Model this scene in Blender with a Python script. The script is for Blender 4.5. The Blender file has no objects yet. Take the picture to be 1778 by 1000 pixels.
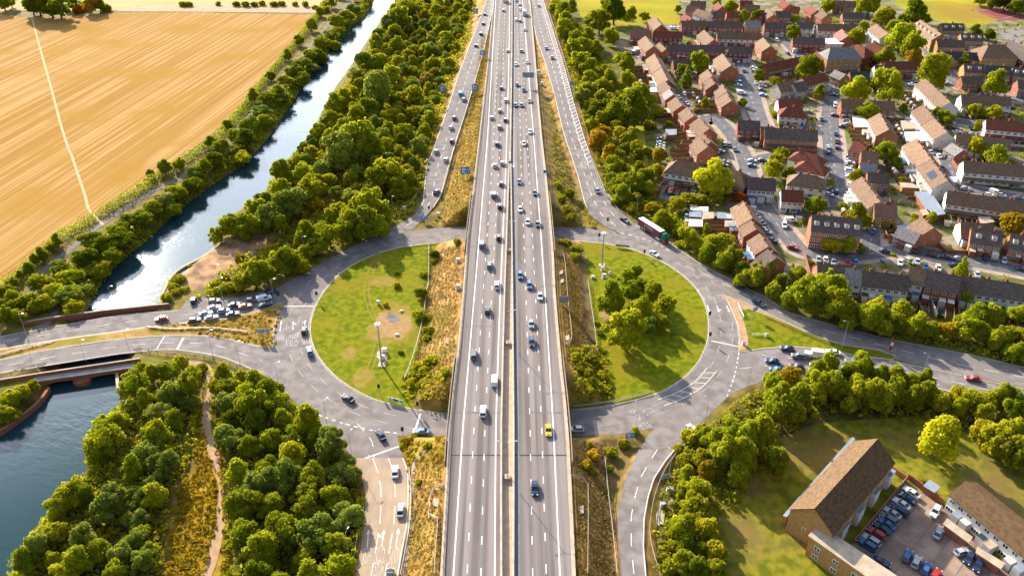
import bpy, math, random
import numpy as np
from mathutils import Vector, Matrix, geometry
random.seed(7); RNG = np.random.default_rng(7)
R = math.radians
scn = bpy.context.scene
COL = scn.collection

# ------------------------------------------------------------------ camera, sky, sun, exposure
CAM_H, FPX = 160.0, 1450.0
PITCH = math.atan(930.0 / FPX)
cam_d = bpy.data.cameras.new("camera"); cam = bpy.data.objects.new("camera", cam_d); COL.objects.link(cam)
cam.location = (0, 0, CAM_H); cam.rotation_euler = (math.pi / 2 - PITCH, 0, 0)
cam_d.sensor_width = 36.0; cam_d.lens = 36.0 * FPX / 1778.0; cam_d.clip_start = 1.0; cam_d.clip_end = 9000.0
scn.camera = cam
SUN_AZ, SUN_EL = R(-29.0), R(23.5)          # azimuth from +Y (away from camera), negative = to the left
SUN_V = Vector((math.sin(SUN_AZ) * math.cos(SUN_EL), math.cos(SUN_AZ) * math.cos(SUN_EL), math.sin(SUN_EL)))
wd = bpy.data.worlds.new("World"); scn.world = wd; wd.use_nodes = True
wn = wd.node_tree; wn.nodes.clear()
w_out = wn.nodes.new("ShaderNodeOutputWorld"); w_bg = wn.nodes.new("ShaderNodeBackground")
w_sky = wn.nodes.new("ShaderNodeTexSky"); w_sky.sky_type = 'NISHITA'; w_sky.sun_disc = False
w_sky.sun_elevation = SUN_EL; w_sky.sun_rotation = SUN_AZ
w_sky.air_density = 1.0; w_sky.dust_density = 1.0; w_sky.ozone_density = 1.5
# a broken layer of clouds in the sky (seen mirrored in the river)
w_tc = wn.nodes.new("ShaderNodeTexCoord"); w_map = wn.nodes.new("ShaderNodeMapping"); w_map.inputs['Scale'].default_value = (1.0, 1.0, 2.6)
w_no = wn.nodes.new("ShaderNodeTexNoise"); w_no.inputs['Scale'].default_value = 3.2; w_no.inputs['Detail'].default_value = 7
w_rp = wn.nodes.new("ShaderNodeValToRGB"); w_rp.color_ramp.elements[0].position = .47; w_rp.color_ramp.elements[1].position = .60
w_mx = wn.nodes.new("ShaderNodeMix"); w_mx.data_type = 'RGBA'; w_mx.inputs[7].default_value = (4.0, 4.5, 6.0, 1)
wn.links.new(w_tc.outputs['Generated'], w_map.inputs['Vector']); wn.links.new(w_map.outputs[0], w_no.inputs['Vector'])
wn.links.new(w_no.outputs['Fac'], w_rp.inputs[0]); wn.links.new(w_rp.outputs[0], w_mx.inputs[0])
w_sep = wn.nodes.new("ShaderNodeSeparateXYZ"); wn.links.new(w_tc.outputs['Generated'], w_sep.inputs[0])
def w_math(op, a, b=None, c=None):
    n = wn.nodes.new("ShaderNodeMath"); n.operation = op
    for i, q in enumerate((a, b, c)):
        if q is None: continue
        if isinstance(q, (int, float)): n.inputs[i].default_value = q
        else: wn.links.new(q, n.inputs[i])
    return n.outputs[0]
def w_range(src, a, b, lo=0.0, hi=1.0):
    n = wn.nodes.new("ShaderNodeMapRange"); n.interpolation_type = 'SMOOTHSTEP'; n.inputs[1].default_value = a; n.inputs[2].default_value = b; n.inputs[3].default_value = lo; n.inputs[4].default_value = hi; wn.links.new(src, n.inputs[0]); return n.outputs[0]
w_az = w_math('MULTIPLY_ADD', w_sep.outputs['X'], math.sin(SUN_AZ), w_math('MULTIPLY', w_sep.outputs['Y'], math.cos(SUN_AZ)))
w_low = w_math('MULTIPLY', w_range(w_sep.outputs['Z'], .68, .52), w_range(w_az, .45, .85))
w_bank = w_math('MULTIPLY', w_low, w_range(w_no.outputs['Fac'],   .34, .62, .68, 1.0))
w_m2 = wn.nodes.new("ShaderNodeMix"); w_m2.data_type = 'RGBA'; w_m2.inputs[7].default_value = (44, 48, 57, 1); wn.links.new(w_bank, w_m2.inputs[0]); wn.links.new(w_mx.outputs[2], w_m2.inputs[6])
wn.links.new(w_sky.outputs[0], w_mx.inputs[6]); wn.links.new(w_m2.outputs[2], w_bg.inputs['Color'])
w_bg.inputs['Strength'].default_value = 0.064; wn.links.new(w_bg.outputs[0], w_out.inputs['Surface'])
sun_d = bpy.data.lights.new("sun", 'SUN'); sun_d.energy = 5.0; sun_d.angle = R(0.5); sun_d.color = (1.0, .885, .70)
sun = bpy.data.objects.new("sun", sun_d); COL.objects.link(sun); sun.rotation_euler = SUN_V.to_track_quat('Z', 'Y').to_euler()
scn.view_settings.view_transform = 'Standard'; scn.view_settings.look = 'None'
scn.view_settings.exposure = 1.34; scn.view_settings.gamma = 1.0; scn.view_settings.use_curve_mapping = False
scn.cycles.max_bounces = 5; scn.cycles.diffuse_bounces = 2; scn.cycles.glossy_bounces = 2
scn.cycles.transmission_bounces = 3; scn.cycles.transparent_max_bounces = 4
scn.cycles.use_denoising = True; scn.cycles.sample_clamp_indirect = 4.0

# ------------------------------------------------------------------ picture -> place
CP, SP = math.cos(PITCH), math.sin(PITCH)
def P(u, v, z=0.0):
    sx = (u - 889.0) / FPX; sy = (v - 500.0) / FPX
    t = (z - CAM_H) / -(SP + sy * CP)
    return (sx * t, (CP - sy * SP) * t, z)
def PX(p):                                   # place -> picture (used to sort things by where they show)
    x, y, z = p[0], p[1], p[2] - CAM_H
    d = y * CP - z * SP
    return (889 + FPX * x / d, 500 - FPX * (y * SP + z * CP) / d)
REG = {c + str(i + 1): (x, y) for c, y in zip('abcd', (0, 240, 490, 740)) for i, x in enumerate((0, 450, 880, 1328))}
ZS = 3.8467
def zz(r, x, y): a = REG[r]; return (a[0] + x / ZS, a[1] + y / ZS)
def zl(r, *pts): return [zz(r, *p) for p in pts]
def scale_at(p):                             # picture pixels per metre at a place
    return FPX / (p[1] * CP - (p[2] - CAM_H) * SP)

# ------------------------------------------------------------------ materials
MATS = {}
def lin(c): return tuple(c) + (1.0,) if len(c) == 3 else c
def mat(name, c1, c2=None, scale=1.0, rough=.85, stretch=None, rot=0.0, detail=5, lo=.35, hi=.65, metallic=0.0, spec=.12, c3=None, s3=.05, bump=0.0, coords='pos', objcol=False, coat=0.0):
    m = bpy.data.materials.new(name); m.use_nodes = True; nt = m.node_tree; N = nt.nodes; L = nt.links
    b = N['Principled BSDF']; b.inputs['Roughness'].default_value = rough; b.inputs['Metallic'].default_value = metallic
    b.inputs['Specular IOR Level'].default_value = spec; b.inputs['Coat Weight'].default_value = coat
    if c2 is None and not objcol:
        b.inputs['Base Color'].default_value = lin(c1); MATS[name] = m; return m
    if coords == 'pos': src = N.new('ShaderNodeNewGeometry').outputs['Position']
    else: src = N.new('ShaderNodeTexCoord').outputs['Object']
    vec = src
    if stretch or rot:
        mp = N.new('ShaderNodeMapping'); mp.vector_type = 'TEXTURE'
        mp.inputs['Rotation'].default_value = (0, 0, rot)
        if stretch: mp.inputs['Scale'].default_value = stretch
        L.new(src, mp.inputs['Vector']); vec = mp.outputs[0]
    no = N.new('ShaderNodeTexNoise'); no.inputs['Scale'].default_value = scale; no.inputs['Detail'].default_value = detail
    L.new(vec, no.inputs['Vector'])
    mr = N.new('ShaderNodeMapRange'); mr.inputs[1].default_value = lo; mr.inputs[2].default_value = hi
    L.new(no.outputs['Fac'], mr.inputs[0])
    mx = N.new('ShaderNodeMix'); mx.data_type = 'RGBA'; L.new(mr.outputs[0], mx.inputs[0])
    mx.inputs[6].default_value = lin(c1); mx.inputs[7].default_value = lin(c2 or c1)
    out = mx.outputs[2]
    if objcol:
        oi = N.new('ShaderNodeObjectInfo'); mm = N.new('ShaderNodeMix'); mm.data_type = 'RGBA'; mm.blend_type = 'MULTIPLY'
        mm.inputs[0].default_value = 1.0; L.new(out, mm.inputs[6]); L.new(oi.outputs['Color'], mm.inputs[7]); out = mm.outputs[2]
    if c3 is not None:
        n3 = N.new('ShaderNodeTexNoise'); n3.inputs['Scale'].default_value = s3; n3.inputs['Detail'].default_value = 4
        L.new(src, n3.inputs['Vector'])
        r3 = N.new('ShaderNodeMapRange'); r3.inputs[1].default_value = .48; r3.inputs[2].default_value = .68; L.new(n3.outputs['Fac'], r3.inputs[0])
        m3 = N.new('ShaderNodeMix'); m3.data_type = 'RGBA'; L.new(r3.outputs[0], m3.inputs[0]); L.new(out, m3.inputs[6]); m3.inputs[7].default_value = lin(c3); out = m3.outputs[2]
    L.new(out, b.inputs['Base Color'])
    if bump:
        bp = N.new('ShaderNodeBump'); bp.inputs['Strength'].default_value = bump; bp.inputs['Distance'].default_value = .3
        L.new(no.outputs['Fac'], bp.inputs['Height']); L.new(bp.outputs[0], b.inputs['Normal'])
    MATS[name] = m; return m

mat('asphalt', (.155, .133, .127), (.235, .205, .196), .30, .9, detail=9, lo=.38, hi=.62, c3=(.19, .167, .16), s3=.045)
mat('motorway_asphalt', (.125, .105, .099), (.245, .209, .198), .62, .9, stretch=(1, 120, 1), c3=(.205, .175, .165), s3=.02, lo=.40, hi=.60)
mat('estate_asphalt', (.10, .10, .112), (.155, .15, .16), .3, .9)
mat('buff_surfacing', (.31, .225, .155), (.38, .285, .20), .8, .9, stretch=(1, 9, 1), c3=(.27, .20, .155), s3=.12)
mat('road_paint', (.62, .58, .53), (.78, .74, .69), .9, .8)
mat('faded_paint', (.36, .32, .30), (.60, .55, .51), .8, .8)
mat('concrete', (.36, .28, .20), (.46, .375, .28), .5, .9)
mat('pale_concrete', (.36, .31, .26), (.47, .41, .35), .4, .9)
mat('kerb_stone', (.34, .29, .24), (.48, .42, .36), 1.2, .9)
mat('wheat', (.29, .155, .034), (.41, .25, .095), .46, .95, spec=.02, stretch=(1, 120, 1), rot=R(-11), c3=(.31, .17, .03), s3=.03, detail=10, lo=.42, hi=.60)
mat('pale_field', (.36, .25, .10), (.44, .32, .14), .03, .95, c3=(.30, .26, .07), s3=.01)
mat('stubble_strip', (.36, .22, .12), (.46, .31, .19), .3, .95)
mat('worn_path', (.44, .29, .15), (.54, .38, .21), .6, .95)
mat('dirt_path', (.33, .20, .11), (.42, .28, .17), .5, .95)
mat('tow_path', (.13, .115, .11), (.20, .175, .165), .4, .95)
mat('lawn', (.095, .125, .004), (.19, .19, .008), .45, .95, spec=.03, c3=(.20, .165, .012), s3=.07, detail=12, lo=.40, hi=.60)
mat('park_grass', (.22, .215, .012), (.34, .28, .02), .03, .95, spec=.03, c3=(.26, .17, .03), s3=.02)
mat('estate_grass', (.10, .118, .010), (.22, .19, .018), .35, .95, spec=.03, detail=12, lo=.40, hi=.60, c3=(.19, .13, .045), s3=.045)
mat('dry_grass', (.27, .16, .03), (.40, .255, .085), .3, .95, c3=(.20, .165, .012), s3=.09)
mat('red_court', (.19, .04, .04), (.23, .06, .055), .2, .9)
mat('parking_concrete', (.24, .165, .125), (.34, .24, .18), .25, .9, detail=10, lo=.4, hi=.6, c3=(.20, .135, .105), s3=.1)
mat('water', (.016, .045, .055), rough=.09)
mat('brick', (.235, .09, .05), (.32, .13, .075), 1.6, .9, coords='obj', objcol=True)
mat('yellow_brick', (.33, .18, .06), (.42, .245, .095), 1.4, .9, coords='obj', objcol=True)
mat('render_wall', (.60, .56, .52), (.70, .66, .61), .6, .9, coords='obj', objcol=True)
mat('roof_tile', (.62, .60, .58), (1.0, 1.0, 1.0), .9, .85, coords='obj', objcol=True, stretch=(1, .5, 1), detail=9, lo=.36, hi=.6)
mat('glass', (.03, .045, .06), rough=.08, spec=.6)
mat('white_frame', (.75, .74, .72), rough=.5)
mat('timber', (.22, .12, .06), (.32, .19, .10), 1.2, .9)
mat('grey_metal', (.34, .36, .37), (.42, .44, .45), .8, .45, metallic=.4)
mat('galvanised', (.36, .33, .29), (.44, .41, .36), 1.0, .5, metallic=.3)
mat('dark_metal', (.03, .032, .035), rough=.5)
mat('tyre', (.018, .018, .018), rough=.9)
mat('paint', (.92, .92, .92), (1, 1, 1), .5, .28, objcol=True, spec=.5, coat=.5, coords='obj')
mat('head_lamp', (.8, .8, .78), rough=.15)
mat('tail_lamp', (.35, .015, .012), rough=.25)
mat('sign_blue', (.012, .13, .52), rough=.5)
mat('sign_white', (.85, .85, .85), rough=.5)
mat('sign_back', (.20, .24, .30), (.25, .29, .35), .8, .6)
mat('trunk', (.09, .06, .04), (.14, .10, .065), 2.0, .95, coords='obj')
mat('trailer_maroon', (.15, .042, .052), (.18, .055, .065), .5, .6, coords='obj')
mat('cab_green', (.008, .15, .085), rough=.35)
mat('cab_red', (.40, .02, .02), rough=.4)
mat('pale_panel', (.62, .60, .53), (.70, .68, .61), .6, .6, coords='obj')
mat('solar_panel', (.015, .022, .05), rough=.15)
mat('blue_roof', (.06, .15, .32), rough=.6)
mat('hull_white', (.72, .72, .70), rough=.5)

def water_material():
    m = MATS['water']; nt = m.node_tree; N = nt.nodes; L = nt.links; b = N['Principled BSDF']
    b.inputs['Specular IOR Level'].default_value = .5; b.inputs['IOR'].default_value = 1.33
    g = N.new('ShaderNodeNewGeometry')
    no = N.new('ShaderNodeTexNoise'); no.inputs['Scale'].default_value = .55; no.inputs['Detail'].default_value = 6; no.inputs['Roughness'].default_value = .6
    mp = N.new('ShaderNodeMapping'); mp.vector_type = 'TEXTURE'; mp.inputs['Rotation'].default_value = (0, 0, R(-25)); mp.inputs['Scale'].default_value = (2.4, 1.0, 1)
    L.new(g.outputs['Position'], mp.inputs[0]); L.new(mp.outputs[0], no.inputs['Vector'])
    n2 = N.new('ShaderNodeTexNoise'); n2.inputs['Scale'].default_value = .028; n2.inputs['Detail'].default_value = 3; L.new(g.outputs['Position'], n2.inputs['Vector'])
    mr = N.new('ShaderNodeMapRange'); mr.inputs[1].default_value = .38; mr.inputs[2].default_value = .64; mr.inputs[3].default_value = .03; mr.inputs[4].default_value = .36
    L.new(n2.outputs['Fac'], mr.inputs[0])
    bp = N.new('ShaderNodeBump'); bp.inputs['Distance'].default_value = .35; L.new(mr.outputs[0], bp.inputs['Strength'])
    L.new(no.outputs['Fac'], bp.inputs['Height']); L.new(bp.outputs[0], b.inputs['Normal'])
water_material()

def leaf_mat(name, c_lo, c_hi, var=.5, trans=.4):
    m = bpy.data.materials.new(name); m.use_nodes = True; nt = m.node_tree; N = nt.nodes; L = nt.links; N.clear()
    out = N.new('ShaderNodeOutputMaterial')
    at = N.new('ShaderNodeAttribute'); at.attribute_name = 'tint'
    oi = N.new('ShaderNodeObjectInfo')
    a = N.new('ShaderNodeMath'); a.operation = 'MULTIPLY_ADD'; L.new(oi.outputs['Random'], a.inputs[0]); a.inputs[1].default_value = var; 
    ml = N.new('ShaderNodeMath'); ml.operation = 'MULTIPLY'; L.new(at.outputs['Fac'], ml.inputs[0]); ml.inputs[1].default_value = 1 - var; L.new(ml.outputs[0], a.inputs[2])
    mx = N.new('ShaderNodeMix'); mx.data_type = 'RGBA'; L.new(a.outputs[0], mx.inputs[0]); mx.inputs[6].default_value = lin(c_lo); mx.inputs[7].default_value = lin(c_hi)
    tint = N.new('ShaderNodeMix'); tint.data_type = 'RGBA'; tint.blend_type = 'MULTIPLY'; tint.inputs[0].default_value = 1; L.new(mx.outputs[2], tint.inputs[6]); L.new(oi.outputs['Color'], tint.inputs[7])
    d = N.new('ShaderNodeBsdfDiffuse'); t = N.new('ShaderNodeBsdfTranslucent'); L.new(tint.outputs[2], d.inputs[0]); L.new(tint.outputs[2], t.inputs[0])
    s = N.new('ShaderNodeMixShader'); s.inputs[0].default_value = trans; L.new(d.outputs[0], s.inputs[1]); L.new(t.outputs[0], s.inputs[2]); L.new(s.outputs[0], out.inputs[0])
    MATS[name] = m
leaf_mat('leaf_green', (.165, .215, .010), (.48, .47, .018), trans=.57)
leaf_mat('leaf_grey', (.17, .235, .022), (.39, .41, .06), trans=.54)
leaf_mat('leaf_yellow', (.27, .20, .010), (.47, .30, .015))
leaf_mat('leaf_scrub', (.21, .23, .012), (.49, .43, .018), var=.35, trans=.54)
leaf_mat('leaf_dry', (.30, .195, .045), (.42, .28, .08), var=.2)

# ------------------------------------------------------------------ mesh helpers
class MB:
    """collects pieces of one mesh"""
    def __init__(s): s.v = []; s.f = []; s.m = []; s.mats = []
    def mi(s, name):
        if name not in s.mats: s.mats.append(name)
        return s.mats.index(name)
    def add(s, vs, fs, m):
        o = len(s.v); s.v += [tuple(p) for p in vs]; k = s.mi(m)
        for f in fs: s.f.append([i + o for i in f]); s.m.append(k)
    def box(s, c, d, m, rz=0.0, top=None, taper=1.0):
        x, y, z = d[0] / 2, d[1] / 2, d[2] / 2; ca, sa = math.cos(rz), math.sin(rz); vs = []
        for kz in (-1, 1):
            t = taper if kz > 0 else 1
            for kx, ky in ((-1, -1), (1, -1), (1, 1), (-1, 1)):
                a, b = kx * x * t, ky * y * t; vs.append((c[0] + a * ca - b * sa, c[1] + a * sa + b * ca, c[2] + kz * z))
        s.add(vs, [(0, 3, 2, 1), (0, 1, 5, 4), (1, 2, 6, 5), (2, 3, 7, 6), (3, 0, 4, 7)], m); s.add(vs[4:], [(0, 1, 2, 3)], top or m)
    def tube(s, a, b, r0, r1, m, n=6):
        a, b = Vector(a), Vector(b); d = (b - a).normalized(); u = d.orthogonal().normalized(); w = d.cross(u); vs = []
        for p, r in ((a, r0), (b, r1)):
            for i in range(n): t = 2 * math.pi * i / n; vs.append(p + u * (r * math.cos(t)) + w * (r * math.sin(t)))
        s.add(vs, [(i, (i + 1) % n, n + (i + 1) % n, n + i) for i in range(n)] + [tuple(range(n))[::-1], tuple(range(n, 2 * n))], m)
    def mesh(s, name):
        me = bpy.data.meshes.new(name); me.from_pydata(s.v, [], s.f)
        for k in s.mats: me.materials.append(MATS[k])
        me.polygons.foreach_set('material_index', s.m); me.update(); return me
    def build(s, name, parent=None): return link(name, s.mesh(name), parent)
def link(name, me, parent=None):
    o = bpy.data.objects.new(name, me); COL.objects.link(o)
    if parent: o.parent = parent
    return o
USED = {}
def tag(o, label, cat, group=None):
    o['label'] = label; o['category'] = cat
    if group: o['group'] = group
    return o
def structure(o, kind='structure'): o['kind'] = kind; return o
def empty(name, loc=(0, 0, 0), rz=0.0, sc=1.0):
    o = bpy.data.objects.new(name, None); COL.objects.link(o); o.location = loc; o.rotation_euler = (0, 0, rz); o.scale = (sc, sc, sc); o.empty_display_size = .5; return o
def dup(src, loc, rz=0.0, sc=None, color=None):
    c = src.copy(); COL.objects.link(c); c.location = loc; c.rotation_euler = (0, 0, rz)
    if sc is not None: c.scale = sc if hasattr(sc, '__len__') else (sc, sc, sc)
    if color: c.color = color
    for ch in src.children:
        d = ch.copy(); COL.objects.link(d); d.parent = c
        if color: d.color = color
        for g in ch.children:
            e = g.copy(); COL.objects.link(e); e.parent = d
            if color: e.color = color
    return c
ORD = ['first', 'second', 'third', 'fourth', 'fifth', 'sixth', 'seventh', 'eighth', 'ninth', 'tenth']
def nth(i):
    if i < 10: return ORD[i]
    n = i + 1; return f"{n}{'th' if 10 < n % 100 < 20 else {1: 'st', 2: 'nd', 3: 'rd'}.get(n % 10, 'th')}"

def sdist(poly, X, Y):
    """signed distance to a polygon (negative inside), numpy"""
    d = np.full(X.shape, 1e9); ins = np.zeros(X.shape, bool); n = len(poly)
    for i in range(n):
        ax, ay = poly[i][:2]; bx, by = poly[(i + 1) % n][:2]; ex, ey = bx - ax, by - ay
        t = np.clip(((X - ax) * ex + (Y - ay) * ey) / (ex * ex + ey * ey + 1e-12), 0, 1)
        d = np.minimum(d, (X - ax - t * ex) ** 2 + (Y - ay - t * ey) ** 2)
        c = ((ay > Y) != (by > Y)); ins ^= c & (X < (ex) * (Y - ay) / (ey if abs(ey) > 1e-12 else 1e-12) + ax)
    d = np.sqrt(d); return np.where(ins, -d, d)
def sheet(name, poly, z, m):
    """a flat polygon at height z; poly is a list of world points"""
    pts = [Vector((p[0], p[1], z)) for p in poly]
    tris = geometry.tessellate_polygon([pts])
    mb = MB(); fs = []
    for t in tris:
        a, b, c = (pts[i] for i in t)
        fs.append(t if (b - a).cross(c - a).z > 0 else t[::-1])
    mb.add(pts, fs, m); return mb.build(name)
def flat(pts, z=0.0): return [P(u, v, z) for u, v in pts]
def smooth(pts, n=6):
    """Catmull-Rom through points of any dimension"""
    p = [np.array(q, float) for q in pts]; p = [2 * p[0] - p[1]] + p + [2 * p[-1] - p[-2]]; out = []
    for i in range(1, len(p) - 2):
        for k in range(n):
            t = k / n
            out.append(.5 * (2 * p[i] + (p[i + 1] - p[i - 1]) * t + (2 * p[i - 1] - 5 * p[i] + 4 * p[i + 1] - p[i + 2]) * t * t + (3 * p[i] - p[i - 1] - 3 * p[i + 1] + p[i + 2]) * t ** 3))
    out.append(p[-2]); return [tuple(q) for q in out]
def resample(pts, step):
    p = np.array([q[:3] for q in pts], float); d = np.r_[0, np.cumsum(np.linalg.norm(np.diff(p, axis=0), axis=1))]
    n = max(2, int(round(d[-1] / step)) + 1); t = np.linspace(0, d[-1], n)
    return np.stack([np.interp(t, d, p[:, k]) for k in range(3)], 1)
def offset(pts, w):
    p = np.array(pts, float); t = np.gradient(p[:, :2], axis=0); t /= np.linalg.norm(t, axis=1)[:, None] + 1e-9
    q = p.copy(); q[:, 0] += -t[:, 1] * w; q[:, 1] += t[:, 0] * w; return q          # positive w = to the left of travel
def ribbon_mb(mb, A, B, m, dz=0.0):
    n = len(A); vs = [(a[0], a[1], a[2] + dz) for a in A] + [(b[0], b[1], b[2] + dz) for b in B]; fs = []
    for i in range(n - 1):
        f = (i, i + 1, n + i + 1, n + i)
        a, b, c = Vector(vs[f[0]]), Vector(vs[f[1]]), Vector(vs[f[2]])
        fs.append(f if (b - a).cross(c - a).z > 0 else f[::-1])
    mb.add(vs, fs, m)
def strip_mb(mb, pts, w, m, dz=0.0): ribbon_mb(mb, offset(pts, w / 2), offset(pts, -w / 2), m, dz)
def wall_mb(mb, pts, w, h, m, top=None, base=0.0):
    A, B = offset(pts, w / 2), offset(pts, -w / 2); n = len(A)
    vs = [(p[0], p[1], p[2] + base) for p in A] + [(p[0], p[1], p[2] + base) for p in B] + [(p[0], p[1], p[2] + h) for p in A] + [(p[0], p[1], p[2] + h) for p in B]
    fs = []; ft = []
    for i in range(n - 1):
        fs += [(i + 1, i, 2 * n + i, 2 * n + i + 1), (n + i, n + i + 1, 3 * n + i + 1, 3 * n + i)]; ft.append((2 * n + i, 3 * n + i, 3 * n + i + 1, 2 * n + i + 1))
    fs += [(0, n, 3 * n, 2 * n), (n - 1, 3 * n - 1, 4 * n - 1, 2 * n - 1)]
    mb.add(vs, fs, m); mb.add(vs, ft, top or m)
# ------------------------------------------------------------------ digitised lines of the place
DZ = 6.5                                                          # height of the motorway surface
def xline(pts, z):
    w = sorted((P(u, v, z)[1], P(u, v, z)[0]) for u, v in pts); y = np.array([a for a, _ in w]); x = np.array([b for _, b in w])
    s0 = (x[1] - x[0]) / (y[1] - y[0]); s1 = (x[-1] - x[-2]) / (y[-1] - y[-2])
    return lambda q: np.where(q < y[0], x[0] + (q - y[0]) * s0, np.where(q > y[-1], x[-1] + (q - y[-1]) * s1, np.interp(q, y, x)))
ML = xline([(764, 1000), (772, 860), (778, 757), (785, 685), (795.7, 594), (804, 500), (810, 422), (814, 385), (821, 331), (829, 260), (836, 200), (847, 104), (855, 23)], DZ)
MLS = xline([(787, 1000), (804, 740), (825.6, 490), (846.4, 240), (853, 130), (859, 30)], DZ)
MLM = xline([(868, 1000), (868, 860), (868.5, 740), (872, 595), (875, 495), (878, 420), (881, 340), (883.3, 280), (885, 200), (887, 100), (888, 0)], DZ)
MRM = xline([(893, 1000), (893.5, 860), (893.5, 740), (892, 595), (891, 495), (890, 420), (888.8, 340), (887.8, 280), (888.6, 200), (889.8, 100), (890.4, 0)], DZ)
MRS = xline([(972.3, 1000), (960.6, 740), (945, 490), (926.8, 240), (913.8, 78), (907, 0)], DZ)
MR = xline([(1000, 1000), (992, 831), (988, 757), (983, 698), (976, 635), (969.7, 568), (964.5, 505), (962, 448), (957, 385), (949, 305), (941.5, 240), (936, 180), (929, 91), (923, 26)], DZ)

YV = lambda v: P(889, v, 0)[1]
def slip(uL, uR, v0, v1, zf, n=70):
    vl = sorted((b, a) for a, b in uL); vr = sorted((b, a) for a, b in uR)
    def f(tab, v):
        y = np.array([a for a, _ in tab]); x = np.array([b for _, b in tab])
        if v < y[0]: return x[0] + (v - y[0]) * (x[1] - x[0]) / (y[1] - y[0])
        return float(np.interp(v, y, x))
    A, B = [], []
    for v in np.linspace(v0, v1, n): A.append(P(f(vl, v), v, zf(v))); B.append(P(f(vr, v), v, zf(v)))
    return np.array(A), np.array(B)
zfar = lambda v: float((DZ - .03) * np.clip((YV(v) - 292) / 170, 0, 1) ** 1.15)
znear = lambda v: float(2.4 * np.clip((200 - YV(v)) / 75, 0, 1))
LF_L = [(676, 397), (702, 385.6), (720, 372.6), (735, 352), (737, 326), (741, 289), (757, 248), (780, 182), (796, 130), (814, 83), (832, 36), (845, 0)]
LF_R = [(714, 400), (731, 385.6), (751.5, 362), (764.5, 341), (780, 284), (793, 240), (803.5, 210), (822, 150), (840, 88), (853, 29), (859, 0)]
RF_L = [(923, 26), (932, 68), (947.6, 112), (963, 166), (976, 221), (984, 248), (994, 276), (1007, 318), (1015, 352), (1025.6, 375), (1046, 390), (1064, 401)]
RF_R = [(943, 0), (958, 47), (979, 114), (997, 182), (1016, 245), (1033, 289), (1049, 328), (1077.6, 367), (1100, 388), (1112, 397)]
lfA, lfB = slip(LF_L, LF_R, 399, -45, zfar); rfA, rfB = slip(RF_L, RF_R, 399, -45, zfar)
LN_L = [(619, 802), (629, 828), (635, 857), (633, 901), (627, 948), (618, 1000)]
LN_R = [(703.5, 800), (710, 818), (711, 849), (708.6, 909), (699.5, 956), (692, 1000)]
RN_L = [(1106, 787), (1088, 826), (1076, 870), (1071, 896), (1074, 948), (1079, 1000)]
RN_R = [(1179, 774), (1155.5, 802), (1137, 831), (1127, 862), (1120, 901), (1118.6, 948), (1123, 1000)]
def ext_tab(t): (a, b), (c, d) = t[-2], t[-1]; return t + [(c + (c - a) * 1.2, d + (d - b) * 1.2), (c + (c - a) * 2.4, d + (d - b) * 2.4)]
lnA, lnB = slip(ext_tab(LN_L), ext_tab(LN_R), 795, 1100, znear); rnA, rnB = slip(ext_tab(RN_L), ext_tab(RN_R), 780, 1100, znear)

IN_L = [(808, 418), (778, 420), (745, 424), (700, 430), (660, 440), (620, 457), (590, 478), (565, 505), (548, 535), (540, 565), (542, 590), (552, 615), (568, 637), (590, 658), (620, 678), (655, 694), (700, 706), (740, 713), (778, 718)]
IN_R = [(990, 711), (1025, 708), (1060, 703), (1110, 692), (1150, 678), (1180, 660), (1200, 642), (1215, 622), (1226, 595), (1229, 570), (1226, 540), (1213, 510), (1190, 484), (1160, 462), (1125, 444), (1090, 432), (1050, 424), (1010, 420), (965, 417)]
inL = smooth(flat(IN_L), 4); inR = smooth(flat(IN_R), 4); INNER = inL + inR
OUT = smooth(flat([(808, 393), (760, 396), (714, 401), (676, 397), (632, 419), (580, 445), (530, 474), (484, 499), (466, 530), (460, 565), (455, 600), (452, 640), (460, 658), (499, 687), (528, 711), (554, 734), (577, 752), (596, 774), (619, 802)]), 4) \
    + flat([(703.5, 800), (693, 774), (689, 756), (740, 757), (889, 758), (1010, 757), (1062, 756), (1101, 748), (1137, 744), (1127, 753), (1106, 787), (1179, 774), (1202, 745)]) \
    + smooth(flat([(1215, 737), (1244, 708), (1270, 685), (1296, 672), (1328, 655), (1330, 605), (1284, 611), (1284, 586), (1280, 560), (1270, 537), (1257, 508), (1290, 520), (1300, 503), (1257, 479), (1218, 458), (1187, 437.6), (1163, 421), (1130, 404), (1100, 388), (1064.6, 401), (1007, 395), (966, 393)]), 3)
BR_U = flat([(-150, 617), (0, 584), (104, 565), (208, 547), (312, 538), (330, 516), (390, 517), (420, 515), (455, 506), (484, 499), (497, 506), (494, 524), (450, 540), (390, 554), (338, 559), (260, 568), (208, 576), (104, 590), (0, 607), (-150, 640)])
BR_L = flat([(-150, 655), (0, 625), (104, 604), (208, 589), (286, 583), (364, 584), (416, 594), (450, 602), (474, 608), (490, 640), (470, 660), (450, 648), (416, 633), (390, 622.6), (338, 612), (286, 608), (208, 615), (104, 631.7), (0, 648.6), (-150, 690)])
RT_U = flat([(1257, 479), (1296, 500), (1328, 515), (1372, 542), (1432, 560), (1473.6, 570.6), (1549, 589), (1614, 602), (1692, 617), (1778, 637), (1900, 664), (1900, 710), (1778, 672), (1690, 655), (1620, 640), (1549, 622), (1525.6, 609), (1473.6, 602), (1427, 589), (1380, 569), (1328, 543), (1257, 508), (1240, 495)])
RT_L = flat([(1280, 612), (1330, 604.5), (1380, 602), (1432, 607), (1484, 617), (1549, 625), (1620, 642), (1690, 658), (1778, 677), (1900, 705), (1900, 760), (1778, 714), (1744, 702), (1705, 693), (1624, 674.6), (1540, 655), (1450, 643), (1362, 647), (1328, 655), (1296, 672)])
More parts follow.
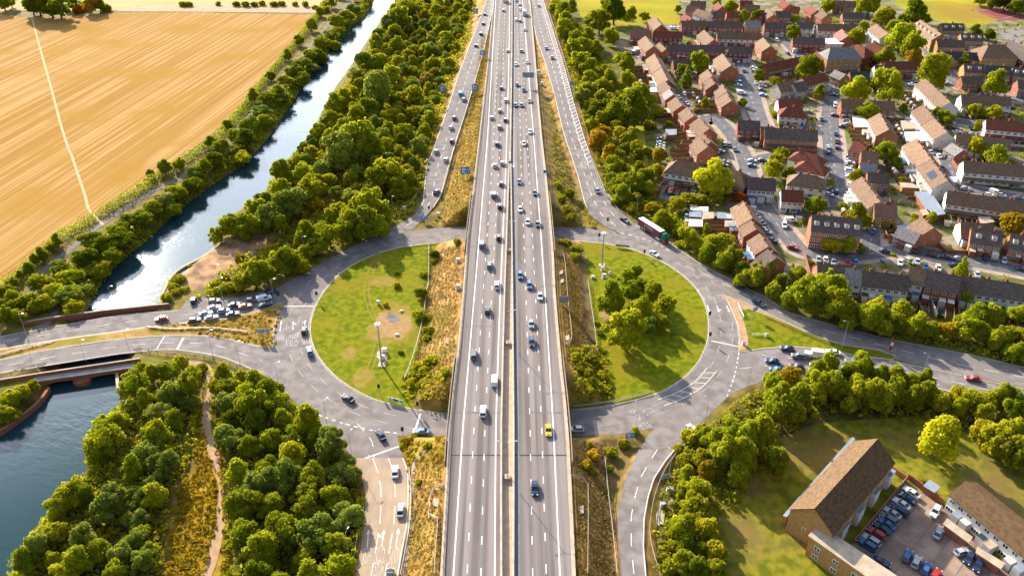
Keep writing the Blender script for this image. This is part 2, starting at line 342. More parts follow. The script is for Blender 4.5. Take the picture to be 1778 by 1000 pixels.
RIVER_N = smooth(flat([(291, 500), (330, 463), (372, 431), (369, 422), (385, 391), (426, 357), (450, 342), (473, 315), (530, 252), (572, 169), (616, 104), (653, 47), (685, 5), (712, -45), (760, -140)], -3), 3)
RIVER_W = smooth(flat([(720, -140), (678, -45), (651, 0), (629, 34), (590, 62), (554, 109), (510, 174), (479, 221), (455, 252), (421, 287), (374, 318), (312, 365), (247, 424.6), (192, 469), (165, 512), (130, 580)], -3), 3)
RIVER_S = flat([(86, 672), (65, 698), (26, 729), (0, 747), (-120, 800), (-420, 860), (-420, 1180), (-60, 1150), (-10, 1060), (19, 1000), (23, 974), (52, 927), (86, 885), (104, 839), (151, 826), (143, 766), (156, 747), (221, 703), (205, 677), (203, 656), (250, 560)], -3)
RIVER = RIVER_N[::-1] + RIVER_S[::-1] + RIVER_W[::-1]

# ------------------------------------------------------------------ the ground
gx = np.r_[[-5000, -2500, -1300, -800], np.arange(-540, 541, 1.6), [800, 1300, 2500, 5000]]
gy = np.r_[[-3000, -900, -200, 20], np.arange(72, 760, 1.6), [820, 950, 1300, 2500, 6000]]
GX, GY = np.meshgrid(gx, gy)
def ground_height(X, Y):
    G = np.zeros(X.shape)
    def emb(xl, xr, z, under):
        d = np.maximum(np.maximum(xl - X, X - xr), 0)
        return np.where(d <= 0, z - under, z - .12 - .52 * d)
    G = np.maximum(G, emb(ML(Y), MR(Y), DZ, 1.45))
    for A, B in ((lfA, lfB), (rfA, rfB), (lnA, lnB), (rnA, rnB)):
        o = np.argsort(A[:, 1]); yl, xl, z = A[o, 1], A[o, 0], A[o, 2]; o2 = np.argsort(B[:, 1])
        xr = np.interp(Y, B[o2, 1], B[o2, 0]); xl2 = np.interp(Y, yl, xl); zz_ = np.interp(Y, yl, z)
        far = A[:, 1].mean() > 250
        ok = (Y > yl[0] - 1) if far else (Y < yl[-1] + 1)
        G = np.maximum(G, np.where(ok, emb(np.minimum(xl2, xr), np.maximum(xl2, xr), zz_, .10), 0))
    ring = np.maximum(sdist(OUT, X, Y), -sdist(INNER, X, Y))       # negative on the carriageway of the roundabout
    G = np.where(ring < 0, 0, np.minimum(G, .75 * np.maximum(ring - .4, 0)))
    rv = sdist(RIVER, X, Y)
    G = np.where(rv < 0, np.maximum(-4.6, -3.1 + rv * .6), np.minimum(G, -3.0 + rv * .75))
    return np.where((X < -700) | (X > 700) | (Y > 800) | (Y < 30), np.where(rv < 0, -4.6, 0), G)
GZ = ground_height(GX, GY)
def gz(x, y):
    i = int(np.clip(np.searchsorted(gx, x) - 1, 0, len(gx) - 2)); j = int(np.clip(np.searchsorted(gy, y) - 1, 0, len(gy) - 2))
    a = min(1, max(0, (x - gx[i]) / (gx[i + 1] - gx[i]))); b = min(1, max(0, (y - gy[j]) / (gy[j + 1] - gy[j])))
    return float((GZ[j, i] * (1 - a) + GZ[j, i + 1] * a) * (1 - b) + (GZ[j + 1, i] * (1 - a) + GZ[j + 1, i + 1] * a) * b)
def PG(u, v, h=0.0):
    z = 0.0
    for _ in range(7):
        p = P(u, v, z + h); z = .4 * z + .6 * gz(p[0], p[1])
    p = P(u, v, z + h); return (p[0], p[1], gz(p[0], p[1]))
# what grows or lies on the ground, by area: colour of the soil cover itself
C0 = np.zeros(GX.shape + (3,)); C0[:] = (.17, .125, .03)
def paint(poly_px, c, w=3.0, amt=1.0, z=0.0):
    s = sdist(flat(poly_px, z), GX, GY); a = (np.clip(.5 - s / (2 * w), 0, 1) * amt)[..., None]; C0[:] = C0 * (1 - a) + np.array(c) * a
def paint_mask(a, c): C0[:] = C0 * (1 - a[..., None]) + np.array(c) * a[..., None]
WOOD = (.085, .070, .026); DRY = (.31, .185, .05); MEADOW = (.33, .215, .018); DIRT = (.34, .205, .12); GREEN = (.15, .155, .014)
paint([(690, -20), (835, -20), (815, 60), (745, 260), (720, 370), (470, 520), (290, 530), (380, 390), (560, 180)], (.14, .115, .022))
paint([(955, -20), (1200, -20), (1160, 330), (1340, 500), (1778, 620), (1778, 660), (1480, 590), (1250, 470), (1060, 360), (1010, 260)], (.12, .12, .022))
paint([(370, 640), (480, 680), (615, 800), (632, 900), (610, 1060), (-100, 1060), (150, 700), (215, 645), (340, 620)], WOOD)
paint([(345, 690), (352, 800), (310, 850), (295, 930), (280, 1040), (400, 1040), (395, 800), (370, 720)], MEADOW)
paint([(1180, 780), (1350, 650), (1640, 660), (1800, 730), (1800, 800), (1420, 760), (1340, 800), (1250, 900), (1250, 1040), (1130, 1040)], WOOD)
paint([(300, 490), (340, 440), (400, 405), (470, 395), (500, 405), (440, 440), (385, 480), (330, 510), (290, 520)], DIRT, 2.5)
paint([(545, 330), (600, 330), (640, 365), (590, 395), (550, 390)], (.30, .20, .05), 4)
emb_m = np.clip((GZ - .35) / .6, 0, 1); paint_mask(emb_m, DRY)
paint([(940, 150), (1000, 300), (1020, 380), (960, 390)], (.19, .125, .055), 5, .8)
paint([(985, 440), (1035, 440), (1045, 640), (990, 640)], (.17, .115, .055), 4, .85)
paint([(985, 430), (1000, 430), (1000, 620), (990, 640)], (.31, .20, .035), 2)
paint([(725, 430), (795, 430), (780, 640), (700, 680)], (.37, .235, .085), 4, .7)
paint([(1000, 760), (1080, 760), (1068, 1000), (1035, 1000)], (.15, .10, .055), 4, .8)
paint([(705, 770), (775, 770), (765, 1030), (700, 1030)], (.34, .22, .05), 3, .7)
paint([(400, 556), (490, 530), (474, 606), (410, 590), (330, 575)], (.31, .18, .03), 2, .8)
rng_n = np.random.default_rng(3)
me = bpy.data.meshes.new("ground"); ny, nx = GX.shape
me.vertices.add(nx * ny); me.vertices.foreach_set('co', np.stack([GX, GY, GZ], -1).reshape(-1).astype(np.float32))
idx = (np.arange(ny - 1)[:, None] * nx + np.arange(nx - 1)[None]).reshape(-1); quads = np.stack([idx, idx + 1, idx + nx + 1, idx + nx], 1)
me.loops.add(quads.size); me.loops.foreach_set('vertex_index', quads.reshape(-1).astype(np.int32))
me.polygons.add(len(quads)); me.polygons.foreach_set('loop_start', (np.arange(len(quads)) * 4).astype(np.int32)); me.update(calc_edges=True)
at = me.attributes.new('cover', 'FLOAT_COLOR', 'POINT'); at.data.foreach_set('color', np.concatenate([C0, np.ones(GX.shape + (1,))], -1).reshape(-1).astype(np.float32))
me.polygons.foreach_set('use_smooth', [True] * len(quads))
def ground_material():
    m = mat('ground_cover', (.42, .44, .38), (1.45, 1.35, 1.3), .22, .95, detail=10, lo=.34, hi=.66); nt = m.node_tree; N = nt.nodes; L = nt.links; b = N['Principled BSDF']
    src = b.inputs['Base Color'].links[0].from_socket
    a = N.new('ShaderNodeAttribute'); a.attribute_name = 'cover'
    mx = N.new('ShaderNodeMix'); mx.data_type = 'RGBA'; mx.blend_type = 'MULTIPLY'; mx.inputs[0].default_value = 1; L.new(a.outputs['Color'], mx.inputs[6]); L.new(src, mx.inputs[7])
    g = N.new('ShaderNodeNewGeometry'); n2 = N.new('ShaderNodeTexNoise'); n2.inputs['Scale'].default_value = .06; n2.inputs['Detail'].default_value = 6; L.new(g.outputs['Position'], n2.inputs['Vector'])
    r2 = N.new('ShaderNodeMapRange'); r2.inputs[1].default_value = .5; r2.inputs[2].default_value = .66; r2.inputs[4].default_value = .65; L.new(n2.outputs['Fac'], r2.inputs[0])
    m2 = N.new('ShaderNodeMix'); m2.data_type = 'RGBA'; L.new(r2.outputs[0], m2.inputs[0]); L.new(mx.outputs[2], m2.inputs[6]); m2.inputs[7].default_value = (.15, .145, .012, 1)
    L.new(m2.outputs[2], b.inputs['Base Color'])
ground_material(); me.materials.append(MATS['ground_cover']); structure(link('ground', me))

def S(name, pts, z, m): return structure(sheet(name, pts, z, m))
water = S('river_water', [(p[0], p[1]) for p in RIVER], -3.0, 'water')
mb = MB()  # the water reaches past the bank line so that no gap shows
FIELD = flat([(-160, 590), (-60, 530), (5, 493), (60, 443), (110, 402), (165, 371), (240, 326), (330, 263), (400, 206), (450, 147), (500, 86), (540, 38), (563, 27), (420, 24), (300, 22), (210, 23), (110, 30), (40, 31), (0, 25), (-160, 20), (-900, 60), (-900, 560)])
S('wheat_field', FIELD, .03, 'wheat')
S('far_field', flat([(190, 18), (300, 19), (560, 22), (575, 10), (640, -60), (640, -140), (-500, -140), (-300, 10), (0, 19)]), .02, 'pale_field')
S('stubble_strip', flat([(200, 20), (300, 20.5), (558, 23), (540, 14), (400, 9), (240, 9)]), .05, 'stubble_strip')
def strip_obj(name, px, w, m, dz, z=0.0, sm=5, cover=False):
    pts = resample(smooth([PG(u, v) if cover else P(u, v, z) for u, v in px], sm), 2.0)
    if cover: pts[:, 2] = [gz(a, b) for a, b, _ in pts]
    mb = MB(); strip_mb(mb, pts, w, m, dz); return structure(mb.build(name)), pts
strip_obj('field_footpath', zl('a1', (210, 110), (250, 260), (300, 440), (350, 620), (405, 830), (460, 1000)) + zl('b1', (480, 120), (530, 270), (570, 390), (590, 470), (640, 530), (690, 580)), 1.1, 'worn_path', .07)
_, TOW = strip_obj('tow_path', [(20, 600), (95, 545)] + zl('b1', (215, 1010), (250, 930), (320, 855), (450, 760), (600, 630), (690, 570), (850, 460), (1000, 370), (1130, 300), (1270, 230), (1440, 100), (1480, 45)) + [(430, 205), (470, 160), (520, 105), (560, 55), (600, 10), (630, -30)], 2.5, 'tow_path', .06, cover=True)
strip_obj('dirt_path', zl('c1', (1260, 535), (1340, 545), (1395, 600), (1420, 680), (1400, 780), (1375, 870), (1380, 1000)) + zl('d1', (1390, 80), (1450, 230), (1495, 380), (1490, 520), (1460, 700), (1420, 880), (1370, 1020)), 2.6, 'dirt_path', .10, cover=True)

# ------------------------------------------------------------------ roads
S('roundabout_road', OUT, .03, 'asphalt')
S('bridge_road', BR_U, .036, 'asphalt'); S('bridge_exit_road', BR_L, .042, 'asphalt')
S('town_road', RT_U, .036, 'asphalt'); S('town_exit_road', RT_L, .042, 'asphalt')
def road_ribbon(name, A, B, m, dz=.03):
    mb = MB(); ribbon_mb(mb, A, B, m, dz); return structure(mb.build(name))
road_ribbon('entry_slip_road', lfA, lfB, 'asphalt'); road_ribbon('exit_slip_road', rfA, rfB, 'asphalt')
road_ribbon('buff_slip_road', lnA, lnB, 'buff_surfacing', .045); road_ribbon('narrow_slip_road', rnA, rnB, 'asphalt', .045)
def outset(poly, d):
    A = np.array([p[:2] for p in poly]); n = len(A); t = np.roll(A, -1, 0) - np.roll(A, 1, 0); t /= np.linalg.norm(t, axis=1)[:, None] + 1e-9
    area = np.sum(A[:, 0] * np.roll(A[:, 1], -1) - A[:, 1] * np.roll(A[:, 0], -1)); s = 1 if area > 0 else -1
    return [(a[0] + s * u[1] * d, a[1] - s * u[0] * d) for a, u in zip(A, t)]
def island(name, poly, m, kerb=True):
    if kerb:
        mb = MB(); o = outset(poly, .45); n = len(o); vs = [(p[0], p[1], .14) for p in o] + [(p[0], p[1], .14) for p in poly] + [(p[0], p[1], 0) for p in o]
        fs = []
        for i in range(n):
            j = (i + 1) % n; fs += [(i, j, n + j, n + i), (2 * n + i, 2 * n + j, j, i)]
        mb.add(vs, fs, 'kerb_stone'); structure(mb.build(name.replace('lawn', 'kerb').replace('verge', 'verge_kerb')))
    return S(name, poly, .125, m)
island('roundabout_lawn', [tuple(map(float, p[:2])) for p in inL], 'lawn'); island('roundabout_lawn', [tuple(map(float, p[:2])) for p in inR], 'lawn')
island('splitter_verge', flat([(1259, 511), (1271, 538), (1281, 560), (1285, 586), (1283, 611), (1330, 604), (1380, 601.5), (1432, 606.5), (1484, 616.5), (1549, 624), (1554, 619), (1525.6, 608), (1473.6, 601.5), (1427, 588.5), (1380, 568), (1328, 543.5), (1290, 525)]), 'lawn')
island('bridge_verge', flat([(-150, 641), (0, 608), (104, 591), (208, 577), (260, 569), (338, 560), (390, 555), (450, 541), (493, 525), (481, 545), (474, 575), (472, 605), (450, 601), (416, 593), (364, 583), (286, 582), (208, 588), (104, 603), (0, 624), (-150, 654)]), 'dry_grass')

# paint on the roads
def dash_mb(mb, pts, w, mark, gap, dz, m='road_paint', phase=0.0):
    q = resample(pts, .5); d = np.arange(len(q)) * .5 + phase; on = (d % (mark + gap)) < mark; i = 0
    while i < len(q) - 1:
        if on[i]:
            j = i
            while j < len(q) - 1 and on[j]: j += 1
            if j - i >= 1: strip_mb(mb, q[[i, (i + j) // 2, j]] if j - i > 1 else q[[i, j]], w, m, dz)
            i = j + 1
        else: i += 1
YS = np.arange(60, 930, 4.0)
def mline(f, z=DZ): return np.stack([f(YS), YS, np.full(YS.shape, z)], 1)
mid = lambda f, g, k: (lambda y: f(y) * (1 - k) + g(y) * k)
mLi = lambda y: MLM(y) - 1.15; mRi = lambda y: MRM(y) + 1.05
mb = MB()
for f in (MLS, mLi, MRS, mRi): strip_mb(mb, mline(f), .34, 'road_paint', .03)
for f, g in ((MLS, mLi), (MRS, mRi)):
    for k in (1 / 3, 2 / 3): dash_mb(mb, mline(mid(f, g, k)), .24, 2.2, 6.8, .03, phase=3 * k)
structure(mb.build('motorway_markings'))
mb = MB()
for v in (790, 716, 566, 428, 388):
    q = P(889, v, DZ)[1]
    for f, g in ((ML, MLM), (MRM, MR)): strip_mb(mb, np.array([(float(f(q)), q, DZ), (float(g(q)), q, DZ)]), .4, 'dark_metal' if v == 790 else 'tow_path', .025)
structure(mb.build('expansion_joint_road'))
mb = MB(); zr = .075
def pts_px(px, z=0.0, sm=6): return resample(smooth(flat(px, z), sm), 1.0)
iL = resample(inL, 1.5); iR = resample(inR, 1.5)
for ln in (iL, iR):
    strip_mb(mb, offset(ln, .9 if ln is iL else -.0)[2:-2] if False else offset(ln, -.75)[2:-2], .16, 'faded_paint', zr)
    for k, w in ((-4.3, .15), (-8.0, .15)): dash_mb(mb, offset(ln, k)[4:-4], w, 4, 5, zr, 'faded_paint')
for px in ([(-100, 628), (0, 595), (104, 577.5), (208, 561), (312, 548), (390, 537), (450, 523)], [(-100, 660), (0, 637), (104, 618), (208, 602), (286, 595.5), (364, 598), (416, 613), (455, 626)]):
    dash_mb(mb, pts_px(px), .16, 4, 5, zr)
for px in ([(0, 584.7), (104, 565.7), (208, 547.7), (312, 538.7)], [(0, 606), (104, 589), (208, 575), (260, 567), (338, 558), (390, 553)], [(0, 626), (104, 605), (208, 590), (286, 584), (364, 585), (416, 595), (450, 603)], [(0, 647.5), (104, 630.7), (208, 614), (286, 607), (338, 611), (390, 621.6), (450, 646)]):
    strip_mb(mb, pts_px(px), .18, 'road_paint', zr)
for k in (.33, .66): dash_mb(mb, pts_px([(330 + 8, 530 + 20 * k), (390, 519 + 32 * k), (450, 508 + 29 * k)]), .14, 2, 3, zr)
for px in ([(1190, 462), (1257, 493), (1328, 529), (1400, 563), (1480, 586), (1560, 607), (1660, 632), (1778, 655)], [(1284, 598), (1340, 620), (1432, 622), (1540, 640), (1660, 664), (1778, 693)], [(1284, 640), (1350, 634), (1432, 633), (1540, 648), (1660, 675), (1778, 704)]):
    dash_mb(mb, pts_px(px), .18, 4, 4, zr)
for px in ([(1100, 389), (1163, 422), (1187, 438.6), (1218, 459), (1257, 480), (1296, 501), (1328, 516), (1372, 543), (1432, 561), (1473, 571.6), (1549, 590), (1692, 618), (1778, 638)], [(1544, 627), (1620, 641), (1690, 656.5), (1778, 675)], [(1330, 654), (1362, 646), (1450, 642), (1540, 654), (1624, 673.6), (1705, 692), (1778, 713)]):
    strip_mb(mb, pts_px(px), .16, 'road_paint', zr)
# stop lines and give-way dashes at the mouths
def line(a, b, w, m='road_paint', z=zr): strip_mb(mb, np.array([P(*a, 0), P(*b, 0)]), w, m, z)
line((493, 532), (545, 532), .45); line((619, 801), (693, 775), .5); line((1235, 592), (1282, 602), .4); line((718, 757), (730, 718), .55); line((1052, 390), (1078, 383), .4)
for a, b in (((286, 584), (271, 608)), ((318, 586), (306, 608)), ((320, 586), (308, 608))): line(a, b, .3)
dash_mb(mb, pts_px([(540, 716), (590, 733), (640, 746), (689, 752)]), .35, 1.2, 1.2, zr)
dash_mb(mb, pts_px([(1078, 405), (1110, 413), (1140, 424), (1165, 437)]), .3, 1.3, 1.6, zr)
dash_mb(mb, pts_px([(1283, 612), (1276, 650), (1262, 690)]), .3, 1.2, 1.2, zr)
for px in ([(640, 790), (655, 830), (660, 900)], [(620, 735), (645, 765), (650, 795)]): dash_mb(mb, pts_px(px), .18, 4, 3, zr)
# hatching in the shade at the south-east of the island
hA = pts_px([(1138, 690), (1170, 678), (1200, 660), (1222, 636)]); strip_mb(mb, offset(hA, -1.2), .2, 'road_paint', zr); strip_mb(mb, offset(hA, -4.2), .2, 'road_paint', zr)
oa, ob = offset(hA, -1.2), offset(hA, -4.2)
for i in range(2, len(hA) - 3, 3): strip_mb(mb, np.array([oa[i], ob[i + 2 if i + 2 < len(ob) else i]]), .22, 'road_paint', zr)
structure(mb.build('roundabout_markings'))
mb = MB()
for A, B, ks, w in ((lfA, lfB, (.5,), .15), (rfA, rfB, (.34, .67), .15)):
    for k in ks: dash_mb(mb, (A * (1 - k) + B * k)[1:], w + .06, 4, 5, .06)
for A in (lfA, lfB, rfA, rfB): strip_mb(mb, A[6:], .22, 'road_paint', .06)
inner = rfB + (rfA - rfB) / np.linalg.norm((rfA - rfB)[:, :2], axis=1)[:, None] * 2.6; hh = resample(inner[18:], 1.0); h2 = resample(rfB[18:], 1.0)
strip_mb(mb, inner[18:], .2, 'road_paint', .06)
for i in range(0, min(len(hh), len(h2)) - 4, 4): strip_mb(mb, np.array([hh[i], h2[i + 3]]), .4, 'road_paint', .06)
inner = lfB + (lfA - lfB) / np.linalg.norm((lfA - lfB)[:, :2], axis=1)[:, None] * 2.2; hh = resample(inner[52:], 1.0); h2 = resample(lfB[52:], 1.0)
for i in range(0, min(len(hh), len(h2)) - 4, 4): strip_mb(mb, np.array([hh[i], h2[i + 3]]), .4, 'road_paint', .06)
for k in (.36, .68): dash_mb(mb, lnA * (1 - k) + lnB * k, .22, 6, 3, .075)
strip_mb(mb, lnB + (lnA - lnB) * .03, .2, 'road_paint', .075); dash_mb(mb, rnA * .5 + rnB * .5, .2, 4, 4, .075)
strip_mb(mb, rnB + (rnA - rnB) * .04, .2, 'road_paint', .075)
structure(mb.build('slip_road_markings'))

# lettering and arrows painted on the roads
def lettering(name, rows):
    mb = MB()
    for word, c, d, wd_, ht in rows:                                # centre px, heading px (far end), width m, length m
        o = Vector(PG(*c)); h = (Vector(PG(*d)) - o); h.z = 0; h.normalize(); r = Vector((h.y, -h.x, 0))
        cu = bpy.data.curves.new('lettering', 'FONT'); cu.body = word; cu.align_x = 'CENTER'; cu.align_y = 'CENTER'; cu.resolution_u = 2; cu.offset = -.012
        ob = bpy.data.objects.new('lettering', cu); COL.objects.link(ob); dg = bpy.context.evaluated_depsgraph_get(); m_ = bpy.data.meshes.new_from_object(ob.evaluated_get(dg))
        xs = [v.co.x for v in m_.vertices]; ys = [v.co.y for v in m_.vertices]; sx = wd_ / (max(xs) - min(xs)); sy = ht / (max(ys) - min(ys))
        vs = []
        for v in m_.vertices:
            q = o + r * (v.co.x * sx) + h * (v.co.y * sy); vs.append((q.x, q.y, gz(q.x, q.y) + .19 if o.z > .05 else .085))
        mb.add(vs, [tuple(p.vertices) for p in m_.polygons], 'faded_paint'); bpy.data.objects.remove(ob); bpy.data.meshes.remove(m_); bpy.data.curves.remove(cu)
    return structure(mb.build(name))
lettering('road_lettering', [
    ('M4W', (485.5, 589), (487, 570), 3.0, 3.6), ('M4W', (508.5, 586), (510, 570), 2.6, 3.2), ('SLO', (510, 597), (511, 580), 2.5, 3.2), ('M4', (522, 582), (523, 570), 1.6, 3.2), ('SLO', (531, 593), (529, 575), 2.6, 3.2),
    ('W', (628, 967.5), (632, 940), 1.0, 5.2), ('SDR', (637.5, 967.5), (641, 940), 2.3, 5.2), ('SLO', (659.5, 967), (663, 940), 2.2, 5.2), ('SLO', (683.5, 966.5), (687, 940), 2.2, 5.2), ('W', (648.5, 990), (652, 960), 1.0, 5.2), ('SDR', (659, 990), (663, 960), 2.2, 5.2),
    ('M4', (1209, 504), (1222, 530), 2.0, 2.4), ('SLO', (1222, 503), (1235, 528), 2.2, 2.4), ('M4E', (1218, 518), (1230, 540), 2.2, 2.4), ('M4E', (1235, 516.5), (1246, 540), 2.2, 2.4), ('SLO', (1250, 515), (1259, 540), 2.2, 2.4),
    ('SLO', (1127, 714), (1105, 726), 2.4, 3.2), ('M4W', (1109, 724), (1085, 737), 2.6, 3.2), ('SLO', (1121, 739), (1096, 750), 2.4, 3.2), ('M4W', (1100, 714), (1080, 724), 2.0, 2.6),
    ('SLO', (1003, 290), (1008, 310), 2.4, 3.4), ('M4E', (1013, 290), (1018, 310), 2.4, 3.4), ('SLO', (1026, 291), (1031, 310), 2.4, 3.4), ('SLO', (1013, 284), (1017, 300), 2.6, 3.2), ('SLO', (1016, 337), (1022, 350), 2.4, 3.2), ('M4E', (1028, 337), (1034, 350), 2.4, 3.2), ('SLO', (1026, 331), (1032, 343), 2.4, 3.0)])
def arrow_mb(mb, tail, tip, side=None, dz=.085):
    a, b = Vector(PG(*tail)), Vector(PG(*tip)); d = b - a; Ln = d.length; d.normalize(); r = Vector((d.y, -d.x, 0)); z0 = Vector((0, 0, .19 if a.z > .05 else dz))
    def poly(pts): mb.add([a + d * (y * Ln) + r * x + z0 for x, y in pts], [tuple(range(len(pts)))[::-1]], 'road_paint')
    poly([(-.13, 0), (-.13, .72), (.13, .72), (.13, 0)][::1]); poly([(-.5, .70), (0, 1), (.5, .70)])
    if side: s = side; poly([(0.13 * s, .55), (.75 * s, .66), (.75 * s, .60), (.13 * s, .47)]); poly([(.7 * s, .53), (1.15 * s, .64), (.7 * s, .74)])
mb = MB()
arrow_mb(mb, (486, 576), (488.5, 557)); arrow_mb(mb, (508.5, 573), (509.5, 557.5), 1); arrow_mb(mb, (529, 566), (530, 556), -1)
arrow_mb(mb, (637.7, 950), (640.2, 919)); arrow_mb(mb, (663, 950), (667, 920), -1); arrow_mb(mb, (687.7, 950), (692.4, 917))
arrow_mb(mb, (1228.5, 530), (1231.5, 542), 1); arrow_mb(mb, (1244.5, 531), (1248.5, 542.5), -1); arrow_mb(mb, (1261.5, 531), (1266.5, 542.5))
structure(mb.build('road_arrows'))

# ------------------------------------------------------------------ the motorway on its embankment and bridges
def seg(f, g, y0, y1, z=DZ, step=4.0):
    y = np.arange(y0, y1 + .1, step); return np.stack([f(y), y, np.full(y.shape, z)], 1), np.stack([g(y), y, np.full(y.shape, z)], 1)
A, B = seg(ML, MLM, 60, 930); road_ribbon('motorway_outbound', A, B, 'motorway_asphalt', 0)
A, B = seg(MRM, MR, 60, 930); road_ribbon('motorway_inbound', A, B, 'motorway_asphalt', 0)
yB0, yB1 = P(889, 772, 0)[1], P(889, 700, 0)[1]; yT0, yT1 = P(889, 432, 0)[1], P(889, 384, 0)[1]
for a, b in ((yB0, yB1), (yT0, yT1)):
    bridge = empty('motorway_bridge', (0, (a + b) / 2, 0)); tag(bridge, 'concrete motorway bridge over the near side of the roundabout' if a < 200 else 'concrete motorway bridge over the far side of the roundabout', 'bridge', 'motorway bridges')
    for f, g in ((ML, MLM), (MRM, MR)):
        y = np.linspace(a - 2, b + 2, 8); mbx = MB(); n = 8
        vs = [(float(f(q)) , q - (a + b) / 2, DZ - .04) for q in y] + [(float(g(q)), q - (a + b) / 2, DZ - .04) for q in y] + [(float(f(q)), q - (a + b) / 2, DZ - 1.3) for q in y] + [(float(g(q)), q - (a + b) / 2, DZ - 1.3) for q in y]
        fs = []
        for i in range(n - 1): fs += [(2 * n + i, 2 * n + i + 1, i + 1, i), (3 * n + i + 1, 3 * n + i, n + i, n + i + 1), (2 * n + i, 3 * n + i, 3 * n + i + 1, 2 * n + i + 1)]
        mbx.add(vs, fs, 'concrete'); mbx.build('deck', bridge)
    for q in (a - 1.5, b + 1.5):
        mbx = MB(); x0, x1 = float(ML(q)), float(MR(q)); mbx.box(((x0 + x1) / 2, q - (a + b) / 2, (DZ - 1.35) / 2), (x1 - x0 - .3, 1.2, DZ - 1.4), 'concrete'); mbx.build('abutment', bridge)
    for k in (.33, .66):
        for j in range(5):
            xx = float(ML(a)) + (float(MR(a)) - float(ML(a))) * (j + .5) / 5; mbx = MB(); mbx.tube((xx, (a + (b - a) * k) - (a + b) / 2, 0), (xx, (a + (b - a) * k) - (a + b) / 2, DZ - 1.3), .55, .55, 'concrete', 10); mbx.build('pier', bridge)
# edge strips and central reserve
mb = MB()
for f, s in ((ML, 1), (MR, -1)):
    l = mline(f); wall_mb(mb, offset(l, -s * .45), .9, .10, 'concrete', base=-.5)
structure(mb.build('motorway_edge_kerb'))
yv = lambda v: P(889, v, DZ)[1]
mb = MB(); y = np.arange(60, yv(292), 3.0)
A = np.stack([MLM(y) + .3, y, np.full(y.shape, DZ - .55)], 1); B = np.stack([MRM(y) - .3, y, np.full(y.shape, DZ - .55)], 1); ribbon_mb(mb, A, B, 'concrete'); structure(mb.build('central_reserve_path'))
def barrier(name, pts, w, h, m, label, top=None, cat='barrier', group=None):
    mb = MB(); wall_mb(mb, pts, w, h, m, top, base=-.6); return tag(mb.build(name), label, cat, group)
y1 = np.arange(60, yv(284), 3.0); L1 = np.stack([MLM(y1) + .28, y1, np.full(y1.shape, DZ)], 1); R1 = np.stack([MRM(y1) - .28, y1, np.full(y1.shape, DZ)], 1)
barrier('central_barrier', L1, .5, 1.0, 'pale_concrete', 'pale concrete parapet on the outbound side of the tan central reserve'); barrier('central_barrier', R1, .5, 1.15, 'pale_concrete', 'pale concrete parapet on the inbound side of the tan central reserve')
y2 = np.arange(yv(284), 930, 3.0); M1 = np.stack([(MLM(y2) + MRM(y2)) / 2, y2, np.full(y2.shape, DZ)], 1)
barrier('central_barrier', M1, .8, 1.1, 'pale_concrete', 'single concrete barrier between the two carriageways beyond the fork of the central reserve')

def fence(name, pts, h, label, m='galvanised', step=3.2, rails=2, t=.12, cat='fence', group=None, solid=False):
    q = resample(pts, step); mb = MB()
    for p in q: mb.box((p[0], p[1], p[2] + h / 2), (t, t, h), m)
    for k in range(rails):
        hh = h * (1 - .42 * k) - .1; r = q.copy(); r[:, 2] += hh; wall_mb(mb, r, .08, .16, m)
    if solid: wall_mb(mb, q, .06, h - .1, m)
    return tag(mb.build(name), label, cat, group)
def along(f, off, y0, y1, z=None, step=3.0):
    y = np.arange(y0, y1, step); x = f(y) + off; return np.stack([x, y, np.full(y.shape, DZ) if z is None else np.array([gz(a, b) for a, b in zip(x, y)])], 1)
fence('safety_barrier', along(ML, .25, 60, 640), .9, 'pale metal safety barrier along the outer edge of the outbound carriageway', cat='barrier')
fence('safety_barrier', along(MR, -.25, 60, 640), .9, 'pale metal safety barrier along the outer edge of the inbound carriageway', cat='barrier')
for (a, b, f, s, lab) in ((yB0, yB1, ML, .9, 'slatted bridge parapet over the near underpass, outbound side'), (yB0, yB1, MR, -.9, 'slatted bridge parapet over the near underpass, inbound side'), (yT0, yT1, ML, .9, 'slatted bridge parapet over the far underpass, outbound side'), (yT0, yT1, MR, -.9, 'slatted bridge parapet over the far underpass, inbound side')):
    l = along(f, s * -.5, a - 14, b + 14); mb = MB(); wall_mb(mb, l, .25, .35, 'concrete', base=-1.2)
    for p in resample(l, .9): mb.box((p[0], p[1], p[2] + .75), (.16, .3, .9), 'timber')
    wall_mb(mb, l + np.array([0, 0, 1.05]), .2, .15, 'concrete'); tag(mb.build('bridge_parapet'), lab, 'parapet')
def gline(px, step=2.5):
    q = resample(smooth([PG(u, v) for u, v in px], 4), step); q[:, 2] = [gz(a, b) for a, b, _ in q]; return q
fence('boundary_fence', gline(zl('b2', (1135, 710), (1130, 1000)) + zl('c2', (1125, 20), (1100, 220), (1060, 400), (1010, 560), (970, 660))), 1.3, 'pale post and rail fence between the dry bank and the open roundabout lawn')
fence('boundary_fence', gline(zl('c3', (540, 0), (560, 150), (580, 280), (605, 480))), 1.3, 'pale fence at the foot of the brown bank beside the trees on the roundabout')
fence('boundary_fence', gline(zl('b3', (340, 770), (380, 790), (400, 990)) + zl('c3', (410, 150), (430, 330), (432, 405), (390, 425))), 1.2, 'pale fence round the dry grass ledge along the motorway above the roundabout trees')
fence('boundary_fence', gline([(770, 845), (750, 850), (744, 905)]), 1.2, 'short pale railing beside the concrete hatch on the dry bank'); fence('boundary_fence', gline([(747, 898), (760, 898), (757, 950), (754, 1000)]), 1.2, 'pale railing running down the dry bank beside the motorway')
fence('safety_barrier', gline([(1190, 772), (1165, 800), (1148, 830), (1135, 868), (1128, 910), (1130, 945), (1146, 1000)]), .8, 'pale guard rail curving round the outside of the narrow shaded slip road', cat='barrier')
